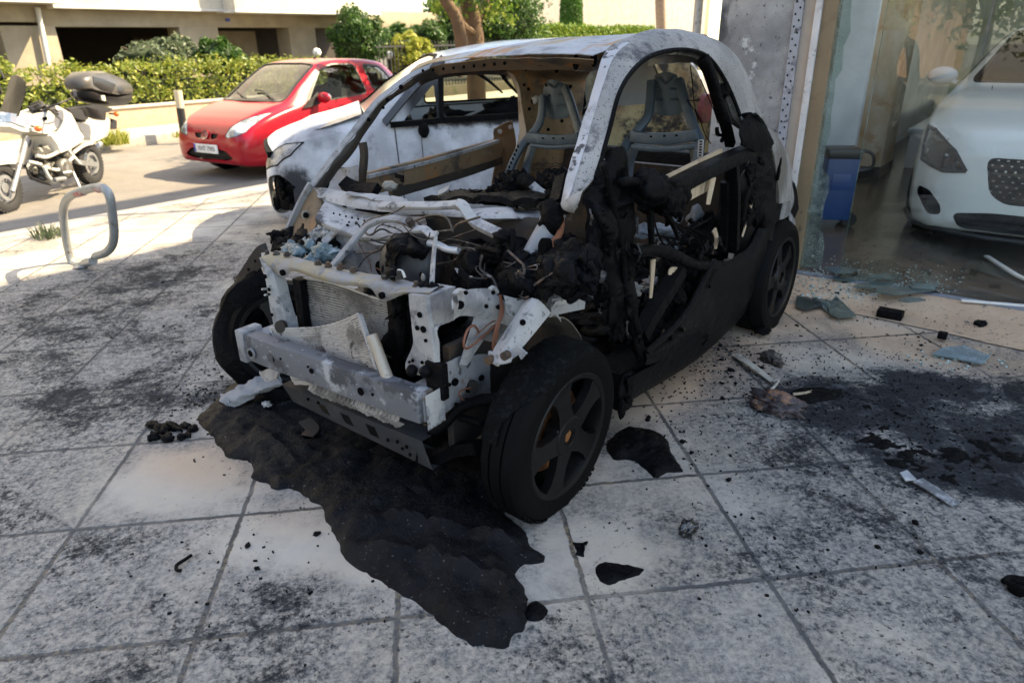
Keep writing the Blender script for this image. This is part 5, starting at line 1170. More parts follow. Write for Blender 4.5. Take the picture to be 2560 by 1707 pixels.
# dashboard remains
part(MB().sheet([row(Z8, ((-150, 1010), (300, 1000), (700, 1010), (1060, 1030)), Y=[.20, .17, .17, .20]), row(Z8, ((0, 960), (300, 950), (700, 960), (1150, 970)), Y=.34), row(Z8, ((100, 930), (300, 915), (700, 920), (1200, 930)), Y=.48), row(Z8, ((100, 980), (300, 980), (700, 980), (1200, 990)), Y=.62)], nu=40, nv=16, amp=.016, fs=10, thick=.02), 'dashboard_remains', 'char')
dl = MB()
for i in range(44):
    x = random.uniform(100, 1230); y = 945 - 45 * random.random()
    dl.lump(P(Z8(x, y), Y=random.uniform(.36, .55)), [random.uniform(.012, .035), random.uniform(.015, .03), random.uniform(.008, .02)], i + 300, .8, 2.1, 2)
for i in range(30): dl.lump(P(Z8(random.gauss(800, 70), random.uniform(740, 920)), Y=random.uniform(.45, .6)), random.uniform(.02, .042), i + 360, .8, 2.1, 2)
for i in range(12): dl.lump(P(Z8(random.gauss(1240, 40), random.uniform(720, 880)), Y=random.uniform(.45, .6)), random.uniform(.02, .038), i + 400, .8, 2.1, 2)
dl.tube(row(Z8, ((880, 740), (970, 780), (1040, 850), (1050, 930)), Y=.45), .026, 10, n=12)
for i in range(7): dl.tube(row(Z8, ((160 + i * 40, 860 + random.uniform(-10, 10)), (175 + i * 40, 930)), Y=.42), .022, 9, n=4)
part(dl, 'dashboard_lumps', 'char')
for pts in (((-20, 890), (60, 850), (110, 815)), ((860, 985), (960, 1020), (1070, 1020)), ((1000, 790), (1080, 860), (1180, 920))): part(MB().bar(row(Z8, pts, Y=.40), .028, .006, up=(0, -.6, .8), n=8), 'pale_scrap', 'ash_white')
part(MB().lump(P(Z1(1115, 978), Y=.36), (.035, .03, .02), 8, .25, 1.4), 'ash_stone', 'tan_ash')
part(MB().bar(row(Z1, ((845, 955), (900, 985), (990, 1000), (1040, 1000)), Y=.30), .05, .03, up=(0, -.6, .8), n=10).bar(row(Z1, ((1150, 910), (1190, 925), (1185, 950)), Y=.42), .02, .01, up=(0, -1, 0)), 'dash_bracket', 'char')
# floor, tunnel, seat bases
part(MB().bb(-.60, .60, .30, 2.15, .17, .21).bb(-.1, .1, .3, 1.8, .2, .34).bb(-.60, -.56, .35, 1.7, .2, .40), 'floor_pan', 'dark_rust')
fl = MB()
for i in range(70): fl.lump((random.uniform(-.52, .5), random.uniform(.45, 1.7), random.uniform(.2, .34)), [random.uniform(.04, .11), random.uniform(.04, .11), random.uniform(.02, .07)], i + 500, .7, 1.9, 2)
part(fl, 'cabin_debris', 'char')
for i in range(9): part(MB().lump((random.uniform(.1, .5), random.uniform(.7, 1.5), random.uniform(.36, .5)), (random.uniform(.03, .07), random.uniform(.03, .07), .02), i + 600, .8, 2, 2), 'pale_ash_patch', 'ash_grey')
# rear structure: bulkhead top, tail panel
part(MB().bb(-.55, .45, 1.72, 1.76, .2, .78), 'engine_bulkhead', 'dark_rust')
part(MB().bb(-.6, .6, 2.18, 2.24, .25, .78), 'tail_panel', 'char', bevel=.02)
# ---- seats: bare metal frames
def seat(name, zf, head, arms, cross, Y, ridge):
    e = bpy.data.objects.new(name, None); COL.objects.link(e); e.parent = bc
    h = [row(zf, r_, Y=Y[0] + 0 * i) for i, r_ in enumerate(head)]
    for i, r_ in enumerate(h):
        for j, p in enumerate(r_): p.y += .014 * abs(2 * j / (len(r_) - 1) - 1) ** 2
    hd = MB().sheet(h, nu=16, nv=18, amp=.002, fs=20, thick=.022).build('headrest_plate', M['seat_metal'], e, bevel=0)
    for pts in ridge: MB().tube(row(zf, pts, Y=Y[0] - .006), .005, 6, n=8).build('plate_ridge', M['seat_metal'], hd)
    for pts in arms:
        n_ = len(pts); ys = [Y[0] + (Y[1] - Y[0]) * i / (n_ - 1) for i in range(n_)]
        MB().bar(row(zf, pts, Y=ys), .036, .026, up=(0, -1, 0), n=22).build('side_arm', M['seat_metal'], e, bevel=.009)
    for pts, h_ in cross:
        c = MB().bar(row(zf, pts, Y=(Y[0] * .4 + Y[1] * .6) - .02), .03, h_, up=(0, 0, 1), n=10).build('cross_member', M['seat_metal'], e, bevel=.01)
        if h_ > .04: 
            for k in (.3, .5, .68):
                a, b_ = Vector((*pts[0], 0)), Vector((*pts[-1], 0)); q_ = a.lerp(b_, k)
                MB().disc(P(zf(q_.x, q_.y + (6 if len(pts) > 2 else 0)), Y=(Y[0] * .4 + Y[1] * .6) - .036), (0, -1, 0), .006, 8, .004, t=.002).build('slot', M['hole'], c)
    return e
seat('seat_frame', Z1, (((2030, 360), (2075, 352), (2125, 372)), ((2008, 400), (2075, 392), (2142, 408)), ((2010, 480), (2078, 476), (2150, 480)), ((2012, 560), (2082, 560), (2156, 560)), ((2030, 578), (2085, 584), (2140, 582))),
     (((2012, 440), (2012, 530), (1990, 620), (1920, 705), (1880, 760), (1830, 860), (1795, 960), (1775, 1020)), ((2142, 395), (2165, 450), (2195, 540), (2225, 640), (2250, 760), (2260, 900)), ((1955, 740), (1925, 840), (1895, 960), (1880, 1020))),
     ((((1922, 690), (2000, 698), (2100, 706), (2200, 698), (2232, 690)), .045), (((1945, 735), (2080, 748), (2220, 738)), .02)), (1.30, 1.12),
     (((2040, 372), (2068, 392), (2080, 396), (2100, 372)), ((2020, 440), (2050, 446)), ((2110, 436), (2140, 440)), ((2022, 500), (2060, 502)), ((2100, 500), (2145, 498))))
seat('seat_frame', Z3, (((500, 238), (550, 228), (590, 240)), ((484, 268), (550, 262), (603, 272)), ((480, 330), (548, 336), (612, 332)), ((478, 395), (548, 404), (614, 396)), ((492, 410), (548, 418), (604, 412))),
     (((486, 262), (480, 360), (470, 420), (430, 475), (385, 530), (365, 570), (350, 640)), ((606, 258), (622, 320), (645, 400), (672, 470), (695, 525), (690, 600), (680, 700)), ((412, 560), (392, 620), (380, 700)), ((668, 545), (680, 610), (672, 700))),
     ((((396, 506), (470, 516), (560, 518), (650, 508), (688, 494)), .045), (((400, 552), (530, 562), (690, 548)), .025)), (1.25, 1.08),
     (((505, 250), (535, 272), (548, 276), (580, 250)), ((490, 300), (520, 304)), ((570, 300), (605, 300)), ((490, 345), (530, 348)), ((570, 348), (608, 344))))
pb = MB(); 
for i in range(9): pb.disc(P(Z8(850 - i * 19, 375 + i * 45), Y=1.12), (-.5, -1, 0), .005, 6, .008, t=.003)
part(pb, 'recliner_holes', 'hole')
pc = part(MB().bar(row(Z3, ((702, 522), (697, 600)), Y=1.02), .02, .006, up=(0, -1, 0), n=4), 'perforated_strip', 'ash_white')
holes(Z3, [(703 - i * .8, 530 + i * 12) for i in range(6)], .005, pc, Y=1.012, r2=.003)
sw_ = MB()
for k in range(7):
    y0 = 560 + k * 26; sw_.tube(row(Z8, [(985 + j * 45, y0 + (14 if j % 2 else -4) + random.uniform(-4, 4)) for j in range(10)], Y=1.40), .0022, 5)
part(sw_, 'seat_springs', 'dark_rust')
# ---- near side: the ashen safety cell arch
OX = ((98, 800), (118, 700), (140, 620), (165, 540), (190, 450), (228, 330), (262, 215), (292, 140), (350, 98), (430, 62), (520, 46), (620, 48), (720, 74), (800, 112), (862, 172), (905, 262), (945, 375), (985, 455), (1040, 520), (1066, 575), (1088, 690), (1098, 780))
IX = ((185, 742), (235, 690), (258, 620), (278, 545), (302, 460), (332, 340), (372, 258), (420, 200), (468, 162), (530, 140), (600, 130), (665, 136), (720, 158), (765, 205), (805, 270), (838, 340), (868, 420), (900, 455), (960, 500), (1005, 560), (1030, 680), (1040, 800))
nn_ = len(OX)
xo = [.60, .59, .585, .58, .575, .565, .555, .545, .53, .52, .515, .515, .52, .53, .55, .57, .60, .64, .68, .70, .71, .715]
xi = [.665, .66, .655, .65, .645, .64, .635, .63, .625, .62, .618, .618, .62, .625, .635, .65, .67, .69, .71, .72, .725, .73]
Or, Ir = row(Z3, OX, X=xo), row(Z3, IX, X=xi)
mid1 = [o_.lerp(i_, .35) + Vector((.012, -.008, .006)) for o_, i_ in zip(Or, Ir)]
mid2 = [o_.lerp(i_, .75) + Vector((.012, 0, 0)) for o_, i_ in zip(Or, Ir)]
cen = Vector((.6, .95, 1.0))
inn = [i_ + Vector((-.045, 0, 0)) + (cen - i_).normalized() * .018 for i_ in Ir]
onn = [o_ + Vector((-.006, .035, -.012)) for o_ in Or]
def arch_mat():
    t = NT('arch_ash'); sp_ = t.n('ShaderNodeSeparateXYZ'); t.put(sp_.inputs[0], t.co)
    c = t.mix(t.ramp(t.noise(4, 7), .35, .65), (.215, .208, .20), (.325, .31, .295))
    c = t.mix(t.ramp(t.noise(5.5, 8, .65), .56, .68), c, (.17, .17, .178))
    top = t.ramp(t.math('ABSOLUTE', t.math('SUBTRACT', sp_.outputs[1], -.28)), .25, .5, .12, 0)
    c = t.mix(t.ramp(t.math('ADD', t.noise(6, 7, .7, t.map(loc=(5, 2, 1))), top), .60, .72), c, (.07, .07, .075))
    c = t.mix(t.ramp(t.noise(70, 4, .6), .60, .65, 0, .85), c, (.06, .06, .065))
    c = t.mix(t.ramp(t.noise(160, 2), .63, .67), c, (.04, .04, .045))
    rear = t.math('MULTIPLY', t.ramp(sp_.outputs[1], .25, .75), t.ramp(t.noise(4.5, 8, .7, t.map((1, 1, .35))), .42, .60))
    c = t.mix(t.math('MULTIPLY', rear, .85), c, (.10, .085, .07))
    t.set(color=c, rough=.8); t.bump(t.noise(80, 4), .35, .004); return t.m
M['arch_ash'] = arch_mat()
arch = part(MB().sheet([onn, Or, mid1, mid2, Ir], nu=90, nv=14, amp=.004, fs=9, thick=-.004), 'safety_cell_arch', 'arch_ash', ang=60)
part(MB().sheet([Ir, [a_.lerp(c_, .5) for a_, c_ in zip(Ir, inn)], inn], nu=90, nv=5, amp=.004, fs=14, thick=-.003), 'door_aperture', surf('aperture', (.05, .046, .042), [(6, .5, .65, (.17, .15, .12)), (14, .52, .62, (.012, .012, .013)), (30, .6, .68, (.24, .23, .21))], rough=.8, bump=(40, .5, .006)), arch)
part(MB().sheet([[p + Vector((.001, -.006, .001)) for p in Or[:9]], [p.lerp(q_, .45) + Vector((.003, -.007, .002)) for p, q_ in zip(Or[:9], mid1[:9])], [p.lerp(q_, .8) + Vector((.002, -.005, .002)) for p, q_ in zip(Or[:9], mid1[:9])]], nu=30, nv=5, amp=.002, fs=14, thick=-.003), 'windscreen_flange', surf('flange_white', (.42, .42, .44), [(5, .5, .66, (.24, .235, .23)), (22, .57, .62, (.05, .05, .056))], rough=.7, bump=(50, .3, .004)), arch)
part(MB().sheet([row(Z3, ((100, 800), (140, 770), (188, 745)), X=[.60, .64, .67]), row(Z3, ((110, 825), (150, 805), (175, 775)), X=[.61, .65, .67]), row(Z3, ((150, 838), (160, 832), (172, 800)), X=[.63, .65, .665])], nu=8, nv=6, amp=.005, fs=18, thick=-.005), 'pillar_foot', 'ash_white', arch)
part(MB().bar(row(Z8, ((1330, 720), (1300, 870), (1265, 1010)), Y=[.30, .25, .2]), .04, .03, up=(0, -1, .3), n=8), 'pillar_base', 'char', arch)
Ed = [i_ + Vector((.004, 0, 0)) for i_ in Ir]
part(MB().tube([e_.lerp(c_, .5) + Vector((.004, 0, 0)) for e_, c_ in zip(Ir[4:18], inn[4:18])], .0085, 6, n=60), 'door_seal', surf('seal', (.045, .042, .038), [(20, .54, .62, (.26, .24, .20)), (40, .55, .65, (.01, .01, .01))], rough=.8), arch)
part(MB().tube([e_ + Vector((.004, 0, 0)) for e_ in Ir[1:17]], .0075, 6, n=70), 'charred_edge', 'char', arch)
# inner roof frame over the door and quarter window frame
part(MB().sheet([row(Z3, ((475, 175), (600, 150), (700, 160)), X=.50), row(Z3, ((470, 200), (600, 188), (715, 190)), X=.48)], nu=12, nv=4, amp=.004, fs=12, thick=.004), 'cant_rail_inner', 'tan_ash')
part(MB().sheet([[P(Z3(745, 190), X=.60), P(Z3(790, 230), X=.60), P(Z3(815, 290), X=.60)], [P(Z3(780, 240), X=.56), P(Z3(815, 290), X=.56), P(Z3(860, 380), X=.56)]], nu=8, nv=4, amp=.004, thick=.004), 'quarter_inner', 'dark_rust')
part(MB().bar(row(Z3, ((710, 165), (745, 250), (780, 370), (812, 470), (830, 545)), X=.62), .028, .035, up=(1, 0, 0), n=14).lump(P(Z3(800, 305), X=.63), (.018, .018, .03), 3, .6, 2), 'door_post', 'char')
part(MB().bar(row(Z3, ((770, 470), (775, 500), (800, 505), (790, 530)), X=.60), .012, .012, up=(1, 0, 0), n=8), 'latch_hook', 'char')
wz = MB()
for pts in (((640, 350), (690, 420), (720, 500), (745, 540)), ((655, 200), (665, 280), (672, 360), (690, 450)), ((700, 260), (730, 330), (760, 400), (775, 450)), ((640, 352), (700, 350))): wz.tube(row(Z3, pts, X=.5), .0022, 5, n=12)
part(wz, 'hanging_wires', 'char')
# black side: front post
Lp = ((170, 60), (128, 220), (88, 350), (28, 400), (22, 520), (42, 700), (40, 860), (70, 1000), (110, 1150), (200, 1300), (320, 1440), (400, 1560))
Mp = ((262, 40), (262, 200), (210, 330), (180, 420), (180, 540), (210, 720), (220, 860), (235, 1000), (270, 1150), (320, 1290), (390, 1420), (425, 1560))
Rp = ((310, 90), (362, 200), (380, 320), (390, 420), (395, 560), (372, 720), (375, 860), (375, 1000), (390, 1150), (415, 1290), (440, 1420), (470, 1530))
part(MB().sheet([row(Z9, Lp, X=[.63] * 4 + [.645] * 8), row(Z9, Mp, X=[.665] * 4 + [.70] * 8), row(Z9, Rp, X=[.655] * 4 + [.68] * 8)], nu=60, nv=18, amp=.020, fs=8, thick=-.012), 'charred_door_post', 'black_panel')
ms = MB()
for i in range(14):
    u = random.random(); x = 20 + 330 * random.random(); y = 380 + 1000 * u
    x += 120 * max(0, u - .5)
    ms.lump(P(Z9(x, y), X=.685), [random.uniform(.008, .022), random.uniform(.015, .05), random.uniform(.02, .06)], i + 700, .7, 1.8, 2)
ms.tube(row(Z9, ((165, 170), (205, 330), (240, 480), (285, 680), (312, 860), (322, 1040), (345, 1250), (385, 1400), (425, 1530)), X=.705), .011, 7, n=40)
ms.tube(row(Z9, ((240, 475), (330, 440), (380, 420)), X=.70), .01, 7, n=8)
ms.tube(row(Z9, ((350, 1120), (380, 1250), (420, 1380)), X=.72), .014, 7, n=8)
part(ms, 'char_drips', 'char')
mr = MB()
mr.sheet([row(Z9, ((360, 290), (480, 260), (600, 300), (720, 390)), X=[.70, .74, .74, .70]), row(Z9, ((370, 370), (490, 360), (610, 400), (735, 470)), X=[.70, .76, .75, .71]), row(Z9, ((390, 440), (500, 450), (610, 500), (715, 540)), X=[.69, .73, .73, .69])], nu=34, nv=22, amp=.03, fs=16, thick=-.012)
mr.sheet([row(Z9, ((400, 300), (560, 330), (690, 400)), X=.68), row(Z9, ((420, 470), (560, 540), (640, 600)), X=.66)], nu=24, nv=14, amp=.03, fs=18, seed=5, thick=-.01)
for i in range(14):
    x, y = random.gauss(540, 90), random.gauss(370, 50)
    mr.lump(P(Z9(x, y + (x - 540) * .35), X=.72 + random.uniform(-.02, .03)), [random.uniform(.012, .03) for _ in range(3)], i + 800, .5, 1.8, 3)
mr.tube(row(Z9, ((290, 300), (420, 300), (520, 360), (650, 460), (720, 520)), X=.73), .013, 9, n=14)
mr.tube(row(Z9, ((600, 360), (680, 370), (735, 430), (730, 500)), X=.735), .010, 8, n=12)
mr.tube(row(Z9, ((500, 480), (505, 600), (510, 740)), X=.68), .015, 8, n=8, scale=[1, .7])
mr.tube(row(Z9, ((560, 500), (640, 560), (700, 700)), X=.68), .014, 8, n=8, scale=[1, .5])
part(mr, 'melted_mirror', 'melt')
# belt rail with pale broken trim
bt = part(MB().bar(row(Z9, ((640, 350), (900, 215), (1210, 78)), X=[.68, .68, .69]), .06, .055, up=(0, 0, 1), n=8), 'door_belt_rail', 'black_panel', bevel=.008)
part(MB().bar(row(Z9, ((590, 285), (800, 180), (1005, 78)), X=[.652, .652, .652]), .012, .018, up=(0, 0, 1), n=8), 'belt_trim', 'wood', bt)
part(MB().bar(row(Z9, ((735, 405), (895, 322)), X=.66), .02, .042, up=(0, 0, 1)), 'lower_trim', 'wood', bt)
for pts, w_ in ((((945, 265), (925, 380), (912, 460)), .026), (((955, 640), (972, 700), (966, 775)), .018), (((520, 850), (512, 1000), (502, 1125)), .016), (((1232, 385), (1205, 520), (1155, 690)), .012), (((705, 930), (650, 925), (640, 960)), .02)):
    part(MB().bar(row(Z9, pts, X=.69), w_, .006, up=(1, -.4, 0), n=8, scale=[1.2, .7]), 'charred_strip', 'wood')
dp = MB()
dp.bar(row(Z9, ((1082, 170), (1095, 400), (1085, 780)), X=.665), .03, .05, up=(1, 0, 0), n=8)
dp.bar(row(Z9, ((1030, 300), (1035, 500), (1020, 780)), X=.64), .02, .03, up=(1, 0, 0), n=8)
dp.tube(row(Z9, ((390, 790), (520, 785), (660, 815), (790, 880), (900, 900)), X=.70), .021, 10, n=16)
dp.bar(row(Z9, ((705, 925), (600, 1100), (500, 1260), (430, 1390)), X=.69), .05, .05, up=(1, 0, 0), n=10)
dp.tube(row(Z9, ((960, 860), (880, 1000), (800, 1160), (700, 1300), (560, 1440), (470, 1520)), X=.715), .013, 8, n=18)
dp.tube(row(Z9, ((700, 940), (690, 1040), (740, 1130)), X=.66), .014, 8, n=8)
part(dp, 'door_frame_tubes', 'black_panel')
df = MB()
df.sheet([row(Z9, ((450, 1440), (560, 1330), (680, 1180), (800, 1020), (900, 900)), X=[.60, .62, .60, .62, .58]), row(Z9, ((440, 1380), (520, 1240), (640, 1090), (740, 960), (860, 860)), X=[.58, .64, .58, .62, .56]), row(Z9, ((420, 1260), (480, 1120), (590, 1010), (680, 930), (800, 840)), X=[.56, .58, .55, .58, .54])], nu=50, nv=26, amp=.04, fs=14, seed=3, thick=-.01)
df.sheet([row(Z9, ((760, 620), (860, 560), (1000, 540)), X=.48), row(Z9, ((750, 740), (870, 720), (1010, 700)), X=.52), row(Z9, ((760, 880), (880, 860), (1010, 830)), X=.50)], nu=26, nv=22, amp=.05, fs=15, seed=8, thick=-.01)
for i in range(22):
    u, v = random.random(), random.random()
    df.lump(P(Z9(450 + 480 * u, 1470 - 640 * u - 200 * v * (1 - u * .4)), X=.62 + random.uniform(-.02, .05)), [random.uniform(.012, .032) for _ in range(3)], i + 900, .6, 1.8, 3)
for i in range(12): df.tube(row(Z9, [(random.uniform(480, 950), 560 + 60 * i % 300), (random.uniform(480, 950), 760), (random.uniform(480, 900), random.uniform(900, 1200))], X=.58), .004, 5, n=14)
part(df, 'melted_door_lining', 'char')
CABP = surf('cabin_pale', (.16, .18, .205), [(9, .5, .65, (.05, .055, .06)), (30, .55, .65, (.3, .31, .33))], rough=.6)
for (x, y, a, b_) in ((820, 560, .035, .05), (930, 580, .05, .03), (860, 640, .03, .03), (560, 630, .06, .016), (600, 660, .07, .016), (600, 740, .06, .03), (690, 770, .03, .025), (450, 650, .04, .03), (690, 560, .02, .03)):
    part(MB().lump(P(Z9(x, y), X=.42), (a, .05, b_), x, .5, 1.4, 2), 'pale_cabin_scrap', CABP)
# door skin and sill
S1 = ((440, 1500), (560, 1430), (700, 1290), (800, 1140), (880, 980), (950, 870), (1060, 850), (1180, 780), (1260, 680), (1300, 560), (1320, 380), (1390, 120))
S2 = ((450, 1540), (620, 1480), (770, 1370), (900, 1260), (1000, 1120), (1080, 1010), (1160, 930), (1240, 840), (1300, 740), (1345, 600), (1368, 420), (1405, 160))
S3 = ((445, 1600), (640, 1555), (800, 1450), (940, 1360), (1060, 1270), (1160, 1190), (1225, 1080), (1275, 960), (1315, 820), (1362, 650), (1392, 450), (1424, 180))
part(MB().sheet([row(Z9, S1, X=[.685] * 8 + [.69] * 4), row(Z9, S2, X=[.715] * 8 + [.715] * 4), row(Z9, S3, X=[.695] * 7 + [.71] * 5)], nu=60, nv=16, amp=.009, fs=7, thick=-.006), 'door_skin', 'black_panel')
Sa = [P(p, X=.69) for p in ((1440, 870), (1530, 822), (1620, 770), (1690, 715), (1722, 680))]
Sb = [P(p, X=.66) for p in ((1438, 925), (1530, 872), (1620, 810), (1690, 742), (1725, 700))]
part(MB().sheet([Sa, Sb, [p + Vector((-.12, 0, .01)) for p in Sb]], nu=16, nv=6, amp=.004, fs=8, thick=.005), 'sill', 'black_panel')
part(MB().bar([(.60, .42, .24), (.60, 1.62, .24)], .12, .10, up=(0, 0, 1)), 'sill_box', 'char')
part(MB().lump(P(Z11(1040, 600), X=.66), (.03, .05, .06), 2, .7, 1.8).lump(P(Z11(1010, 760), X=.66), (.012, .015, .045), 3, .5, 1.8).lump(P(Z11(1000, 650), X=.62), (.04, .06, .07), 7, .6, 1.8), 'sill_end_char', 'melt')
# near rear quarter
Q1 = row(Z3, ((885, 425), (905, 470), (935, 560), (905, 640), (870, 720), (905, 800), (940, 860), (955, 930)), X=.68)
Q2 = row(Z3, ((925, 415), (965, 480), (1000, 570), (985, 660), (985, 750), (985, 840), (990, 900), (985, 950)), X=.715)
Q3 = row(Z3, ((950, 420), (1000, 490), (1040, 580), (1050, 680), (1055, 780), (1050, 860), (1030, 900), (1010, 960)), X=.725)
part(MB().sheet([Q1, Q2, Q3], nu=40, nv=14, amp=.012, fs=9, thick=-.008), 'rear_quarter_panel', 'black_panel')
part(MB().sheet([row(Z3, ((865, 470), (900, 420), (945, 425), (985, 480)), X=.70), row(Z3, ((870, 520), (920, 510), (970, 515), (1010, 530)), X=.725), row(Z3, ((880, 540), (930, 570), (985, 570), (1020, 550)), X=.72)], nu=14, nv=8, amp=.008, fs=12, thick=-.008), 'shoulder_char', 'char')
part(MB().sheet([row(Z3, ((1035, 560), (1052, 620), (1058, 700), (1062, 790), (1048, 870)), X=.725), row(Z3, ((1062, 560), (1085, 640), (1096, 720), (1102, 800), (1070, 862)), X=.70), row(Z3, ((1075, 570), (1096, 650), (1106, 730), (1110, 800), (1085, 850)), X=.64)], nu=18, nv=6, amp=.003, fs=9, thick=-.005), 'rear_wing_edge', 'ash_grey')
part(MB().disc(P(Z3(1042, 650), X=.732), (1, .1, 0), .02, 12, .05, t=.004), 'fuel_flap_recess', 'hole')
qs = MB()
for i in range(24): qs.lump(P(Z3(random.uniform(900, 1000), random.uniform(600, 880)), X=.69), [random.uniform(.01, .025), random.uniform(.012, .035), random.uniform(.02, .05)], i + 1100, .7, 1.8, 2)
qs.tube(row(Z3, ((955, 610), (975, 640), (985, 700), (965, 760)), X=.70), .014, 8, n=10).tube(row(Z3, ((905, 640), (920, 700), (900, 760), (880, 900)), X=.69), .012, 8, n=10)
part(qs, 'quarter_drips', 'melt')
part(MB().bar([(.66, 1.60, .62), (.66, 1.72, .66), (.66, 1.9, .67), (.66, 2.08, .64), (.66, 2.2, .5)], .05, .10, up=(0, 0, 1), n=16), 'rear_arch', 'black_panel')
part(MB().sheet([[(.66, 2.06, .64), (.62, 2.26, .60), (.4, 2.33, .60)], [(.70, 2.08, .45), (.65, 2.30, .40), (.42, 2.36, .40)], [(.69, 2.14, .33), (.64, 2.31, .30), (.42, 2.37, .30)]], nu=10, nv=8, thick=-.006), 'rear_corner', 'ash_grey')

# ------------------------------------------------------------------ car bodies: one lofted skin, windows and lamps cut out of that same skin
def car_skin(st, nseg=76, crease=.0):
    """st: stations (y, z_bottom, z_shoulder, z_top, half width, half width of the top)"""
    ys = [s[0] for s in st]; L = ys[-1]
    cum = [0.0]
    for a, b_ in zip(st, st[1:]): cum.append(cum[-1] + math.sqrt((b_[0] - a[0]) ** 2 + (b_[3] - a[3]) ** 2 * .5) + .015)
    def smp(t):
        k = 0
        while k < len(st) - 2 and cum[k + 1] < t: k += 1
        f = (t - cum[k]) / (cum[k + 1] - cum[k])
        def h(c):
            p = [st[max(k - 1, 0)][c], st[k][c], st[k + 1][c], st[min(k + 2, len(st) - 1)][c]]
            if c == 0: return p[1] + (p[2] - p[1]) * f
            m1, m2 = (p[2] - p[0]) / 2, (p[3] - p[1]) / 2
            d = p[2] - p[1]
            if abs(d) < 1e-6: return p[1]
            m1 = max(min(m1 / d, 2), 0) * d; m2 = max(min(m2 / d, 2), 0) * d
            return p[1] * (2 * f ** 3 - 3 * f * f + 1) + m1 * (f ** 3 - 2 * f * f + f) + p[2] * (-2 * f ** 3 + 3 * f * f) + m2 * (f ** 3 - f * f)
        return [h(c) for c in range(6)]
    rows = []
    for i in range(nseg + 1):
        y, zb, zs, zt, w, wt = smp(cum[-1] * i / nseg)
        hs = zs - zb
        half = [(0, zb), (w * .80, zb), (w * .94, zb + .02), (w * .985, zb + hs * .18), (w * .995, zb + hs * .38), (w, zb + hs * .60), (w * .985, zb + hs * .84), (w * .955, zs),
                (w * .955 * .72 + wt * .28, zs + (zt - zs) * .34), (w * .955 * .36 + wt * .64, zs + (zt - zs) * .70), (wt, zs + (zt - zs) * .93), (wt * .80, zs + (zt - zs) * .982), (wt * .4, zt - (zt - zs) * .003), (0, zt)]
        pr = catmull([Vector((a, 0, b_)) for a, b_ in half], 44)
        full = [Vector((-p.x, y, p.z)) for p in reversed(pr[1:-1])]
        rows.append([Vector((p.x, y, p.z)) for p in pr] + full)
    bm = bmesh.new(); vs = []
    for r in rows: vs.append([bm.verts.new(p) for p in r])
    k = len(rows[0])
    for i in range(len(rows) - 1):
        for j in range(k): bm.faces.new((vs[i][j], vs[i][(j + 1) % k], vs[i + 1][(j + 1) % k], vs[i + 1][j]))
    bm.faces.new(list(reversed(vs[0]))); bm.faces.new(vs[-1])
    bmesh.ops.recalc_face_normals(bm, faces=bm.faces)
    return bm
AX = {'X': (1, 2), 'Y': (0, 2), 'Z': (0, 1)}
def cut(bm, poly, axis, cond, keep=False):
    """cut a convex outline (seen along axis) out of the skin; returns the removed pieces as MB"""
    a, b_ = AX[axis]; n_ = len(poly)
    ar = sum(poly[i][0] * poly[(i + 1) % n_][1] - poly[(i + 1) % n_][0] * poly[i][1] for i in range(n_))
    if ar < 0: poly = poly[::-1]
    x0, x1 = min(p[0] for p in poly) - .02, max(p[0] for p in poly) + .02
    z0, z1 = min(p[1] for p in poly) - .02, max(p[1] for p in poly) + .02
    def near(f):
        c = f.calc_center_median()
        if not cond(c, f.normal): return False
        xs = [v.co[a] for v in f.verts]; zs = [v.co[b_] for v in f.verts]
        return max(xs) > x0 and min(xs) < x1 and max(zs) > z0 and min(zs) < z1
    for i in range(n_):
        p, q_ = poly[i], poly[(i + 1) % n_]
        dx, dz = q_[0] - p[0], q_[1] - p[1]
        no = Vector((0, 0, 0)); no[a] = dz; no[b_] = -dx
        co = Vector((0, 0, 0)); co[a] = p[0]; co[b_] = p[1]
        fs = [f for f in bm.faces if near(f)]
        geom = list({e for f in fs for e in f.edges} | {v for f in fs for v in f.verts}) + fs
        bmesh.ops.bisect_plane(bm, geom=geom, plane_co=co, plane_no=no, dist=1e-5)
    def inside(c):
        for i in range(n_):
            p, q_ = poly[i], poly[(i + 1) % n_]
            if (q_[0] - p[0]) * (c[b_] - p[1]) - (q_[1] - p[1]) * (c[a] - p[0]) < -1e-6: return False
        return True
    out = MB(); dead = []
    for f in bm.faces:
        c = f.calc_center_median()
        if cond(c, f.normal) and inside(c):
            out.add([v.co.copy() for v in f.verts], [list(range(len(f.verts)))]); dead.append(f)
    if not keep: bmesh.ops.delete(bm, geom=dead, context='FACES')
    return out
def round_poly(poly, r, n=4):
    out = []; N = len(poly)
    for i in range(N):
        p0, p, p1 = Vector(poly[i - 1]), Vector(poly[i]), Vector(poly[(i + 1) % N])
        d0, d1 = (p0 - p), (p1 - p); rr = min(r, d0.length * .45, d1.length * .45)
        a, b_ = p + d0.normalized() * rr, p + d1.normalized() * rr
        for k in range(n + 1):
            t = k / n; out.append(tuple(a * (1 - t) ** 2 + p * 2 * t * (1 - t) + b_ * t * t))
    return out
def finish(bm, name, mat, parent, thick=.0):
    me = bpy.data.meshes.new(name); bm.to_mesh(me); bm.free()
    me.shade_smooth(); me.set_sharp_from_angle(angle=R_(38)); me.materials.append(mat)
    o = bpy.data.objects.new(name, me); COL.objects.link(o); o.parent = parent
    return o
def weld(mb):
    bm = bmesh.new(); d = {}
    for f in mb.f:
        vs = []
        for i in f:
            p = mb.v[i]; k = (round(p.x, 4), round(p.y, 4), round(p.z, 4))
            if k not in d: d[k] = bm.verts.new(p)
            if d[k] not in vs: vs.append(d[k])
        if len(vs) > 2:
            try: bm.faces.new(vs)
            except ValueError: pass
    return bm
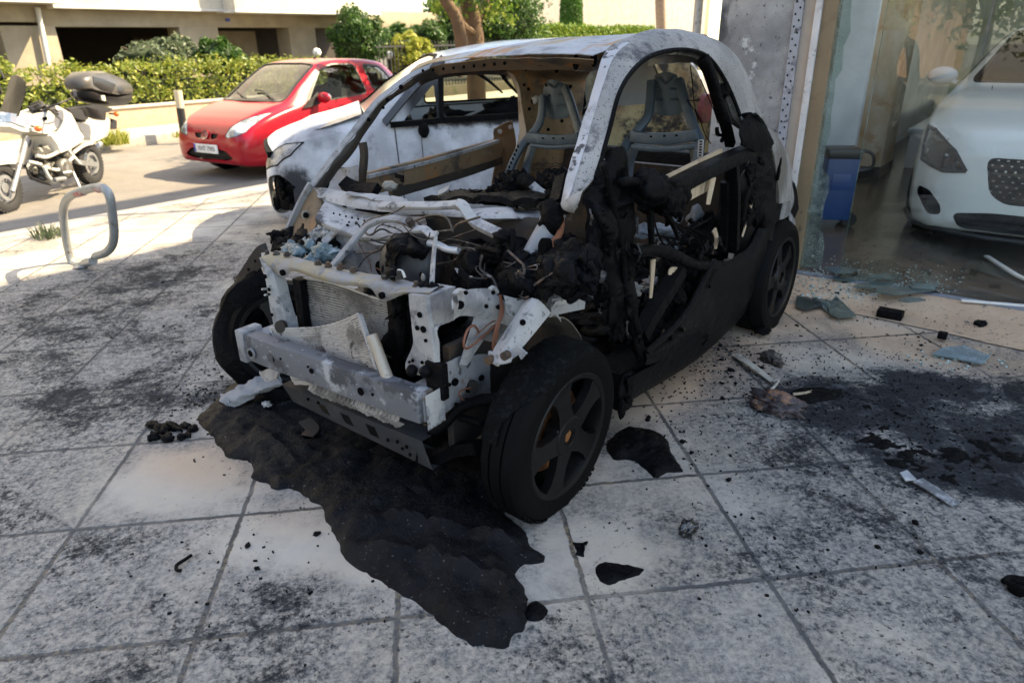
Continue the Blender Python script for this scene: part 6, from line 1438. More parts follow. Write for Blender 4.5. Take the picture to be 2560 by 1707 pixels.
def piece(mb, name, mat, parent, inset=.004, trim=None):
    """a cut-out put back a few millimetres deeper, as glass, lamp or grille"""
    bm = weld(mb)
    bmesh.ops.recalc_face_normals(bm, faces=bm.faces)
    c = sum((f.calc_center_median() for f in bm.faces), Vector()) / max(1, len(bm.faces))
    n_ = sum((f.normal * f.calc_area() for f in bm.faces), Vector())
    o_ = Vector((c.x, 0, c.z - .7)) if abs(c.x) > .3 else Vector((0, -1 if c.y < 1.5 else 1, .6))
    s = -1 if n_.dot(o_) > 0 else 1
    if s > 0: bmesh.ops.reverse_faces(bm, faces=bm.faces)
    bm.normal_update()
    for v in bm.verts: v.co -= v.normal * inset
    if trim is not None:
        be = [e for e in bm.edges if e.is_boundary]
        t = MB()
        for e in be: t.bar([e.verts[0].co + e.verts[0].normal * inset * .8, e.verts[1].co + e.verts[1].normal * inset * .8], trim[1], trim[1] * .6, up=e.verts[0].normal)
    o = finish(bm, name, mat, parent)
    if trim is not None: t.build('trim', trim[0], o, local=True)
    return o
def circle(c, r, n=26, zmin=-1):
    return [(c[0] + r * math.cos(i * 2 * math.pi / n), max(zmin, c[1] + r * math.sin(i * 2 * math.pi / n))) for i in range(n)]
SIDE = lambda s: (lambda c, n: c.x * s > .3 and n.x * s > .25)
FRONT = lambda lim: (lambda c, n: c.y < lim and n.y < -.05)
def arches(bm, ax_, r, z=None):
    z = z if z is not None else r * .86
    for y in ax_:
        for s in (1, -1): cut(bm, circle((y, z), r), 'X', lambda c, n, s=s: c.x * s > .42)
def arch_wells(e, ax_, r, w, z):
    for y in ax_:
        for s in (1, -1):
            mb = MB(); rows = []
            for i in range(25):
                a = R_(-110 + 220 * i / 24)
                rows.append([Vector((s * x, y + (r - .003) * math.sin(a), z + (r - .003) * math.cos(a))) for x in (w - .03, w - .26)])
            mb.grid(rows); mb.disc((s * (w - .26), y, z), (s, 0, 0), r, 24, t=.003)
            mb.build('wheel_arch', M['hole'], e, local=True)
def seats(e, rows_, mat, z=.25):
    for (x, y) in rows_:
        s = MB().box((x, y, z + .18), (.46, .48, .16)).box((x, y + .27, z + .48), (.45, .14, .58), Matrix.Rotation(R_(-14), 3, 'X')).box((x, y + .36, z + .86), (.24, .09, .17))
        s.build('seat', mat, e, local=True, bevel=.04)
def dash(e, y, z, w, mat):
    MB().box((0, y, z - .06), (w * 1.7, .36, .14)).build('dashboard', mat, e, local=True, bevel=.05)
    q_ = MB().lathe([(-.012, .17), (0, .186), (.012, .17), (0, .158)], (0, 0, 0), 'Y', 28)
    rt = Matrix.Rotation(R_(-24), 3, 'X')
    q_.v = [rt @ v + Vector((.36, y + .24, z + .0)) for v in q_.v]
    q_.build('steering_wheel', mat, e, local=True)
def mirror(e, p, s, mat):
    m = MB().lump((p[0] + s * .10, p[1], p[2] + .03), (.115, .055, .075), 0, 0, 1, 3).bar([(p[0] - s * .02, p[1], p[2] - .02), (p[0] + s * .05, p[1], p[2])], .05, .03)
    o = m.build('wing_mirror', mat, e, local=True)
    MB().disc((p[0] + s * .10, p[1] + .048, p[2] + .03), (0, 1, 0), .09, 20, .058, t=.01).build('mirror_glass', M['chrome'], o, local=True)
def paint(name, col, rough=.28, flake=0):
    t = NT(name); c = t.mix(t.ramp(t.noise(2, 3), .3, .7), tuple(x * .94 for x in col), col)
    c = t.mix(t.ramp(t.noise(5, 8, .7), .62, .8, 0, .25), c, (.3, .27, .22))
    t.set(color=c, rough=rough, coat=.4, coat_rough=.04, spec=.3); return t.m

# ---- red hatchback parked across the road
RED = paint('red_paint', (.37, .004, .016))
rc = empty('red_car', (-6.52, 3.10, -.13), 'red three door hatchback parked facing the camera across the road', 'car', rz=.085, s=.90)
st = [(0, .30, .44, .50, .50, .34), (.02, .235, .50, .60, .64, .44), (.08, .20, .57, .70, .73, .52), (.20, .18, .66, .785, .785, .58), (.42, .17, .75, .865, .815, .62), (.66, .17, .81, .925, .82, .65), (.84, .17, .845, .965, .82, .66),
      (1.20, .17, .875, 1.20, .82, .605), (1.60, .17, .90, 1.425, .815, .56), (2.05, .17, .925, 1.475, .81, .55), (2.55, .17, .96, 1.465, .795, .54), (2.98, .18, 1.0, 1.41, .77, .51), (3.20, .24, 1.02, 1.29, .725, .48), (3.33, .34, .97, 1.13, .65, .44), (3.40, .45, .86, .95, .54, .38)]
bm = car_skin(st)
wsp = cut(bm, round_poly([(-.64, .955), (.64, .955), (.535, 1.40), (.30, 1.42), (-.30, 1.42), (-.535, 1.40)], .05), 'Y', lambda c, n: .75 < c.y < 1.75 and n.y < -.1)
sw1 = [cut(bm, round_poly([(1.16, .91), (2.36, .975), (2.30, 1.385), (1.86, 1.40), (1.58, 1.32)], .06), 'X', SIDE(s)) for s in (1, -1)]
sw2 = [cut(bm, round_poly([(2.52, 1.01), (2.90, 1.04), (3.04, 1.13), (2.88, 1.34), (2.48, 1.385)], .09), 'X', SIDE(s)) for s in (1, -1)]
rwp = cut(bm, round_poly([(-.46, 1.1), (.46, 1.1), (.40, 1.36), (-.40, 1.36)], .06), 'Y', lambda c, n: c.y > 2.9 and n.y > .2)
HL = [(.405, .585), (.44, .555), (.60, .585), (.695, .635), (.725, .72), (.735, .845), (.69, .835), (.56, .765), (.46, .68)]
hl = [cut(bm, [(s * x, z) for x, z in HL], 'Y', lambda c, n, s=s: c.y < .62 and c.x * s > .2) for s in (1, -1)]
gr = [cut(bm, round_poly([(s * .10, .60), (s * .11, .525), (s * .22, .545), (s * .255, .60)], .02), 'Y', FRONT(.3)) for s in (1, -1)]
lg = cut(bm, round_poly([(-.52, .30), (-.30, .25), (.30, .25), (.52, .30), (.36, .40), (-.36, .40)], .05), 'Y', FRONT(.4))
arches(bm, (.72, 3.0 - .02), .315, .285)
body = finish(bm, 'body', RED, rc)
rm_ = M['black_plastic']
piece(wsp, 'windscreen', M['car_glass'], rc, .006, (rm_, .028))
for p in sw1: piece(p, 'side_window', M['car_glass'], rc, .006, (rm_, .022))
for p in sw2: piece(p, 'side_window', M['car_glass'], rc, .006, (rm_, .022))
piece(rwp, 'rear_window', M['car_glass'], rc, .006, (rm_, .02))
def lamp_mat():
    t = NT('lamp_lens'); v = t.noise(7, 3)
    c = t.mix(t.ramp(v, .40, .55), (.20, .21, .21), (.62, .63, .60)); c = t.mix(t.ramp(t.noise(16, 3), .60, .68), c, (.85, .83, .78))
    t.set(color=c, rough=.12, coat=1.0, coat_rough=.02); return t.m
M['lamp_lens'] = lamp_mat()
for s, p in zip((1, -1), hl):
    o = piece(p, 'headlight', M['lamp_lens'], rc, .003, (M['black_plastic'], .008))
    MB().lathe([(-.03, .0), (-.055, .05), (-.062, .066), (-.052, .072), (-.01, .07), (-.0, .0)], (s * .625, .305, .685), 'Y', 24).build('reflector', M['chrome'], o, local=True)
for p in gr: piece(p, 'upper_grille', M['bumper_grille'], rc, .02)
lo_ = piece(lg, 'lower_grille', M['bumper_grille'], rc, .03)
gb = MB()
for i in range(4): gb.tube([(x, .09 - .07 * (1 - (x / .5) ** 2), .275 + i * .032) for x in [-.42 + .07 * k for k in range(13)]], .006, 5)
gb.build('grille_bars', M['black_plastic'], lo_, local=True)
em = MB().lathe([(-.004, .062), (.004, .062), (.004, .070), (-.004, .070)], (0, 0, 0), 'Y', 28)
em.v = [Vector((v.x, v.y, v.z * .82)) for v in em.v]
e2 = MB().lathe([(-.004, .036), (.004, .036), (.004, .043), (-.004, .043)], (0, 0, 0), 'Y', 22); e2.v = [Vector((v.x * .55, v.y, v.z)) for v in e2.v]
e3 = MB().lathe([(-.004, .036), (.004, .036), (.004, .043), (-.004, .043)], (0, 0, 0), 'Y', 22); e3.v = [Vector((v.x, v.y, v.z * .5 + .022)) for v in e3.v]
for x_ in (e2, e3): em.add(x_.v, x_.f)
rt = Matrix.Rotation(R_(-22), 3, 'X'); em.v = [rt @ v + Vector((0, -.006, .585)) for v in em.v]
em.build('emblem', M['chrome'], rc, local=True)
dsc = MB().disc((0, .012, .585), (0, -1, .35), .062, 24, t=.006); dsc.build('emblem_backing', RED, rc, local=True)
pl_ = MB().box((0, -.022, .405), (.50, .012, .115)); pl_.v = [Vector((v.x, v.y, v.z)) for v in pl_.v]
pt_ = pl_.build('number_plate', M['white_print'], rc, local=True, bevel=.003)
MB().bb(-.246, -.212, -.0305, -.0285, .352, .458).build('blue_band', M['eu_blue'], pt_, local=True)
text_mb('XHT 7905', .085, (.018, -.0295, .405), (1, 0, 0), (0, 0, 1), .001).build('plate_lettering', M['ink'], pt_, local=True, smooth=False)
MB().tube([(x, .62 - .29 * (1 - (x / .66) ** 2) ** 1.0 + (.0), .888 - .085 * (1 - (x / .66) ** 2)) for x in [-.6 + .06 * i for i in range(21)]], .0035, 5).build('bonnet_seam', M['hole'], rc, local=True)
MB().bar([(-.62, .90, .955), (-.3, .82, .965), (0, .80, .97), (.3, .82, .965), (.62, .90, .955)], .07, .012, up=(0, -.4, .9), n=14).build('cowl', rm_, rc, local=True)
wpz = MB()
for pts in (((.45, .84, .985), (.1, .98, 1.07), (-.1, 1.0, 1.085)), ((-.1, .82, .985), (-.4, .95, 1.04), (-.52, 1.0, 1.06))): wpz.bar(pts, .02, .014, up=(0, -.6, .8), n=8)
wpz.build('wiper', rm_, rc, local=True)
for s in (1, -1):
    mirror(rc, (s * .81, 1.34, .95), s, RED)
    MB().sheet([[(s * .813, 1.02, .86), (s * .815, 1.20, .87), (s * .815, 1.36, .90)], [(s * .80, 1.12, .94), (s * .788, 1.24, .99), (s * .775, 1.36, 1.06)]], nu=6, nv=3, thick=.006 * s).build('mirror_base_trim', rm_, rc, local=True)
    MB().tube([(s * .792, 1.20, .90), (s * .812, 1.22, .6), (s * .80, 1.25, .30)], .0035, 5, n=10).build('door_seam', M['hole'], rc, local=True)
    MB().tube([(s * .778, 2.42, 1.04), (s * .80, 2.45, .7), (s * .79, 2.40, .30)], .0035, 5, n=10).build('door_seam', M['hole'], rc, local=True)
    MB().bar([(s * .81, 2.2, .88), (s * .815, 2.36, .89)], .02, .03, up=(0, 0, 1)).build('door_handle', RED, rc, local=True, bevel=.006)
    MB().disc((s * .788, 2.86, .82), (s, 0, 0), .05, 14, t=.01).build('rear_lamp', M['red_lens'], rc, local=True)
MB().lump((.1, 2.0, 1.49), (.012, .02, .018), 0, 0, 1, 2).tube([(.1, 2.0, 1.49), (.1, 2.1, 1.62)], .005, 6).build('aerial', rm_, rc, local=True)
arch_wells(rc, (.72, 2.98), .315, .80, .285)
MB().bb(-.66, .66, .5, 3.2, .18, .3).build('floor', M['hole'], rc, local=True)
seats(rc, ((.36, 1.75), (-.36, 1.75), (.36, 2.55), (-.36, 2.55)), M['seat_cloth'], .30); dash(rc, 1.12, .93, .66, rm_)
for y in (.72, 2.98):
    for s in (1, -1): wheel(rc, (s * .735, y, .275), side=s, R=.275, W=.155, rr=.178, style='steel', rim=M['steel'], disc=False)

# ---- white burnt hatchback beside the small car
def scorched_white():
    t = NT('scorched_white'); sp_ = t.n('ShaderNodeSeparateXYZ'); t.put(sp_.inputs[0], t.co)
    x, y, z = sp_.outputs
    c = t.mix(t.ramp(t.noise(2.5, 6), .35, .65), (.68, .70, .73), (.76, .77, .79))
    near = t.ramp(x, .45, .75); rear = t.ramp(t.math('ADD', y, t.math('MULTIPLY', t.noise(3, 5), .8)), 1.0, 2.0)
    burnt = t.math('MULTIPLY', near, t.ramp(t.noise(2.4, 8, .65), .32, .60, .35, 1))
    c = t.mix(burnt, c, (.36, .362, .375))
    c = t.mix(t.math('MULTIPLY', near, t.ramp(t.noise(5, 8, .7), .56, .66)), c, (.24, .24, .25))
    # scorching that has run up from the near wheel to the bonnet edge, and soot round the empty windows
    d = t.n('ShaderNodeVectorMath', operation='DISTANCE'); t.put(d.inputs[0], t.co); d.inputs[1].default_value = (.80, .52, .95)
    s1 = t.ramp(t.math('ADD', d.outputs['Value'], t.math('MULTIPLY', t.math('SUBTRACT', t.noise(6, 7, .7), .5), .34)), .10, .22, 1, 0)
    c = t.mix(t.math('MULTIPLY', s1, .55), c, (.10, .10, .105))
    d2 = t.n('ShaderNodeVectorMath', operation='DISTANCE'); t.put(d2.inputs[0], t.co); d2.inputs[1].default_value = (.86, .24, .46)
    s2 = t.ramp(t.math('ADD', d2.outputs['Value'], t.math('MULTIPLY', t.math('SUBTRACT', t.noise(6, 7, .7), .5), .25)), .14, .24, 1, 0)
    c = t.mix(s2, c, (.03, .03, .033))
    zz = t.math('ADD', z, t.math('MULTIPLY', t.math('SUBTRACT', t.noise(7, 6, .7), .5), .22))
    band = t.math('MULTIPLY', t.math('MULTIPLY', t.ramp(zz, .90, .96), t.ramp(zz, 1.40, 1.48, 1, 0)), t.math('MULTIPLY', near, t.ramp(y, 1.15, 1.3)))
    c = t.mix(band, c, (.025, .025, .028))
    yel = t.math('MULTIPLY', t.math('MULTIPLY', t.ramp(y, 2.7, 3.05), t.ramp(x, .3, .6)), t.ramp(t.noise(3, 6), .3, .5, .5, 1))
    c = t.mix(yel, c, t.mix(t.ramp(t.noise(2.2, 6, .6), .42, .66), (.30, .255, .13), (.13, .06, .022)))
    c = t.mix(t.math('MULTIPLY', yel, t.ramp(t.noise(4, 7, .7, t.map(loc=(2, 3, 1))), .44, .56)), c, (.012, .011, .010))
    t.set(color=c, rough=t.ramp(near, 0, 1, .35, .8), coat=t.ramp(near, 0, 1, .5, 0)); return t.m
M['scorched_white'] = scorched_white()
wd = Vector((-.277, -.961, 0)).normalized(); wsd = Vector((.961, -.277, 0))
WA = Vector((-2.65, 2.22, 0))                       # middle of the front axle
wc = empty('burnt_white_car', (-3.33, 1.83, 0), 'white hatchback with scorched near side, empty side windows and melted headlight', 'car', rz=R_(-40), s=.86)
st = [(0, .30, .52, .60, .52, .36), (.02, .24, .58, .68, .62, .46), (.08, .20, .64, .75, .71, .54), (.22, .18, .74, .84, .79, .62), (.45, .17, .83, .93, .84, .66), (.80, .17, .89, .99, .865, .69), (1.08, .17, .92, 1.03, .87, .70),
      (1.45, .17, .95, 1.25, .87, .64), (1.90, .17, .97, 1.46, .87, .58), (2.40, .17, .99, 1.59, .865, .56), (3.0, .17, 1.01, 1.61, .855, .55), (3.50, .18, 1.03, 1.56, .84, .53), (3.80, .24, 1.03, 1.36, .79, .54), (3.95, .34, 1.02, 1.13, .71, .48), (4.02, .46, .88, .96, .58, .42)]
bm = car_skin(st)
wsp = cut(bm, round_poly([(-.66, 1.02), (.66, 1.02), (.56, 1.44), (.30, 1.48), (-.30, 1.48), (-.56, 1.44)], .05), 'Y', lambda c, n: 1.0 < c.y < 2.05 and n.y < -.1)
for s in (1, -1):
    cut(bm, round_poly([(1.50, .98), (1.86, .99), (1.86, 1.26)], .03), 'X', SIDE(s))
    wsx = cut(bm, round_poly([(1.94, .995), (2.72, 1.02), (2.70, 1.49), (2.18, 1.48), (1.94, 1.34)], .05), 'X', SIDE(s))
    if s < 0: wfar = wsx
    cut(bm, round_poly([(2.84, 1.03), (3.35, 1.05), (3.46, 1.16), (3.30, 1.42), (2.82, 1.48)], .06), 'X', SIDE(s))
rwp = cut(bm, round_poly([(-.5, 1.14), (.5, 1.14), (.44, 1.40), (-.44, 1.40)], .06), 'Y', lambda c, n: c.y > 3.4 and n.y > .2)
HL = [(.42, .60), (.55, .60), (.74, .66), (.79, .74), (.80, .84), (.70, .82), (.52, .70)]
hl = [cut(bm, [(s * x, z) for x, z in HL], 'Y', lambda c, n, s=s: c.y < .62 and c.x * s > .2) for s in (1, -1)]
hole_ = cut(bm, round_poly([(.61, .54), (.76, .59), (.81, .52), (.80, .30), (.73, .24), (.62, .28)], .06), 'Y', lambda c, n: c.y < .5 and c.x > .2)
gri = cut(bm, round_poly([(-.22, .50), (.12, .50), (.10, .34), (-.22, .34)], .04), 'Y', FRONT(.3))
arches(bm, (.80, 3.40), .335, .30)
finish(bm, 'body', M['scorched_white'], wc)
piece(wsp, 'windscreen', glass('smoked_glass', (.62, .66, .62), 1.5, .12, 2.2), wc, .006, (M['char'], .03))
piece(rwp, 'rear_window', M['car_glass'], wc, .006, (M['char'], .02))
piece(wfar, 'side_window', glass('milky_glass', (.75, .80, .68), 1.5, .25, 3.0), wc, .006, (M['char'], .02))
for s, p in zip((1, -1), hl):
    o = piece(p, 'headlight', surf('burnt_lens', (.09, .088, .085), [(5, .45, .6, (.32, .31, .30)), (9, .55, .66, (.015, .015, .016))], rough=.3) if s > 0 else M['lamp_lens'], wc, -.004 if s > 0 else .003, (M['char'], .012))
    MB().lathe([(-.02, 0), (-.045, .04), (-.055, .058), (-.03, .068), (0, .06), (0, 0)], (s * .63, .27, .715), 'Y', 20).build('reflector', surf('dull_reflector', (.38, .38, .37), rough=.25, metal=.6), o, local=True)
piece(hole_, 'burnt_bumper_hole', M['char'], wc, .06)
piece(gri, 'grille', M['bumper_grille'], wc, .03)
bl_ = MB()
for i in range(34): bl_.lump((random.uniform(.56, .78), random.uniform(.16, .34), random.uniform(.28, .60)), [random.uniform(.02, .06) for _ in range(3)], i + 1300, .6, 1.8, 2)
bl_.build('melted_bumper_core', M['char'], wc, local=True)
fogp = MB().sheet([[(.46, .02, .30), (.60, .05, .36), (.66, .09, .35)], [(.44, .03, .24), (.58, .06, .25), (.64, .10, .27)]], nu=8, nv=5, amp=.01, thick=.01); fogp.build('fog_lamp_scrap', M['char'], wc, local=True)
# the bonnet, sprung open at its front edge
bt_rows = []
for i in range(15):
    v = i / 14; y = .02 + 1.06 * v; r = []
    for j in range(17):
        u = j / 16 * 2 - 1; w = (.60 + .16 * min(1, v * 1.6))
        z = .745 + .315 * v ** .72 - .055 * u * u * (1 - v * .5) + .055 * (1 - v) ** 1.3
        yy_ = y + .10 * u * u * (1 - v)
        p = Vector((u * w, yy_, z)); p.z += .006 * nz(p, 4); r.append(p)
    bt_rows.append(r)
def bonnet_mat():
    t = NT('bonnet_white'); c = t.mix(t.ramp(t.noise(2, 5), .3, .7), (.72, .75, .78), (.80, .82, .84))
    d = t.n('ShaderNodeVectorMath', operation='DISTANCE'); t.put(d.inputs[0], t.map((1, .65, 1))); d.inputs[1].default_value = (.80, .42, .92)
    s1 = t.ramp(t.math('ADD', d.outputs['Value'], t.math('MULTIPLY', t.math('SUBTRACT', t.noise(7, 7, .7), .5), .25)), .16, .31, 1, 0)
    c = t.mix(s1, c, t.mix(t.ramp(t.noise(10, 6), .45, .6), (.05, .055, .075), (.17, .18, .21))); c = t.mix(t.math('MULTIPLY', s1, t.math('SUBTRACT', 1, s1)), c, (.25, .20, .15))
    t.set(color=c, rough=.4, coat=.4); return t.m
MB().sheet(bt_rows, nu=32, nv=24, thick=.012).build('bonnet', bonnet_mat(), wc, local=True, ang=50)
MB().bar([(-.62, .10, .73), (0, .0, .76), (.62, .10, .73)], .08, .05, n=14).build('slam_panel', M['char'], wc, local=True)
for s in (1, -1):
    pc_ = M['char'] if s > 0 else M['black_plastic']
    MB().bar([(s * .84, 1.30, .97), (s * .76, 1.62, 1.22), (s * .67, 1.98, 1.455)], .06, .05, up=(s, 0, .5), n=10).build('a_pillar', surf('pillar_soot', (.06, .062, .07), [(7, .5, .65, (.22, .225, .235)), (20, .6, .7, (.015, .015, .015))], rough=.7) if s > 0 else pc_, wc, local=True)
    MB().bar([(s * .85, 1.90, .99), (s * .76, 1.93, 1.33)], .05, .05, up=(s, 0, 0)).build('window_divider', pc_, wc, local=True)
    MB().bar([(s * .853, 1.36, .955), (s * .855, 2.0, .98), (s * .848, 2.75, 1.005)], .045, .05, up=(s, 0, 0), n=8).build('window_sill', pc_, wc, local=True)
    MB().tube([(s * .852, 1.40, .98), (s * .876, 1.42, .6), (s * .862, 1.45, .3)], .005, 5, n=10).build('door_seam', M['hole'], wc, local=True)
    MB().tube([(s * .84, 2.76, 1.05), (s * .87, 2.78, .7), (s * .86, 2.75, .3)], .005, 5, n=10).build('door_seam', M['hole'], wc, local=True)
MB().lump((.885, 1.70, .905), (.035, .06, .06), 4, .15, 1.2, 3).build('mirror_stump', M['char'], wc, local=True)
MB().tube([(.885, 1.67, .88), (.89, 1.675, .70), (.885, 1.68, .58)], .004, 5).build('drip_line', M['char'], wc, local=True)
inn_ = MB()
for i in range(50): inn_.lump((random.uniform(-.6, .6), random.uniform(1.3, 3.2), random.uniform(.55, .98)), [random.uniform(.05, .16) for _ in range(3)], i + 1400, .7, 1.8, 2)
inn_.bb(-.74, .74, 1.0, 3.7, .2, .62)
inn_.build('burnt_cabin', M['char'], wc, local=True)
cl = MB()
for pts in (((.55, 2.05, 1.43), (.56, 2.2, 1.30), (.58, 2.3, 1.16)), ((.55, 2.3, 1.44), (.50, 2.32, 1.28), (.55, 2.45, 1.05)), ((.56, 2.2, 1.43), (.50, 2.5, 1.32), (.48, 2.65, 1.3))): cl.bar(pts, .035, .012, up=(1, 0, 0), n=10, scale=[1, .3])
for i in range(6): cl.lump((.57, 2.1 + i * .04, 1.40 - .01 * i), [.03, .04, .04], i + 1500, .7, 2, 2)
cl.build('hanging_lining', M['char'], wc, local=True)
arch_wells(wc, (.80, 3.40), .335, .86, .30)
MB().disc((.80, 3.80, .98), (1, .4, 0), .08, 16, .13, t=.03).build('rear_lamp', surf('smoked_red', (.16, .035, .035), [(9, .5, .65, (.05, .02, .02))], rough=.5), wc, local=True)
for y in (.80, 3.40):
    for s in (1, -1): wheel(wc, (s * .775, y, .29), side=s, R=.295, W=.185, rr=.20, style='alloy', spokes=7, tyre=M['soot_tyre'] if s > 0 else M['rubber'], rim=surf('wheel_silver', (.42, .44, .45), [(9, .5, .7, (.2, .2, .2))], rough=.4, metal=.3), disc=False)

def fy(y):
    if y < 2: return .80 * y
    return 1.6 + (y - 2) * 1.7 if y < 2.9 else 3.13 + (y - 2.9) * .93
def stretch(o):
    for ch in o.children:
        if ch.type == 'EMPTY': ch.location.y = fy(ch.location.y); continue
        for v in ch.data.vertices: v.co.y = fy(v.co.y)
        stretch(ch)
stretch(wc)

# ---- white saloon inside the showroom
WHITE = paint('showroom_white', (.72, .75, .74), .22)
sc_ = empty('showroom_car', (1.74, 3.62, .05), 'clean white coupe style saloon on display behind the shop glass', 'car', s=.96)
st = [(0, .26, .50, .58, .46, .34), (.02, .19, .58, .68, .60, .46), (.08, .15, .64, .745, .70, .54), (.22, .14, .73, .82, .80, .63), (.50, .14, .80, .90, .86, .68), (.90, .15, .86, .965, .885, .70), (1.30, .15, .90, 1.01, .89, .70),
      (1.75, .15, .94, 1.21, .89, .62), (2.25, .15, .97, 1.41, .885, .55), (2.75, .15, 1.0, 1.435, .885, .53), (3.4, .15, 1.02, 1.37, .88, .50), (4.0, .16, 1.04, 1.18, .86, .50), (4.4, .22, 1.0, 1.06, .80, .52), (4.6, .40, .88, .95, .62, .44)]
bm = car_skin(st)
wsp = cut(bm, round_poly([(-.70, 1.015), (.70, 1.015), (.54, 1.365), (.28, 1.39), (-.28, 1.39), (-.54, 1.365)], .05), 'Y', lambda c, n: 1.2 < c.y < 2.4 and n.y < -.1)
sws = [cut(bm, round_poly([(1.85, 1.0), (3.5, 1.07), (3.3, 1.28), (2.7, 1.36), (2.3, 1.32)], .06), 'X', SIDE(s)) for s in (1, -1)]
HL = [(.49, .545), (.62, .53), (.79, .58), (.80, .68), (.815, .775), (.74, .765), (.58, .66)]
hl = [cut(bm, [(s * x, z) for x, z in HL], 'Y', lambda c, n, s=s: c.y < .75 and c.x * s > .2) for s in (1, -1)]
gri = cut(bm, round_poly([(-.40, .64), (-.34, .42), (-.25, .36), (.25, .36), (.34, .42), (.40, .64)], .06), 'Y', FRONT(.25))
lga = cut(bm, round_poly([(-.52, .275), (-.46, .17), (.46, .17), (.52, .275), (.3, .30), (-.3, .30)], .05), 'Y', FRONT(.3))
fog = [cut(bm, round_poly([(s * .58, .25), (s * .66, .24), (s * .765, .36), (s * .76, .41), (s * .68, .40), (s * .59, .31)], .03), 'Y', lambda c, n, s=s: c.y < .5 and c.x * s > .4) for s in (1, -1)]
arches(bm, (.93, 3.62), .345, .31)
finish(bm, 'body', WHITE, sc_)
piece(wsp, 'windscreen', M['screen_glass'], sc_, .006, (rm_, .03))
for p in sws: piece(p, 'side_window', M['screen_glass'], sc_, .006, (rm_, .03))
for s, p in zip((1, -1), hl):
    o = piece(p, 'headlight', surf('dark_lamp', (.012, .013, .015), [(6, .52, .62, (.10, .11, .12)), (14, .60, .66, (.5, .52, .53))], rough=.06, coat=1), sc_, .004, (rm_, .02))
    PJ = None
    for (r_, cp) in ((.05, (s * .735, .27, .66)), (.038, (s * .62, .175, .60))): MB().lathe([(-.02, 0), (-.03, r_), (-.02, r_ + .008), (0, r_), (0, 0)], cp, 'Y', 20).build('projector', surf('projector', (.22, .25, .27), rough=.08, metal=.8), o, local=True)
    MB().tube([(s * .52, .085, .665), (s * .66, .16, .735), (s * .79, .36, .79)], .011, 6, n=10).build('light_strip', M['white_print'], o, local=True)
go = piece(gri, 'grille', M['bumper_grille'], sc_, .03)
dm = MB()
for i in range(15):
    for j in range(8):
        x = -.36 + i * .0514 + (j % 2) * .0257; z = .40 + j * .032
        if abs(x) < .10: continue
        dm.box((x, .02 + .10 * x * x, z), (.014, .006, .009))
dm.build('diamond_studs', M['chrome'], go, local=True)
for s in (1, -1): MB().bar([(s * .39, .035, .545), (s * .1, -.01, .545)], .02, .03, up=(0, -1, 0)).build('grille_bar', M['chrome'], go, local=True)
star = MB().lathe([(-.006, .092), (.006, .092), (.006, .102), (-.006, .102)], (0, -.012, .53), 'Y', 32)
for i in range(3):
    a = R_(90 + i * 120); star.bar([(0, -.014, .53), (.095 * math.cos(a), -.014, .53 + .095 * math.sin(a))], .026, .01, up=(0, -1, 0), scale=[1, .25])
star.build('emblem', M['chrome'], go, local=True)
piece(lga, 'lower_grille', M['bumper_grille'], sc_, .03)
for p in fog: piece(p, 'fog_recess', M['bumper_grille'], sc_, .03)
MB().tube([(s_ * w_, y_, z_) for s_, w_, y_, z_ in ((-1, .86, .55, .16), (-1, .72, .16, .145), (-1, .4, .02, .14), (1, 0, -.01, .14), (1, .4, .02, .14), (1, .72, .16, .145), (1, .86, .55, .16))], .018, 8, n=30).build('lip', rm_, sc_, local=True)
MB().tube([(-.36, .06, .70), (-.45, .40, .845), (-.52, .9, .955), (-.56, 1.3, 1.0)], .003, 5, n=14).tube([(-.64, .12, .72), (-.72, .5, .83), (-.76, 1.0, .91)], .003, 5, n=14).build('bonnet_seam', M['hole'], sc_, local=True)
for s in (1, -1): mirror(sc_, (s * .88, 1.92, 1.0), s, WHITE)
arch_wells(sc_, (.93, 3.62), .345, .875, .31)
seats(sc_, ((.36, 2.2), (-.36, 2.2)), M['seat_cloth'], .2); dash(sc_, 1.7, .97, .7, rm_)
MB().bb(-.7, .7, .6, 4.2, .16, .25).build('floor', M['hole'], sc_, local=True)
for y in (.93, 3.62):
    for s in (1, -1): wheel(sc_, (s * .79, y, .31), side=s, R=.312, W=.2, rr=.22, style='alloy', rim=M['steel'], disc=False)

# ------------------------------------------------------------------ motorcycle on the road
mA, mB = P(Z7(835, 1195), Z=-.13), P((3, 492), Z=-.13)
mdir = (mB - mA); mdir.z = 0; mdir.normalize(); mn = Vector((-mdir.y, mdir.x, 0))
if mn.dot(CAM - mA) < 0: mn = -mn
lean = 0.10
def Pm(x, y, off=0.0):
    """photo point on the machine's own upright plane, off metres to the near side"""
    px, py = Z7(x, y); X, Y = px / .91875, py / .91875
    d = CF + CR * ((X - 1280) / FPX) - CU * ((Y - 853.5) / FPX)
    o = mA + mn * off
    return CAM + d * ((o - CAM).dot(mn) / d.dot(mn))
mo = empty('motorcycle', mA.lerp(mB, .5), 'cream white trail motorcycle with grey top box leaning on its stand', 'motorcycle')
CREAM = paint('cream_paint', (.66, .63, .55), .25)
GREYB = surf('top_box_grey', (.06, .056, .050), rough=.4, coat=.15)
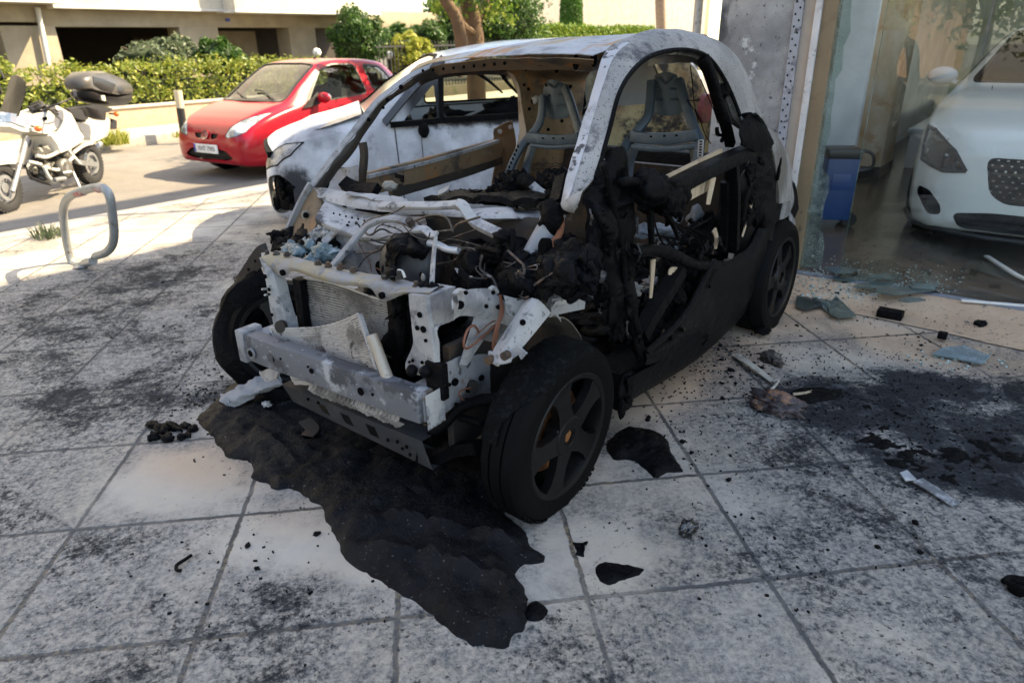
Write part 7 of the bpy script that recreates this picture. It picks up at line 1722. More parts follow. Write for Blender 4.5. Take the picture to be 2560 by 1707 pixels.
def slab(name, poly, o0, o1, mat, par=None, bev=.02, mid=None):
    """closed outline on the near side (o0) and the far side (o1), rounded"""
    a = [Pm(x, y, 0) for x, y in poly]; k = len(a)
    c = sum(a, Vector()) / k
    vs = []
    for h, sq in ((o1, .86), (o1 + (o0 - o1) * .2, 1.0), (o1 + (o0 - o1) * .8, 1.0), (o0, .86)):
        vs += [c + (p - c) * sq + mn * h for p in a]
    fs = [tuple(range(k - 1, -1, -1)), tuple(range(3 * k, 4 * k))]
    for l in range(3):
        fs += [(l * k + i, l * k + (i + 1) % k, (l + 1) * k + (i + 1) % k, (l + 1) * k + i) for i in range(k)]
    m_ = MB().add(vs, fs)
    return m_.build(name, mat, par or mo, ang=50)
def mwheel(c, R, name='wheel'):
    e = bpy.data.objects.new(name, None); COL.objects.link(e); e.parent = mo; e.location = c - mo.location
    e.rotation_euler = (0, 0, math.atan2(mn.y, mn.x))
    prof = [(-.05, R - .085), (-.062, R - .05), (-.05, R - .012), (0, R - .002), (.05, R - .012), (.062, R - .05), (.05, R - .085)]
    t = MB().lathe(prof, k=48)
    for i in range(38):
        a = i * 2 * math.pi / 38; rt = Matrix.Rotation(a, 3, 'X')
        for x, w in ((-.033, .03), (.033, .03)): t.box(rt @ Vector((x, 0, R - .002)), (w, .026, .022), rt)
    t.build('tyre', M['rubber'], e, local=True)
    r = MB().lathe([(-.022, R - .082), (.022, R - .082), (.022, R - .092), (0, R - .098), (-.022, R - .092)], k=44)
    r.lathe([(-.05, 0), (-.05, .05), (-.03, .035), (.03, .035), (.05, .05), (.05, 0)], k=20)
    ro = r.build('rim', M['steel'], e, local=True)
    s = MB()
    for i in range(32):
        a = i * 2 * math.pi / 32; b_ = a + (.35 if i % 2 else -.35); x = .035 * (1 if i % 4 < 2 else -1)
        s.tube([(x, .045 * math.sin(b_), .045 * math.cos(b_)), (0, (R - .1) * math.sin(a), (R - .1) * math.cos(a))], .0022, 4)
    s.build('spokes', M['steel'], ro, local=True)
    MB().lathe([(.058, .09), (.062, .09), (.062, .125), (.058, .125)], k=32).build('brake_disc', M['steel'], e, local=True)
    return e
rwc = Pm(840, 985, 0); mwheel(rwc, rwc.z + .13)
fwc = Pm(18, 1262, 0); mwheel(Vector((fwc.x, fwc.y, rwc.z * 1.02 + .0)), rwc.z * 1.02 + .13)
fwc.z = rwc.z * 1.02
slab('tank_shroud', ((335, 470), (460, 440), (545, 490), (600, 590), (650, 690), (690, 750), (650, 810), (520, 890), (425, 925), (385, 830), (310, 735), (330, 700), (420, 690), (455, 570)), .17, -.17, CREAM)
slab('front_fairing', ((135, 690), (180, 640), (250, 580), (335, 470), (455, 570), (430, 660), (330, 725), (240, 715)), .16, -.16, CREAM)
slab('tail_panel', ((610, 600), (740, 590), (765, 520), (880, 500), (985, 560), (985, 640), (960, 740), (850, 785), (700, 850), (640, 790), (690, 730)), .12, -.12, CREAM)
slab('seat', ((520, 458), (640, 458), (755, 492), (752, 580), (700, 592), (600, 560), (555, 500)), .13, -.13, M['rubber'])
slab('pillion_seat', ((720, 462), (830, 425), (1000, 465), (960, 505), (760, 510)), .13, -.13, M['rubber'])
bx = slab('top_box', ((698, 230), (705, 170), (760, 118), (900, 108), (1080, 170), (1180, 245), (1200, 300), (1190, 340), (1020, 350), (780, 300), (720, 280)), .15, -.15, GREYB)
slab('box_base', ((745, 300), (850, 345), (1030, 360), (1192, 325), (1185, 385), (1130, 440), (1040, 445), (830, 395), (760, 340)), .145, -.145, M['black_plastic'], bx)
slab('side_inlay', ((760, 160), (880, 190), (990, 240), (955, 318), (850, 290), (775, 245)), .162, .13, M['black_plastic'], bx)
slab('end_inlay', ((1010, 260), (1060, 270), (1100, 330), (1050, 335), (1010, 320)), .156, .13, M['black_plastic'], bx)
slab('sticker', ((845, 340), (880, 345), (890, 400), (855, 390)), .160, .13, surf('sticker', (.55, .55, .42), rough=.5), bx)
ws = MB().sheet([[Pm(100, 158, -.15), Pm(165, 150, 0), Pm(238, 205, .15)], [Pm(58, 310, -.17), Pm(140, 300, .0), Pm(238, 335, .17)], [Pm(0, 490, -.18), Pm(80, 525, 0), Pm(172, 542, .18)]], nu=14, nv=10, thick=.006)
ws.build('windscreen', glass('moto_screen', (.025, .04, .075), 1.45, gain=.5), mo)
hlm = slab('headlight', ((-60, 500), (0, 508), (175, 578), (160, 640), (100, 655), (-60, 600)), .15, -.15, surf('moto_lamp', (.20, .26, .34), [(9, .5, .62, (.7, .72, .75))], rough=.08, coat=1))
slab('nose_cowl', ((-70, 600), (90, 660), (150, 700), (60, 690), (-70, 640)), .16, -.16, CREAM)
slab('fairing_vent', ((265, 550), (300, 545), (308, 575), (270, 590)), .168, .15, M['hole'])
ind = MB().lump(Pm(362, 657, .24), (.05, .035, .032), 0, 0, 1, 3); ind.build('indicator', M['amber'], mo)
MB().tube([Pm(300, 632, .14), Pm(340, 645, .22)], .012, 8).build('indicator_stalk', M['black_plastic'], mo)
MB().lump(Pm(1112, 520, .14), (.04, .03, .03), 0, 0, 1, 3).build('indicator', M['amber'], mo)
MB().tube([Pm(1040, 515, .05), Pm(1100, 520, .12)], .01, 8).build('indicator_stalk', M['black_plastic'], mo)
MB().lump(Pm(985, 468, .04), (.03, .05, .025), 0, 0, 1, 3).build('tail_lamp', M['red_lens'], mo)
slab('plate_bracket', ((1010, 560), (1055, 575), (1055, 665), (1000, 655), (985, 620)), .09, -.09, M['black_plastic'])
MB().disc(Pm(722, 345, .38), mn - mdir * .6, .10, 22, .065, t=.015).build('mirror', M['black_plastic'], mo)
MB().tube([Pm(430, 470, .2), Pm(560, 420, .34), Pm(680, 370, .38)], .009, 8, n=10).build('mirror_stalk', M['black_plastic'], mo)
MB().disc(Pm(-10, 270, -.38), mn - mdir * .6, .10, 22, .065, t=.015).build('mirror', M['black_plastic'], mo)
MB().tube([Pm(40, 180, -.3), Pm(-20, 80, -.36), Pm(-30, 240, -.38)], .008, 8, n=8).build('mirror_stalk', M['black_plastic'], mo)
MB().tube([Pm(300, 430, -.36), Pm(380, 400, -.2), Pm(430, 440, 0), Pm(470, 470, .2), Pm(550, 520, .36)], .013, 8, n=16).build('handlebar', M['black_plastic'], mo)
slab('hand_guard', ((560, 455), (660, 470), (750, 510), (745, 585), (690, 580), (600, 545)), .34, .24, M['black_plastic'])
st = MB().box(Pm(400, 500, 0), (.12, .12, .08)).lump(Pm(400, 480, .05), (.1, .12, .06), 3, .6, 2)
st.build('cockpit', M['black_plastic'], mo, bevel=.01)
for o_ in (.1, -.1):
    k_ = MB().tube([Pm(255, 740, o_), Pm(190, 1000, o_)], .032, 10).tube([Pm(190, 1000, o_), Pm(120, 1260, o_)], .024, 10)
    k_.build('fork_leg', M['steel'], mo)
    MB().tube([Pm(290, 780, o_), Pm(260, 880, o_), Pm(215, 1005, o_)], .036, 10, n=14).build('fork_gaiter', M['rubber'], mo)
slab('front_mudguard', ((-80, 870), (0, 878), (90, 868), (160, 905), (205, 960), (235, 1015), (205, 1045), (100, 1000), (0, 1000), (-80, 1010)), .08, -.08, CREAM)
en = MB()
for i in range(46):
    x, y = random.uniform(300, 640), random.uniform(840, 1150)
    en.lump(Pm(x, y, random.uniform(-.14, .10)), [random.uniform(.03, .075) for _ in range(3)], i + 1600, .4, 1.6, 2)
en.lathe([(-.05, 0), (-.05, .10), (.05, .11), (.06, .06), (.06, 0)], Pm(600, 1040, .12), 'X', 20, Matrix.Rotation(math.atan2(mn.y, mn.x), 3, 'Z'))
en.build('engine', surf('engine_grey', (.12, .115, .10), [(8, .5, .65, (.03, .03, .03)), (14, .58, .7, (.34, .33, .30))], rough=.45, metal=.3), mo)
fm = MB()
for pts in (((350, 915), (430, 930), (520, 900), (610, 840)), ((420, 1020), (500, 1045), (560, 1050), (620, 1010), (700, 930)), ((610, 820), (700, 920), (760, 990)), ((700, 890), (800, 820), (880, 800)), ((270, 975), (330, 985), (390, 1000)), ((420, 1020), (460, 1110), (520, 1170))): fm.tube([Pm(x, y, .14) for x, y in pts], .018, 9, n=14)
fm.build('frame_tubes', surf('frame_white', (.55, .54, .50), rough=.35), mo)
MB().bar([Pm(700, 960, .11), Pm(780, 985, .11), Pm(930, 1000, .11)], .03, .055, up=(0, 0, 1)).build('swing_arm', M['steel'], mo)
MB().tube([Pm(520, 1150, .18), Pm(620, 1130, .18)], .024, 8).tube([Pm(600, 1080, .2), Pm(680, 1070, .24)], .016, 8).build('footrest', M['steel'], mo)
MB().tube([Pm(690, 1060, .14), Pm(730, 1150, .20), Pm(782, 1262, .26)], .016, 8).build('side_stand', M['steel'], mo)
MB().tube([Pm(330, 800, -.12), Pm(300, 1000, -.14), Pm(400, 1150, -.14), Pm(700, 1020, -.2), Pm(960, 800, -.2)], .035, 10, n=20).build('exhaust', M['steel'], mo)
MB().sheet([[Pm(250, 1020, .12), Pm(300, 1080, 0), Pm(250, 1020, -.12)], [Pm(300, 1110, .12), Pm(340, 1150, 0), Pm(300, 1110, -.12)], [Pm(480, 1180, .12), Pm(500, 1200, 0), Pm(480, 1180, -.12)]], nu=8, nv=10, thick=.012).build('bash_plate', M['black_plastic'], mo)

# ------------------------------------------------------------------ street furniture
hY = .30
hp = empty('bicycle_hoop', P((180, 611), Y=hY), 'bent grey steel parking hoop broken loose at one foot on the pavement', 'parking hoop')
hpts = [(196, 606), (180, 611), (165, 600), (154, 560), (146, 505), (148, 470), (164, 449), (205, 434), (236, 432), (252, 452), (259, 500), (262, 535), (258, 562), (243, 580), (220, 588)]
MB().tube([P(p, Y=hY) for p in hpts], .026, 14, n=90).build('tube', surf('galvanised', (.30, .31, .30), [(9, .5, .7, (.22, .225, .22)), (40, .6, .7, (.42, .42, .4)), (14, .62, .72, (.16, .10, .07))], rough=.5, metal=.4), hp)
MB().tube([P((178, 444), Y=hY), P((193, 439), Y=hY)], .0268, 14).build('red_band', surf('worn_red', (.42, .06, .05), [(20, .45, .6, (.35, .33, .32))], rough=.6), hp)
MB().tube([P((225, 433), Y=hY), P((240, 433), Y=hY)], .0268, 14).build('red_band', surf('faded_red', (.40, .16, .14), [(20, .45, .6, (.35, .33, .32))], rough=.6), hp)
MB().tube([P((219, 588), Y=hY), P((217, 589), Y=hY)], .021, 12).build('open_end', M['hole'], hp)
MB().tube([P((196, 604), Y=hY), P((214, 600), Y=hY)], .028, 12).lump(P((186, 612), Z=.01), (.05, .04, .012), 3, .3, 1.5).build('ground_socket', M['steel'], hp)
bq = P((423, 309), Z=.02)
bo_ = empty('bollard', bq, 'thin leaning black post with pale top beside the red car', 'bollard')
bt_ = P((408, 208), X=bq.x)
MB().tube([bq, bq.lerp(bt_, .60)], .065, 12).build('shaft', M['black_plastic'], bo_)
MB().tube([bq.lerp(bt_, .602), bt_], .065, 12).build('pale_top', surf('pale_yellow', (.55, .48, .33), rough=.6), bo_)
# blue trolley behind the broken glass
bn = P((1906, 514), Z=.05)
bi = empty('blue_bin', bn, 'tall blue wheeled bin with black lid standing behind the shattered glass', 'bin')
BL = surf('bin_blue', (.010, .050, .165), [(5, .5, .7, (.008, .035, .11)), (20, .6, .7, (.03, .05, .09))], rough=.4)
q = Matrix.Rotation(R_(28), 3, 'Z')
def bpt(x, y, z): return bn + q @ Vector((x, y, z))
h_ = (P((1900, 345), Y=bn.y).z - .05)
mb = MB(); mb.box(bn + Vector((0, 0, h_ * .52)), (.20, .20, h_ * .86), q, 1.12); bdy = mb.build('body', BL, bi, bevel=.015)
MB().box(bpt(0, -.108, h_ * .62), (.13, .012, h_ * .22), q).build('front_recess', surf('bin_blue_dark', (.008, .05, .18), rough=.4), bdy, bevel=.004)
MB().box(bpt(0, 0, h_ * .985), (.235, .235, .07), q).build('lid', M['black_plastic'], bi, bevel=.015)
MB().tube([bpt(.09, .02, h_ * 1.0), bpt(.20, .02, h_ * .98), bpt(.235, .02, h_ * .88), bpt(.22, .02, h_ * .76), bpt(.12, .02, h_ * .72)], .012, 8, n=20).build('handle', M['black_plastic'], bi)
for s in (-1, 1): MB().lathe([(-.015, 0), (-.015, .05), (.015, .05), (.015, 0)], bpt(.11, s * .07, .05), 'Y', 18, q).build('wheel', M['rubber'], bi)

# weeds
def tuft(p, n, h, label, seed, name='grass_tuft', mat=None):
    rn = random.Random(seed); vs = []; fs = []
    for i in range(n):
        a = rn.random() * 6.28; r = rn.random() ** .6; b_ = p + Vector((math.cos(a) * r * h * .9, math.sin(a) * r * h * .9, 0))
        t = b_ + Vector((rn.gauss(0, h * .35), rn.gauss(0, h * .35), h * rn.uniform(.4, 1))); m_ = b_.lerp(t, .55) + Vector((0, 0, h * .12))
        s = Vector((-math.sin(a * 3), math.cos(a * 3), 0)) * h * .035; k = len(vs)
        vs += [b_ - s, b_ + s, m_ + s * .8, m_ - s * .8, t]; fs += [(k, k + 1, k + 2, k + 3), (k + 3, k + 2, k + 4)]
    me = bpy.data.meshes.new(name); me.from_pydata([tuple(v - p) for v in vs], [], fs); me.materials.append(mat or L_GREY)
    o = bpy.data.objects.new(name, me); COL.objects.link(o); o.location = p
    return tag(o, label, 'weed')
tuft(P((112, 545), Z=.0), 130, .13, 'dull green weed tuft growing from the pavement beside the bent hoop', 61)
L_KERB = leafmat('kerb_grass', (.20, .24, .03), (.30, .32, .05), (.42, .40, .12))
tuft(P((255, 328), Z=.0) + Vector((.1, 0, -.02)), 260, .26, 'sunlit yellow weeds at the far kerb behind the motorcycle', 62, mat=L_KERB)
tuft(P((405, 312), Z=.0) + Vector((.1, 0, -.02)), 90, .13, 'small yellow weeds at the far kerb by the bollard', 63, mat=L_KERB)

# ------------------------------------------------------------------ what the shop glass mirrors, across the side street behind the viewer
for i, (x, y, h, r, lab) in enumerate(((-3.6, -13, 3.4, 2.3, 'tall full tree shading the side street corner'), (-.4, -15, 3.2, 2.2, 'broad street tree with low crown over the side street'), (2.6, -14, 3.6, 2.4, 'street tree nearest the tower on the side street'), (-7.2, -15.5, 3.6, 2.4, 'street tree furthest along the side street'))):
    simple_tree('street_tree', lab, (x, y, -.12), h, (r, r, 2.3), 5200, leafmat('street_leaf_%d' % i, (.10, .16, .03), (.18, .22, .045), (.30, .30, .08)), 70 + i, .10, group='street trees along the side street')
ob = empty('side_street_building', (-2, -21, 0), 'pale plastered apartment block facing the shop across the side street', 'apartment building')
MB().bb(-14, -2.2, -28, -21, 0, 12).build('wall', M['pink'], ob)
for i in range(4):
    for j in range(3): MB().bb(-4.2 - i * 2.6, -3.1 - i * 2.6, -21.02, -20.95, 1.0 + j * 3, 2.6 + j * 3).build('window', M['dark_room'], ob)

# ------------------------------------------------------------------ melted plastic that ran out from under the burnt car
def inside(p, poly):
    c = False; j = len(poly) - 1
    for i in range(len(poly)):
        a, b_ = poly[i], poly[j]
        if (a.y > p.y) != (b_.y > p.y) and p.x < (b_.x - a.x) * (p.y - a.y) / (b_.y - a.y) + a.x: c = not c
        j = i
    return c
def nearest(p, poly):
    best = (9e9, None)
    for i in range(len(poly)):
        a, b_ = poly[i - 1], poly[i]; d = b_ - a
        t = max(0, min(1, (p - a).dot(d) / max(d.length_squared, 1e-12))); q_ = a + d * t
        e = (p - q_).length
        if e < best[0]: best = (e, q_)
    return best
def flow(name, pts, mat, label, cat, step=.014, height=.03, rough=.012, z0=.001, smoothn=6, seed=0.0, ragged=.008, ridges=()):
    ctrl = [P(p, Z=0) for p in pts]; poly = []
    cl = ctrl + ctrl[:3]
    for i in range(len(ctrl)):
        p0, p1, p2, p3 = ctrl[i - 1], ctrl[i], ctrl[(i + 1) % len(ctrl)], ctrl[(i + 2) % len(ctrl)]
        for k in range(smoothn):
            f = k / smoothn
            q_ = 0.5 * ((2 * p1) + (p2 - p0) * f + (2 * p0 - 5 * p1 + 4 * p2 - p3) * f * f + (3 * p1 - p0 - 3 * p2 + p3) * f ** 3)
            n_ = Vector((-(p2 - p0).y, (p2 - p0).x, 0)).normalized()
            poly.append(q_ + n_ * (ragged * nz(q_, 22, seed) + ragged * .7 * nz(q_, 60, seed + 3)))
    x0, x1 = min(p.x for p in poly), max(p.x for p in poly); y0, y1 = min(p.y for p in poly), max(p.y for p in poly)
    nx, ny = int((x1 - x0) / step) + 2, int((y1 - y0) / step) + 2
    idx = {}; vs = []; fs = []
    def vert(i, j):
        if (i, j) in idx: return idx[(i, j)]
        p = Vector((x0 + i * step, y0 + j * step, 0))
        d, q_ = nearest(p, poly)
        if not inside(p, poly): p = q_.copy(); d = 0
        e = 1 - math.exp(-d / .022)
        z = e * (height + rough * (nz(p, 9, seed) + .6 * nz(p, 24, seed + 2) + .35 * nz(p, 60, seed + 5)))
        for (a, b_, w, hh) in ridges:
            dd = nearest(p, [a, b_])[0]; z += e * hh * math.exp(-(dd / w) ** 2)
        if d == 0: z = -.002
        idx[(i, j)] = len(vs); vs.append(Vector((p.x, p.y, max(z, -.002) + z0))); return idx[(i, j)]
    for i in range(nx):
        for j in range(ny):
            c = [Vector((x0 + (i + a) * step, y0 + (j + b_) * step, 0)) for a, b_ in ((0, 0), (1, 0), (1, 1), (0, 1))]
            if any(inside(p, poly) for p in c): fs.append([vert(i, j), vert(i + 1, j), vert(i + 1, j + 1), vert(i, j + 1)])
    cpt = sum(poly, Vector()) / len(poly)
    o = MB().add([v - cpt for v in vs], fs).build(name, mat); o.location = cpt
    return tag(o, label, cat)
def puddle_mat():
    t = NT('melt_puddle'); c = t.mix(t.ramp(t.noise(6, 7, .65), .4, .65), (.0019, .0022, .0033), (.005, .0057, .008))
    c = t.mix(t.ramp(t.noise(5, 8, .7, t.map(loc=(3, 5, 0))), .54, .70), c, (.013, .0135, .016))
    c = t.mix(t.ramp(t.noise(140, 2), .70, .725), c, (.22, .22, .23))
    t.set(color=c, rough=t.ramp(t.noise(9, 5), .35, .65, .42, .75), spec=.16); t.bump(t.math('ADD', t.noise(60, 6, .7), t.math('MULTIPLY', t.noise(16, 6), 1.2)), .7, .012); return t.m
G_ = lambda x, y: P((x, y), Z=0)
flow('melted_plastic_pool', ((548, 880), (510, 905), (475, 938), (456, 962), (478, 992), (498, 1018), (518, 1046), (548, 1058), (576, 1062), (583, 1098), (610, 1112), (640, 1126), (662, 1120), (690, 1130), (712, 1150), (738, 1165), (752, 1198), (772, 1228), (784, 1268), (828, 1314), (898, 1350), (960, 1386), (1020, 1440), (1062, 1470), (1110, 1486), (1158, 1488), (1178, 1458), (1200, 1446), (1208, 1400), (1206, 1352), (1182, 1325), (1198, 1302), (1252, 1285), (1216, 1250), (1200, 1212), (1160, 1180), (1180, 1120), (1120, 1040), (980, 980), (820, 920), (660, 875)),
     puddle_mat(), 'wide sheet of black melted plastic spread out from under the burnt car nose', 'melted plastic', height=.030, rough=.018, ragged=.012,
     ridges=((G_(790, 1265), G_(1000, 1300), .022, .024), (G_(1000, 1300), G_(1200, 1370), .02, .030), (G_(900, 1200), G_(1180, 1260), .018, .026), (G_(1190, 1440), G_(1130, 1300), .016, .028), (G_(600, 1000), G_(720, 1110), .02, .012), (G_(860, 1240), G_(960, 1380), .02, .008)))
flow('melted_plastic_patch', ((1392, 1030), (1405, 1002), (1440, 985), (1490, 988), (1528, 1006), (1542, 1040), (1568, 1080), (1535, 1086), (1502, 1098), (1478, 1072), (1445, 1056), (1415, 1056)), M['melt'], 'black melted lump on the tan slab just behind the front tyre', 'melted plastic', step=.01, height=.028, rough=.02, seed=4)
flow('melted_plastic_patch', ((1368, 1318), (1375, 1296), (1405, 1290), (1440, 1296), (1480, 1304), (1470, 1318), (1442, 1326), (1415, 1342), (1385, 1340)), M['melt'], 'small round black melted patch with a ragged tail on the pavement', 'melted plastic', step=.007, height=.012, rough=.012, seed=5)
flow('melted_plastic_patch', ((1205, 1405), (1222, 1380), (1250, 1390), (1256, 1412), (1240, 1426), (1212, 1424)), M['melt'], 'ring shaped black melted knob at the tip of the plastic pool', 'melted plastic', step=.006, height=.022, rough=.02, seed=6)
flow('char_or_shadow_patch', ((1980, 1000), (2010, 960), (2080, 985), (2160, 1000), (2250, 980), (2352, 1000), (2380, 1100), (2300, 1120), (2220, 1130), (2120, 1110), (2040, 1070), (1995, 1040)), M['char'], 'thin crust of black char by the silver strips on the stained paving', 'char', step=.012, height=.002, rough=.022, seed=7, ragged=.05, z0=-.004)
flow('char_or_shadow_patch', ((1795, 910), (1850, 890), (1930, 895), (1925, 912), (1880, 925), (1820, 925)), M['char'], 'low black char scab beside the crumpled burnt cloth', 'char', step=.009, height=.010, rough=.012, seed=8, ragged=.012)
flow('char_or_shadow_patch', ((1880, 645), (1930, 628), (1990, 650), (2010, 668), (1970, 690), (1915, 690), (1890, 668)), M['char'], 'heaped black char at the foot of the broken shop glass', 'char', step=.014, height=.03, rough=.045, seed=9, ragged=.02)
flow('char_or_shadow_patch', ((2060, 690), (2180, 712), (2352, 752), (2352, 744), (2200, 700), (2080, 678)), M['char'], 'thin black strip added as the shadow line along the shop threshold', 'char', step=.02, height=.062, rough=.02, seed=10, ragged=.02)  # black strip laid in to draw the shadow at the threshold
gm = MB(); rn = random.Random(91)
for i in range(1300):
    x, y = (rn.gauss(2000, 90), rn.gauss(655, 18)) if i % 3 else (rn.gauss(1930, 70), rn.gauss(640, 22))
    if i % 9 == 0: x, y = rn.gauss(2210, 50), rn.gauss(815, 12)
    p = P((x, y), Z=.066 if y < 672 else .03); s_ = rn.uniform(.002, .006); rt = Matrix.Rotation(rn.random() * 6, 3, 'Z') @ Matrix.Rotation(rn.random() * .8, 3, 'X')
    if p.y < 2.66: p.z = max(.004, .06 - (2.66 - p.y) * .16)
    gm.box(p, (s_ * rn.uniform(1, 2.4), s_ * rn.uniform(.8, 2), s_ * .7), rt)
tag(gm.build('glass_crumbs', surf('glass_crumb', (.22, .32, .30), [(30, .5, .6, (.5, .6, .58))], rough=.1, spec=.9), smooth=False), 'sparkling green crumbs of broken glass strewn at the shop front', 'glass crumbs', kind='stuff')
# loose pieces
def scrap(name, mb, mat, label, cat, group=None, **k):
    c = sum(mb.v, Vector()) / len(mb.v); c.z = min(v.z for v in mb.v)
    mb.v = [v - c for v in mb.v]
    o = mb.build(name, M[mat] if isinstance(mat, str) else mat, **k); o.location = c
    return tag(o, label, cat, group)
scrap('bent_panel_scrap', MB().sheet([[P((505, 908), Z=.05), P((560, 878), Z=.10), P((640, 862), Z=.13)], [P((512, 925), Z=.04), P((575, 900), Z=.09), P((650, 880), Z=.12)], [P((522, 942), Z=.02), P((590, 912), Z=.06), P((640, 890), Z=.09)]], nu=26, nv=12, amp=.014, fs=24, thick=.005), 'ash_grey', 'crumpled whitish metal strip sticking out under the near end of the bumper beam', 'scrap metal')
scrap('ash_flake', MB().lump(P((612, 928), Z=.045), (.018, .014, .01), 3, .9, 2.2, 3), 'ash_white', 'bright white ash flake on the black plastic pool', 'ash flake')
scrap('ash_flake', MB().lump(P((618, 1003), Z=.036), (.014, .02, .006), 5, .9, 2.2, 3), 'beam_grey', 'dull grey ash flake on the plastic pool below the white one', 'ash flake')
scrap('melted_mesh_scrap', MB().bar([P((700, 965), Z=.04), P((718, 985), Z=.035), P((705, 1000), Z=.035)], .05, .006, up=(0, 0, 1), n=8), 'dark_rust', 'small dark grille scrap stuck in the plastic pool beneath the crossmember', 'scrap')
ch = MB()
for (x, y, a, b_, c_) in ((350, 975, .03, .02, .012), (372, 985, .045, .02, .018), (355, 1003, .022, .022, .018), (385, 1005, .028, .02, .018), (398, 978, .05, .016, .014), (428, 978, .03, .014, .012), (443, 985, .016, .022, .012), (430, 998, .02, .012, .008), (415, 1003, .016, .014, .012)): ch.lump(P((x, y), Z=.01), (a, b_, c_), x, .55, 1.8, 3)
scrap('char_cluster', ch, 'char', 'curled black char fragment cluster on the pale slab beyond the plastic pool', 'char')
scrap('burnt_wire_hook', MB().tube([P(p, Z=.012) for p in ((440, 1274), (424, 1285), (406, 1297), (406, 1308), (416, 1310))], .005, 8, n=16), 'char', 'thin burnt wire hook lying on a front slab', 'wire')
scrap('glossy_char_lump', MB().lump(P((1580, 1212), Z=.02), (.024, .032, .022), 3, .55, 1.6, 4), surf('gloss_char', (.012, .012, .014), rough=.15, coat=.6, bump=(20, .4, .01)), 'glossy black lump alone on a grey slab in front of the tyre', 'char')
scrap('char_flake', MB().sheet([[P((1316, 1245), Z=.006), P((1352, 1243), Z=.008)], [P((1320, 1260), Z=.004), P((1345, 1258), Z=.008)], [P((1318, 1272), Z=.006), P((1340, 1275), Z=.006)]], nu=8, nv=8, amp=.008, fs=30, thick=.004), 'black_panel', 'flat dark grey torn flake by the slab joint ahead of the front tyre', 'char flake')
scrap('burnt_cloth', MB().lump(P((1785, 925), Z=.03), (.085, .055, .038), 5, .75, 1.9, 4).lump(P((1755, 930), Z=.02), (.045, .03, .022), 6, .8, 2, 3), surf('burnt_cloth', (.035, .026, .03), [(12, .52, .64, (.13, .10, .10)), (9, .58, .66, (.22, .11, .06))], rough=.4, bump=(40, .8, .01)), 'crumpled glossy brown burnt wrapping beside the pale torn strip', 'burnt wrapping')
scrap('torn_strip', MB().bar([P((1690, 815), Z=.015), P((1725, 838), Z=.025), P((1762, 866), Z=.012), P((1778, 880), Z=.014)], .035, .005, up=(0, 0, 1), n=18, scale=[1.2, .6]).tube([P((1775, 878), Z=.02), P((1788, 872), Z=.025), P((1780, 886), Z=.02), P((1762, 902), Z=.012)], .006, 7, n=12), surf('pale_strip', (.36, .34, .29), [(14, .5, .64, (.20, .18, .15)), (40, .6, .7, (.06, .055, .05))], rough=.8), 'long pale torn strip knotted at one end on the tan paving by the sill', 'strip')
scrap('pale_stick', MB().bar([P((1822, 905), Z=.012), P((1850, 902), Z=.014), P((1868, 897), Z=.01)], .012, .005, up=(0, 0, 1), n=6), 'wood', 'short pale splinter beside the low char scab', 'splinter')
scrap('burnt_ball', MB().lump(P((1768, 820), Z=.02), (.04, .035, .024), 8, .8, 2, 3).lump(P((1785, 832), Z=.015), (.03, .02, .016), 9, .8, 2, 3), 'dark_rust', 'small rusty brown burnt wad beyond the pale torn strip', 'burnt wad')
SIL = surf('dull_silver', (.34, .36, .38), [(14, .5, .64, (.5, .5, .5)), (40, .58, .66, (.06, .06, .065))], rough=.5, metal=.2)
scrap('silver_plate', MB().sheet([[P((2066, 1085), Z=.022), P((2084, 1078), Z=.022)], [P((2080, 1102), Z=.018), P((2104, 1100), Z=.022)]], nu=6, nv=4, amp=.003, fs=30, thick=.004), SIL, 'small bright silver plate on the black stained paving', 'metal scrap')
scrap('silver_strip', MB().bar([P((2108, 1102), Z=.016), P((2150, 1128), Z=.014), P((2196, 1160), Z=.008)], .045, .004, up=(0, 0, 1), n=10, scale=[1, .8]), surf('sooty_strip', (.12, .13, .14), [(30, .5, .62, (.3, .31, .32)), (12, .55, .66, (.03, .03, .032))], rough=.6), 'narrow sooty metal strip pointing away from the silver plate', 'metal scrap')
def shard_mat(name, c):
    t = NT(name); t.set(color=t.mix(t.ramp(t.noise(14, 6), .45, .65), c, tuple(x * 1.5 for x in c)), rough=.12, spec=.8, alpha=.72); return t.m
SH = shard_mat('shard_green', (.07, .105, .10)); SHB = shard_mat('shard_blue', (.14, .195, .21))
def shard(pts, label, mat=SH, z=.012, thick=.006):
    poly = [P(p, Z=z) for p in pts]; k = len(poly)
    m_ = MB().add(poly + [p + Vector((0, 0, thick)) for p in poly], [tuple(range(k - 1, -1, -1)), tuple(range(k, 2 * k))] + [(i, (i + 1) % k, k + (i + 1) % k, k + i) for i in range(k)])
    return scrap('glass_shard', m_, mat, label, 'glass shard', smooth=False)
shard(((1846, 660), (1870, 655), (1905, 662), (1930, 690), (1966, 726), (1925, 730), (1905, 722), (1872, 694)), 'large pointed green glass shard on the ground behind the rear tyre')
shard(((1900, 700), (1920, 682), (1940, 700), (1966, 727), (1925, 731), (1906, 723)), 'small green glass shard lying on the pointed end of the large one', z=.022)
shard(((1830, 680), (1880, 690), (1890, 705), (1850, 715), (1826, 705)), 'dark sooty glass shard tucked against the rear tyre', shard_mat('shard_dark', (.02, .024, .025)))
shard(((2140, 815), (2165, 800), (2215, 795), (2275, 820), (2255, 838), (2200, 826)), 'pale blue crazed glass sheet at the foot of the tan ramp', SHB)
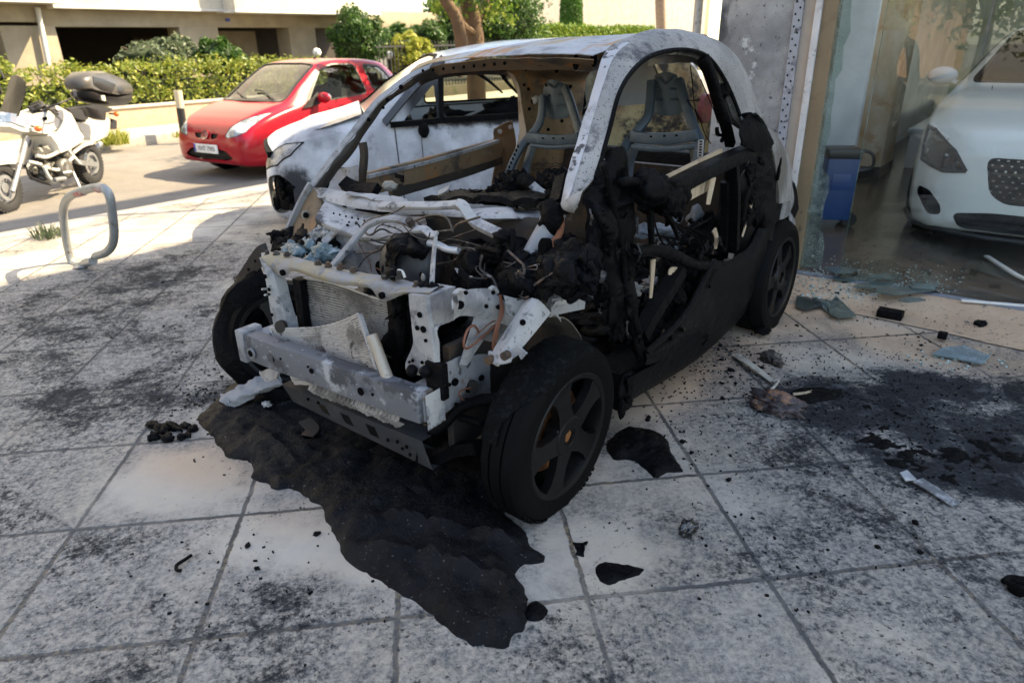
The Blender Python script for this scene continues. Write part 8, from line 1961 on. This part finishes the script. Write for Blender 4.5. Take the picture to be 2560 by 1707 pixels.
for i, (x, y, s) in enumerate(((1960, 640, 60), (2010, 655, 70), (2070, 668, 80), (2120, 660, 55), (2040, 635, 50), (1930, 620, 50), (2090, 690, 40))):
    rn = random.Random(i); pts = [(x + s * rn.uniform(.5, 1) * math.cos(a * .9), y + s * .18 * rn.uniform(.5, 1) * math.sin(a * .9)) for a in range(7)]
    o = shard(pts, 'green glass fragment strewn inside the broken shop front', z=.066 + i * .008); o['group'] = 'glass strewn at the shop front'
for (x, y, a, b_, c_, lab) in ((2045, 720, .06, .035, .02, 'black oblong charred block on the tan ramp'), (2250, 745, .03, .035, .02, 'ragged black charred knob high on the tan ramp nearest the window'), (2165, 770, .02, .02, .016, 'small dark charred cube low on the tan ramp'), (1750, 760, .04, .03, .016, 'flat black charred lump on the paving under the rear sill')):
    m_ = MB().box(P((x, y), Z=.03), (a * 2, b_ * 2, c_ * 2)) if 'block' in lab or 'cube' in lab else MB().lump(P((x, y), Z=.03), (a, b_, c_), x, .5, 1.8, 3)
    scrap('charred_lump', m_, 'char', lab, 'charred lump', bevel=.006 if ('block' in lab or 'cube' in lab) else 0)
scrap('white_trim_strip', MB().bar([P((2266, 588), Z=.07), P((2300, 610), Z=.08), P((2352, 640), Z=.07), P((2420, 660), Z=.07)], .03, .01, up=(0, 0, 1), n=14), 'offwhite', 'curved white trim strip lying on the showroom floor before the white car', 'trim strip')
scrap('white_trim_strip', MB().bar([P((2208, 690), Z=.072), P((2352, 702), Z=.072), P((2450, 712), Z=.072)], .022, .008, up=(0, 0, 1)), 'offwhite', 'straight white trim strip lying just inside the shop window', 'trim strip')
scrap('burnt_hook', MB().tube([P(p, Z=.015) for p in ((2305, 1335), (2320, 1326), (2352, 1330), (2375, 1336))], .008, 8, n=10).lump(P((2345, 1350), Z=.02), (.03, .02, .02), 4, .6, 2, 3), 'char', 'burnt hook and lump on the paving beyond the silver plate at the frame edge', 'char')
# char flakes one can tell apart, then the fine crumbs
rn = random.Random(77)
zones = ((1680, 800, 60, 20, 7), (1650, 850, 60, 25, 8), (1580, 960, 60, 30, 5), (1820, 850, 80, 25, 6), (2100, 800, 90, 30, 6), (480, 900, 60, 20, 6), (540, 860, 50, 16, 5), (250, 700, 150, 60, 6), (1560, 1040, 40, 20, 3), (2020, 930, 60, 30, 4), (1900, 1250, 140, 60, 4), (620, 1330, 150, 60, 4), (2000, 640, 60, 12, 5))
for (cx_, cy_, sx, sy, n_) in zones:
    for i in range(n_):
        p = P((rn.gauss(cx_, sx), rn.gauss(cy_, sy)), Z=.004 if cy_ > 660 else .06); s = rn.uniform(.004, .011)
        o = scrap('loose_char_flake', MB().lump(p, (s * rn.uniform(.7, 1.6), s, s * rn.uniform(.25, .6)), rn.random() * 90, .7, 2, 2), 'char', 'small loose flake of black char lying on the paving', 'char flake', 'loose char flakes on the paving')
        o.rotation_euler.z = rn.random() * 6
cr = MB(); zz = [z for z in zones for _ in range(z[4])] + [(2150, 950, 160, 70, 1)] * 40 + [(1700, 870, 150, 50, 1)] * 30 + [(1930, 670, 60, 20, 1)] * 14 + [(500, 930, 60, 40, 1)] * 8
for i in range(2600):
    z = rn.choice(zz); p = P((rn.gauss(z[0], z[2] * 1.4), rn.gauss(z[1], z[3] * 1.4)), Z=.002)
    if p.y > 2.3 and p.x > .5: p.z = .03 + max(0, (p.y - 2.4) * .12)
    s = rn.uniform(.0012, .0042); rt = Matrix.Rotation(rn.random() * 6.28, 3, 'Z')
    cr.box(p, (s * rn.uniform(1, 3), s * rn.uniform(.8, 2), s), rt)
tag(cr.build('char_crumbs', M['char'], smooth=False), 'fine black char crumbs scattered over the paving around the burnt car', 'char crumbs', kind='stuff')
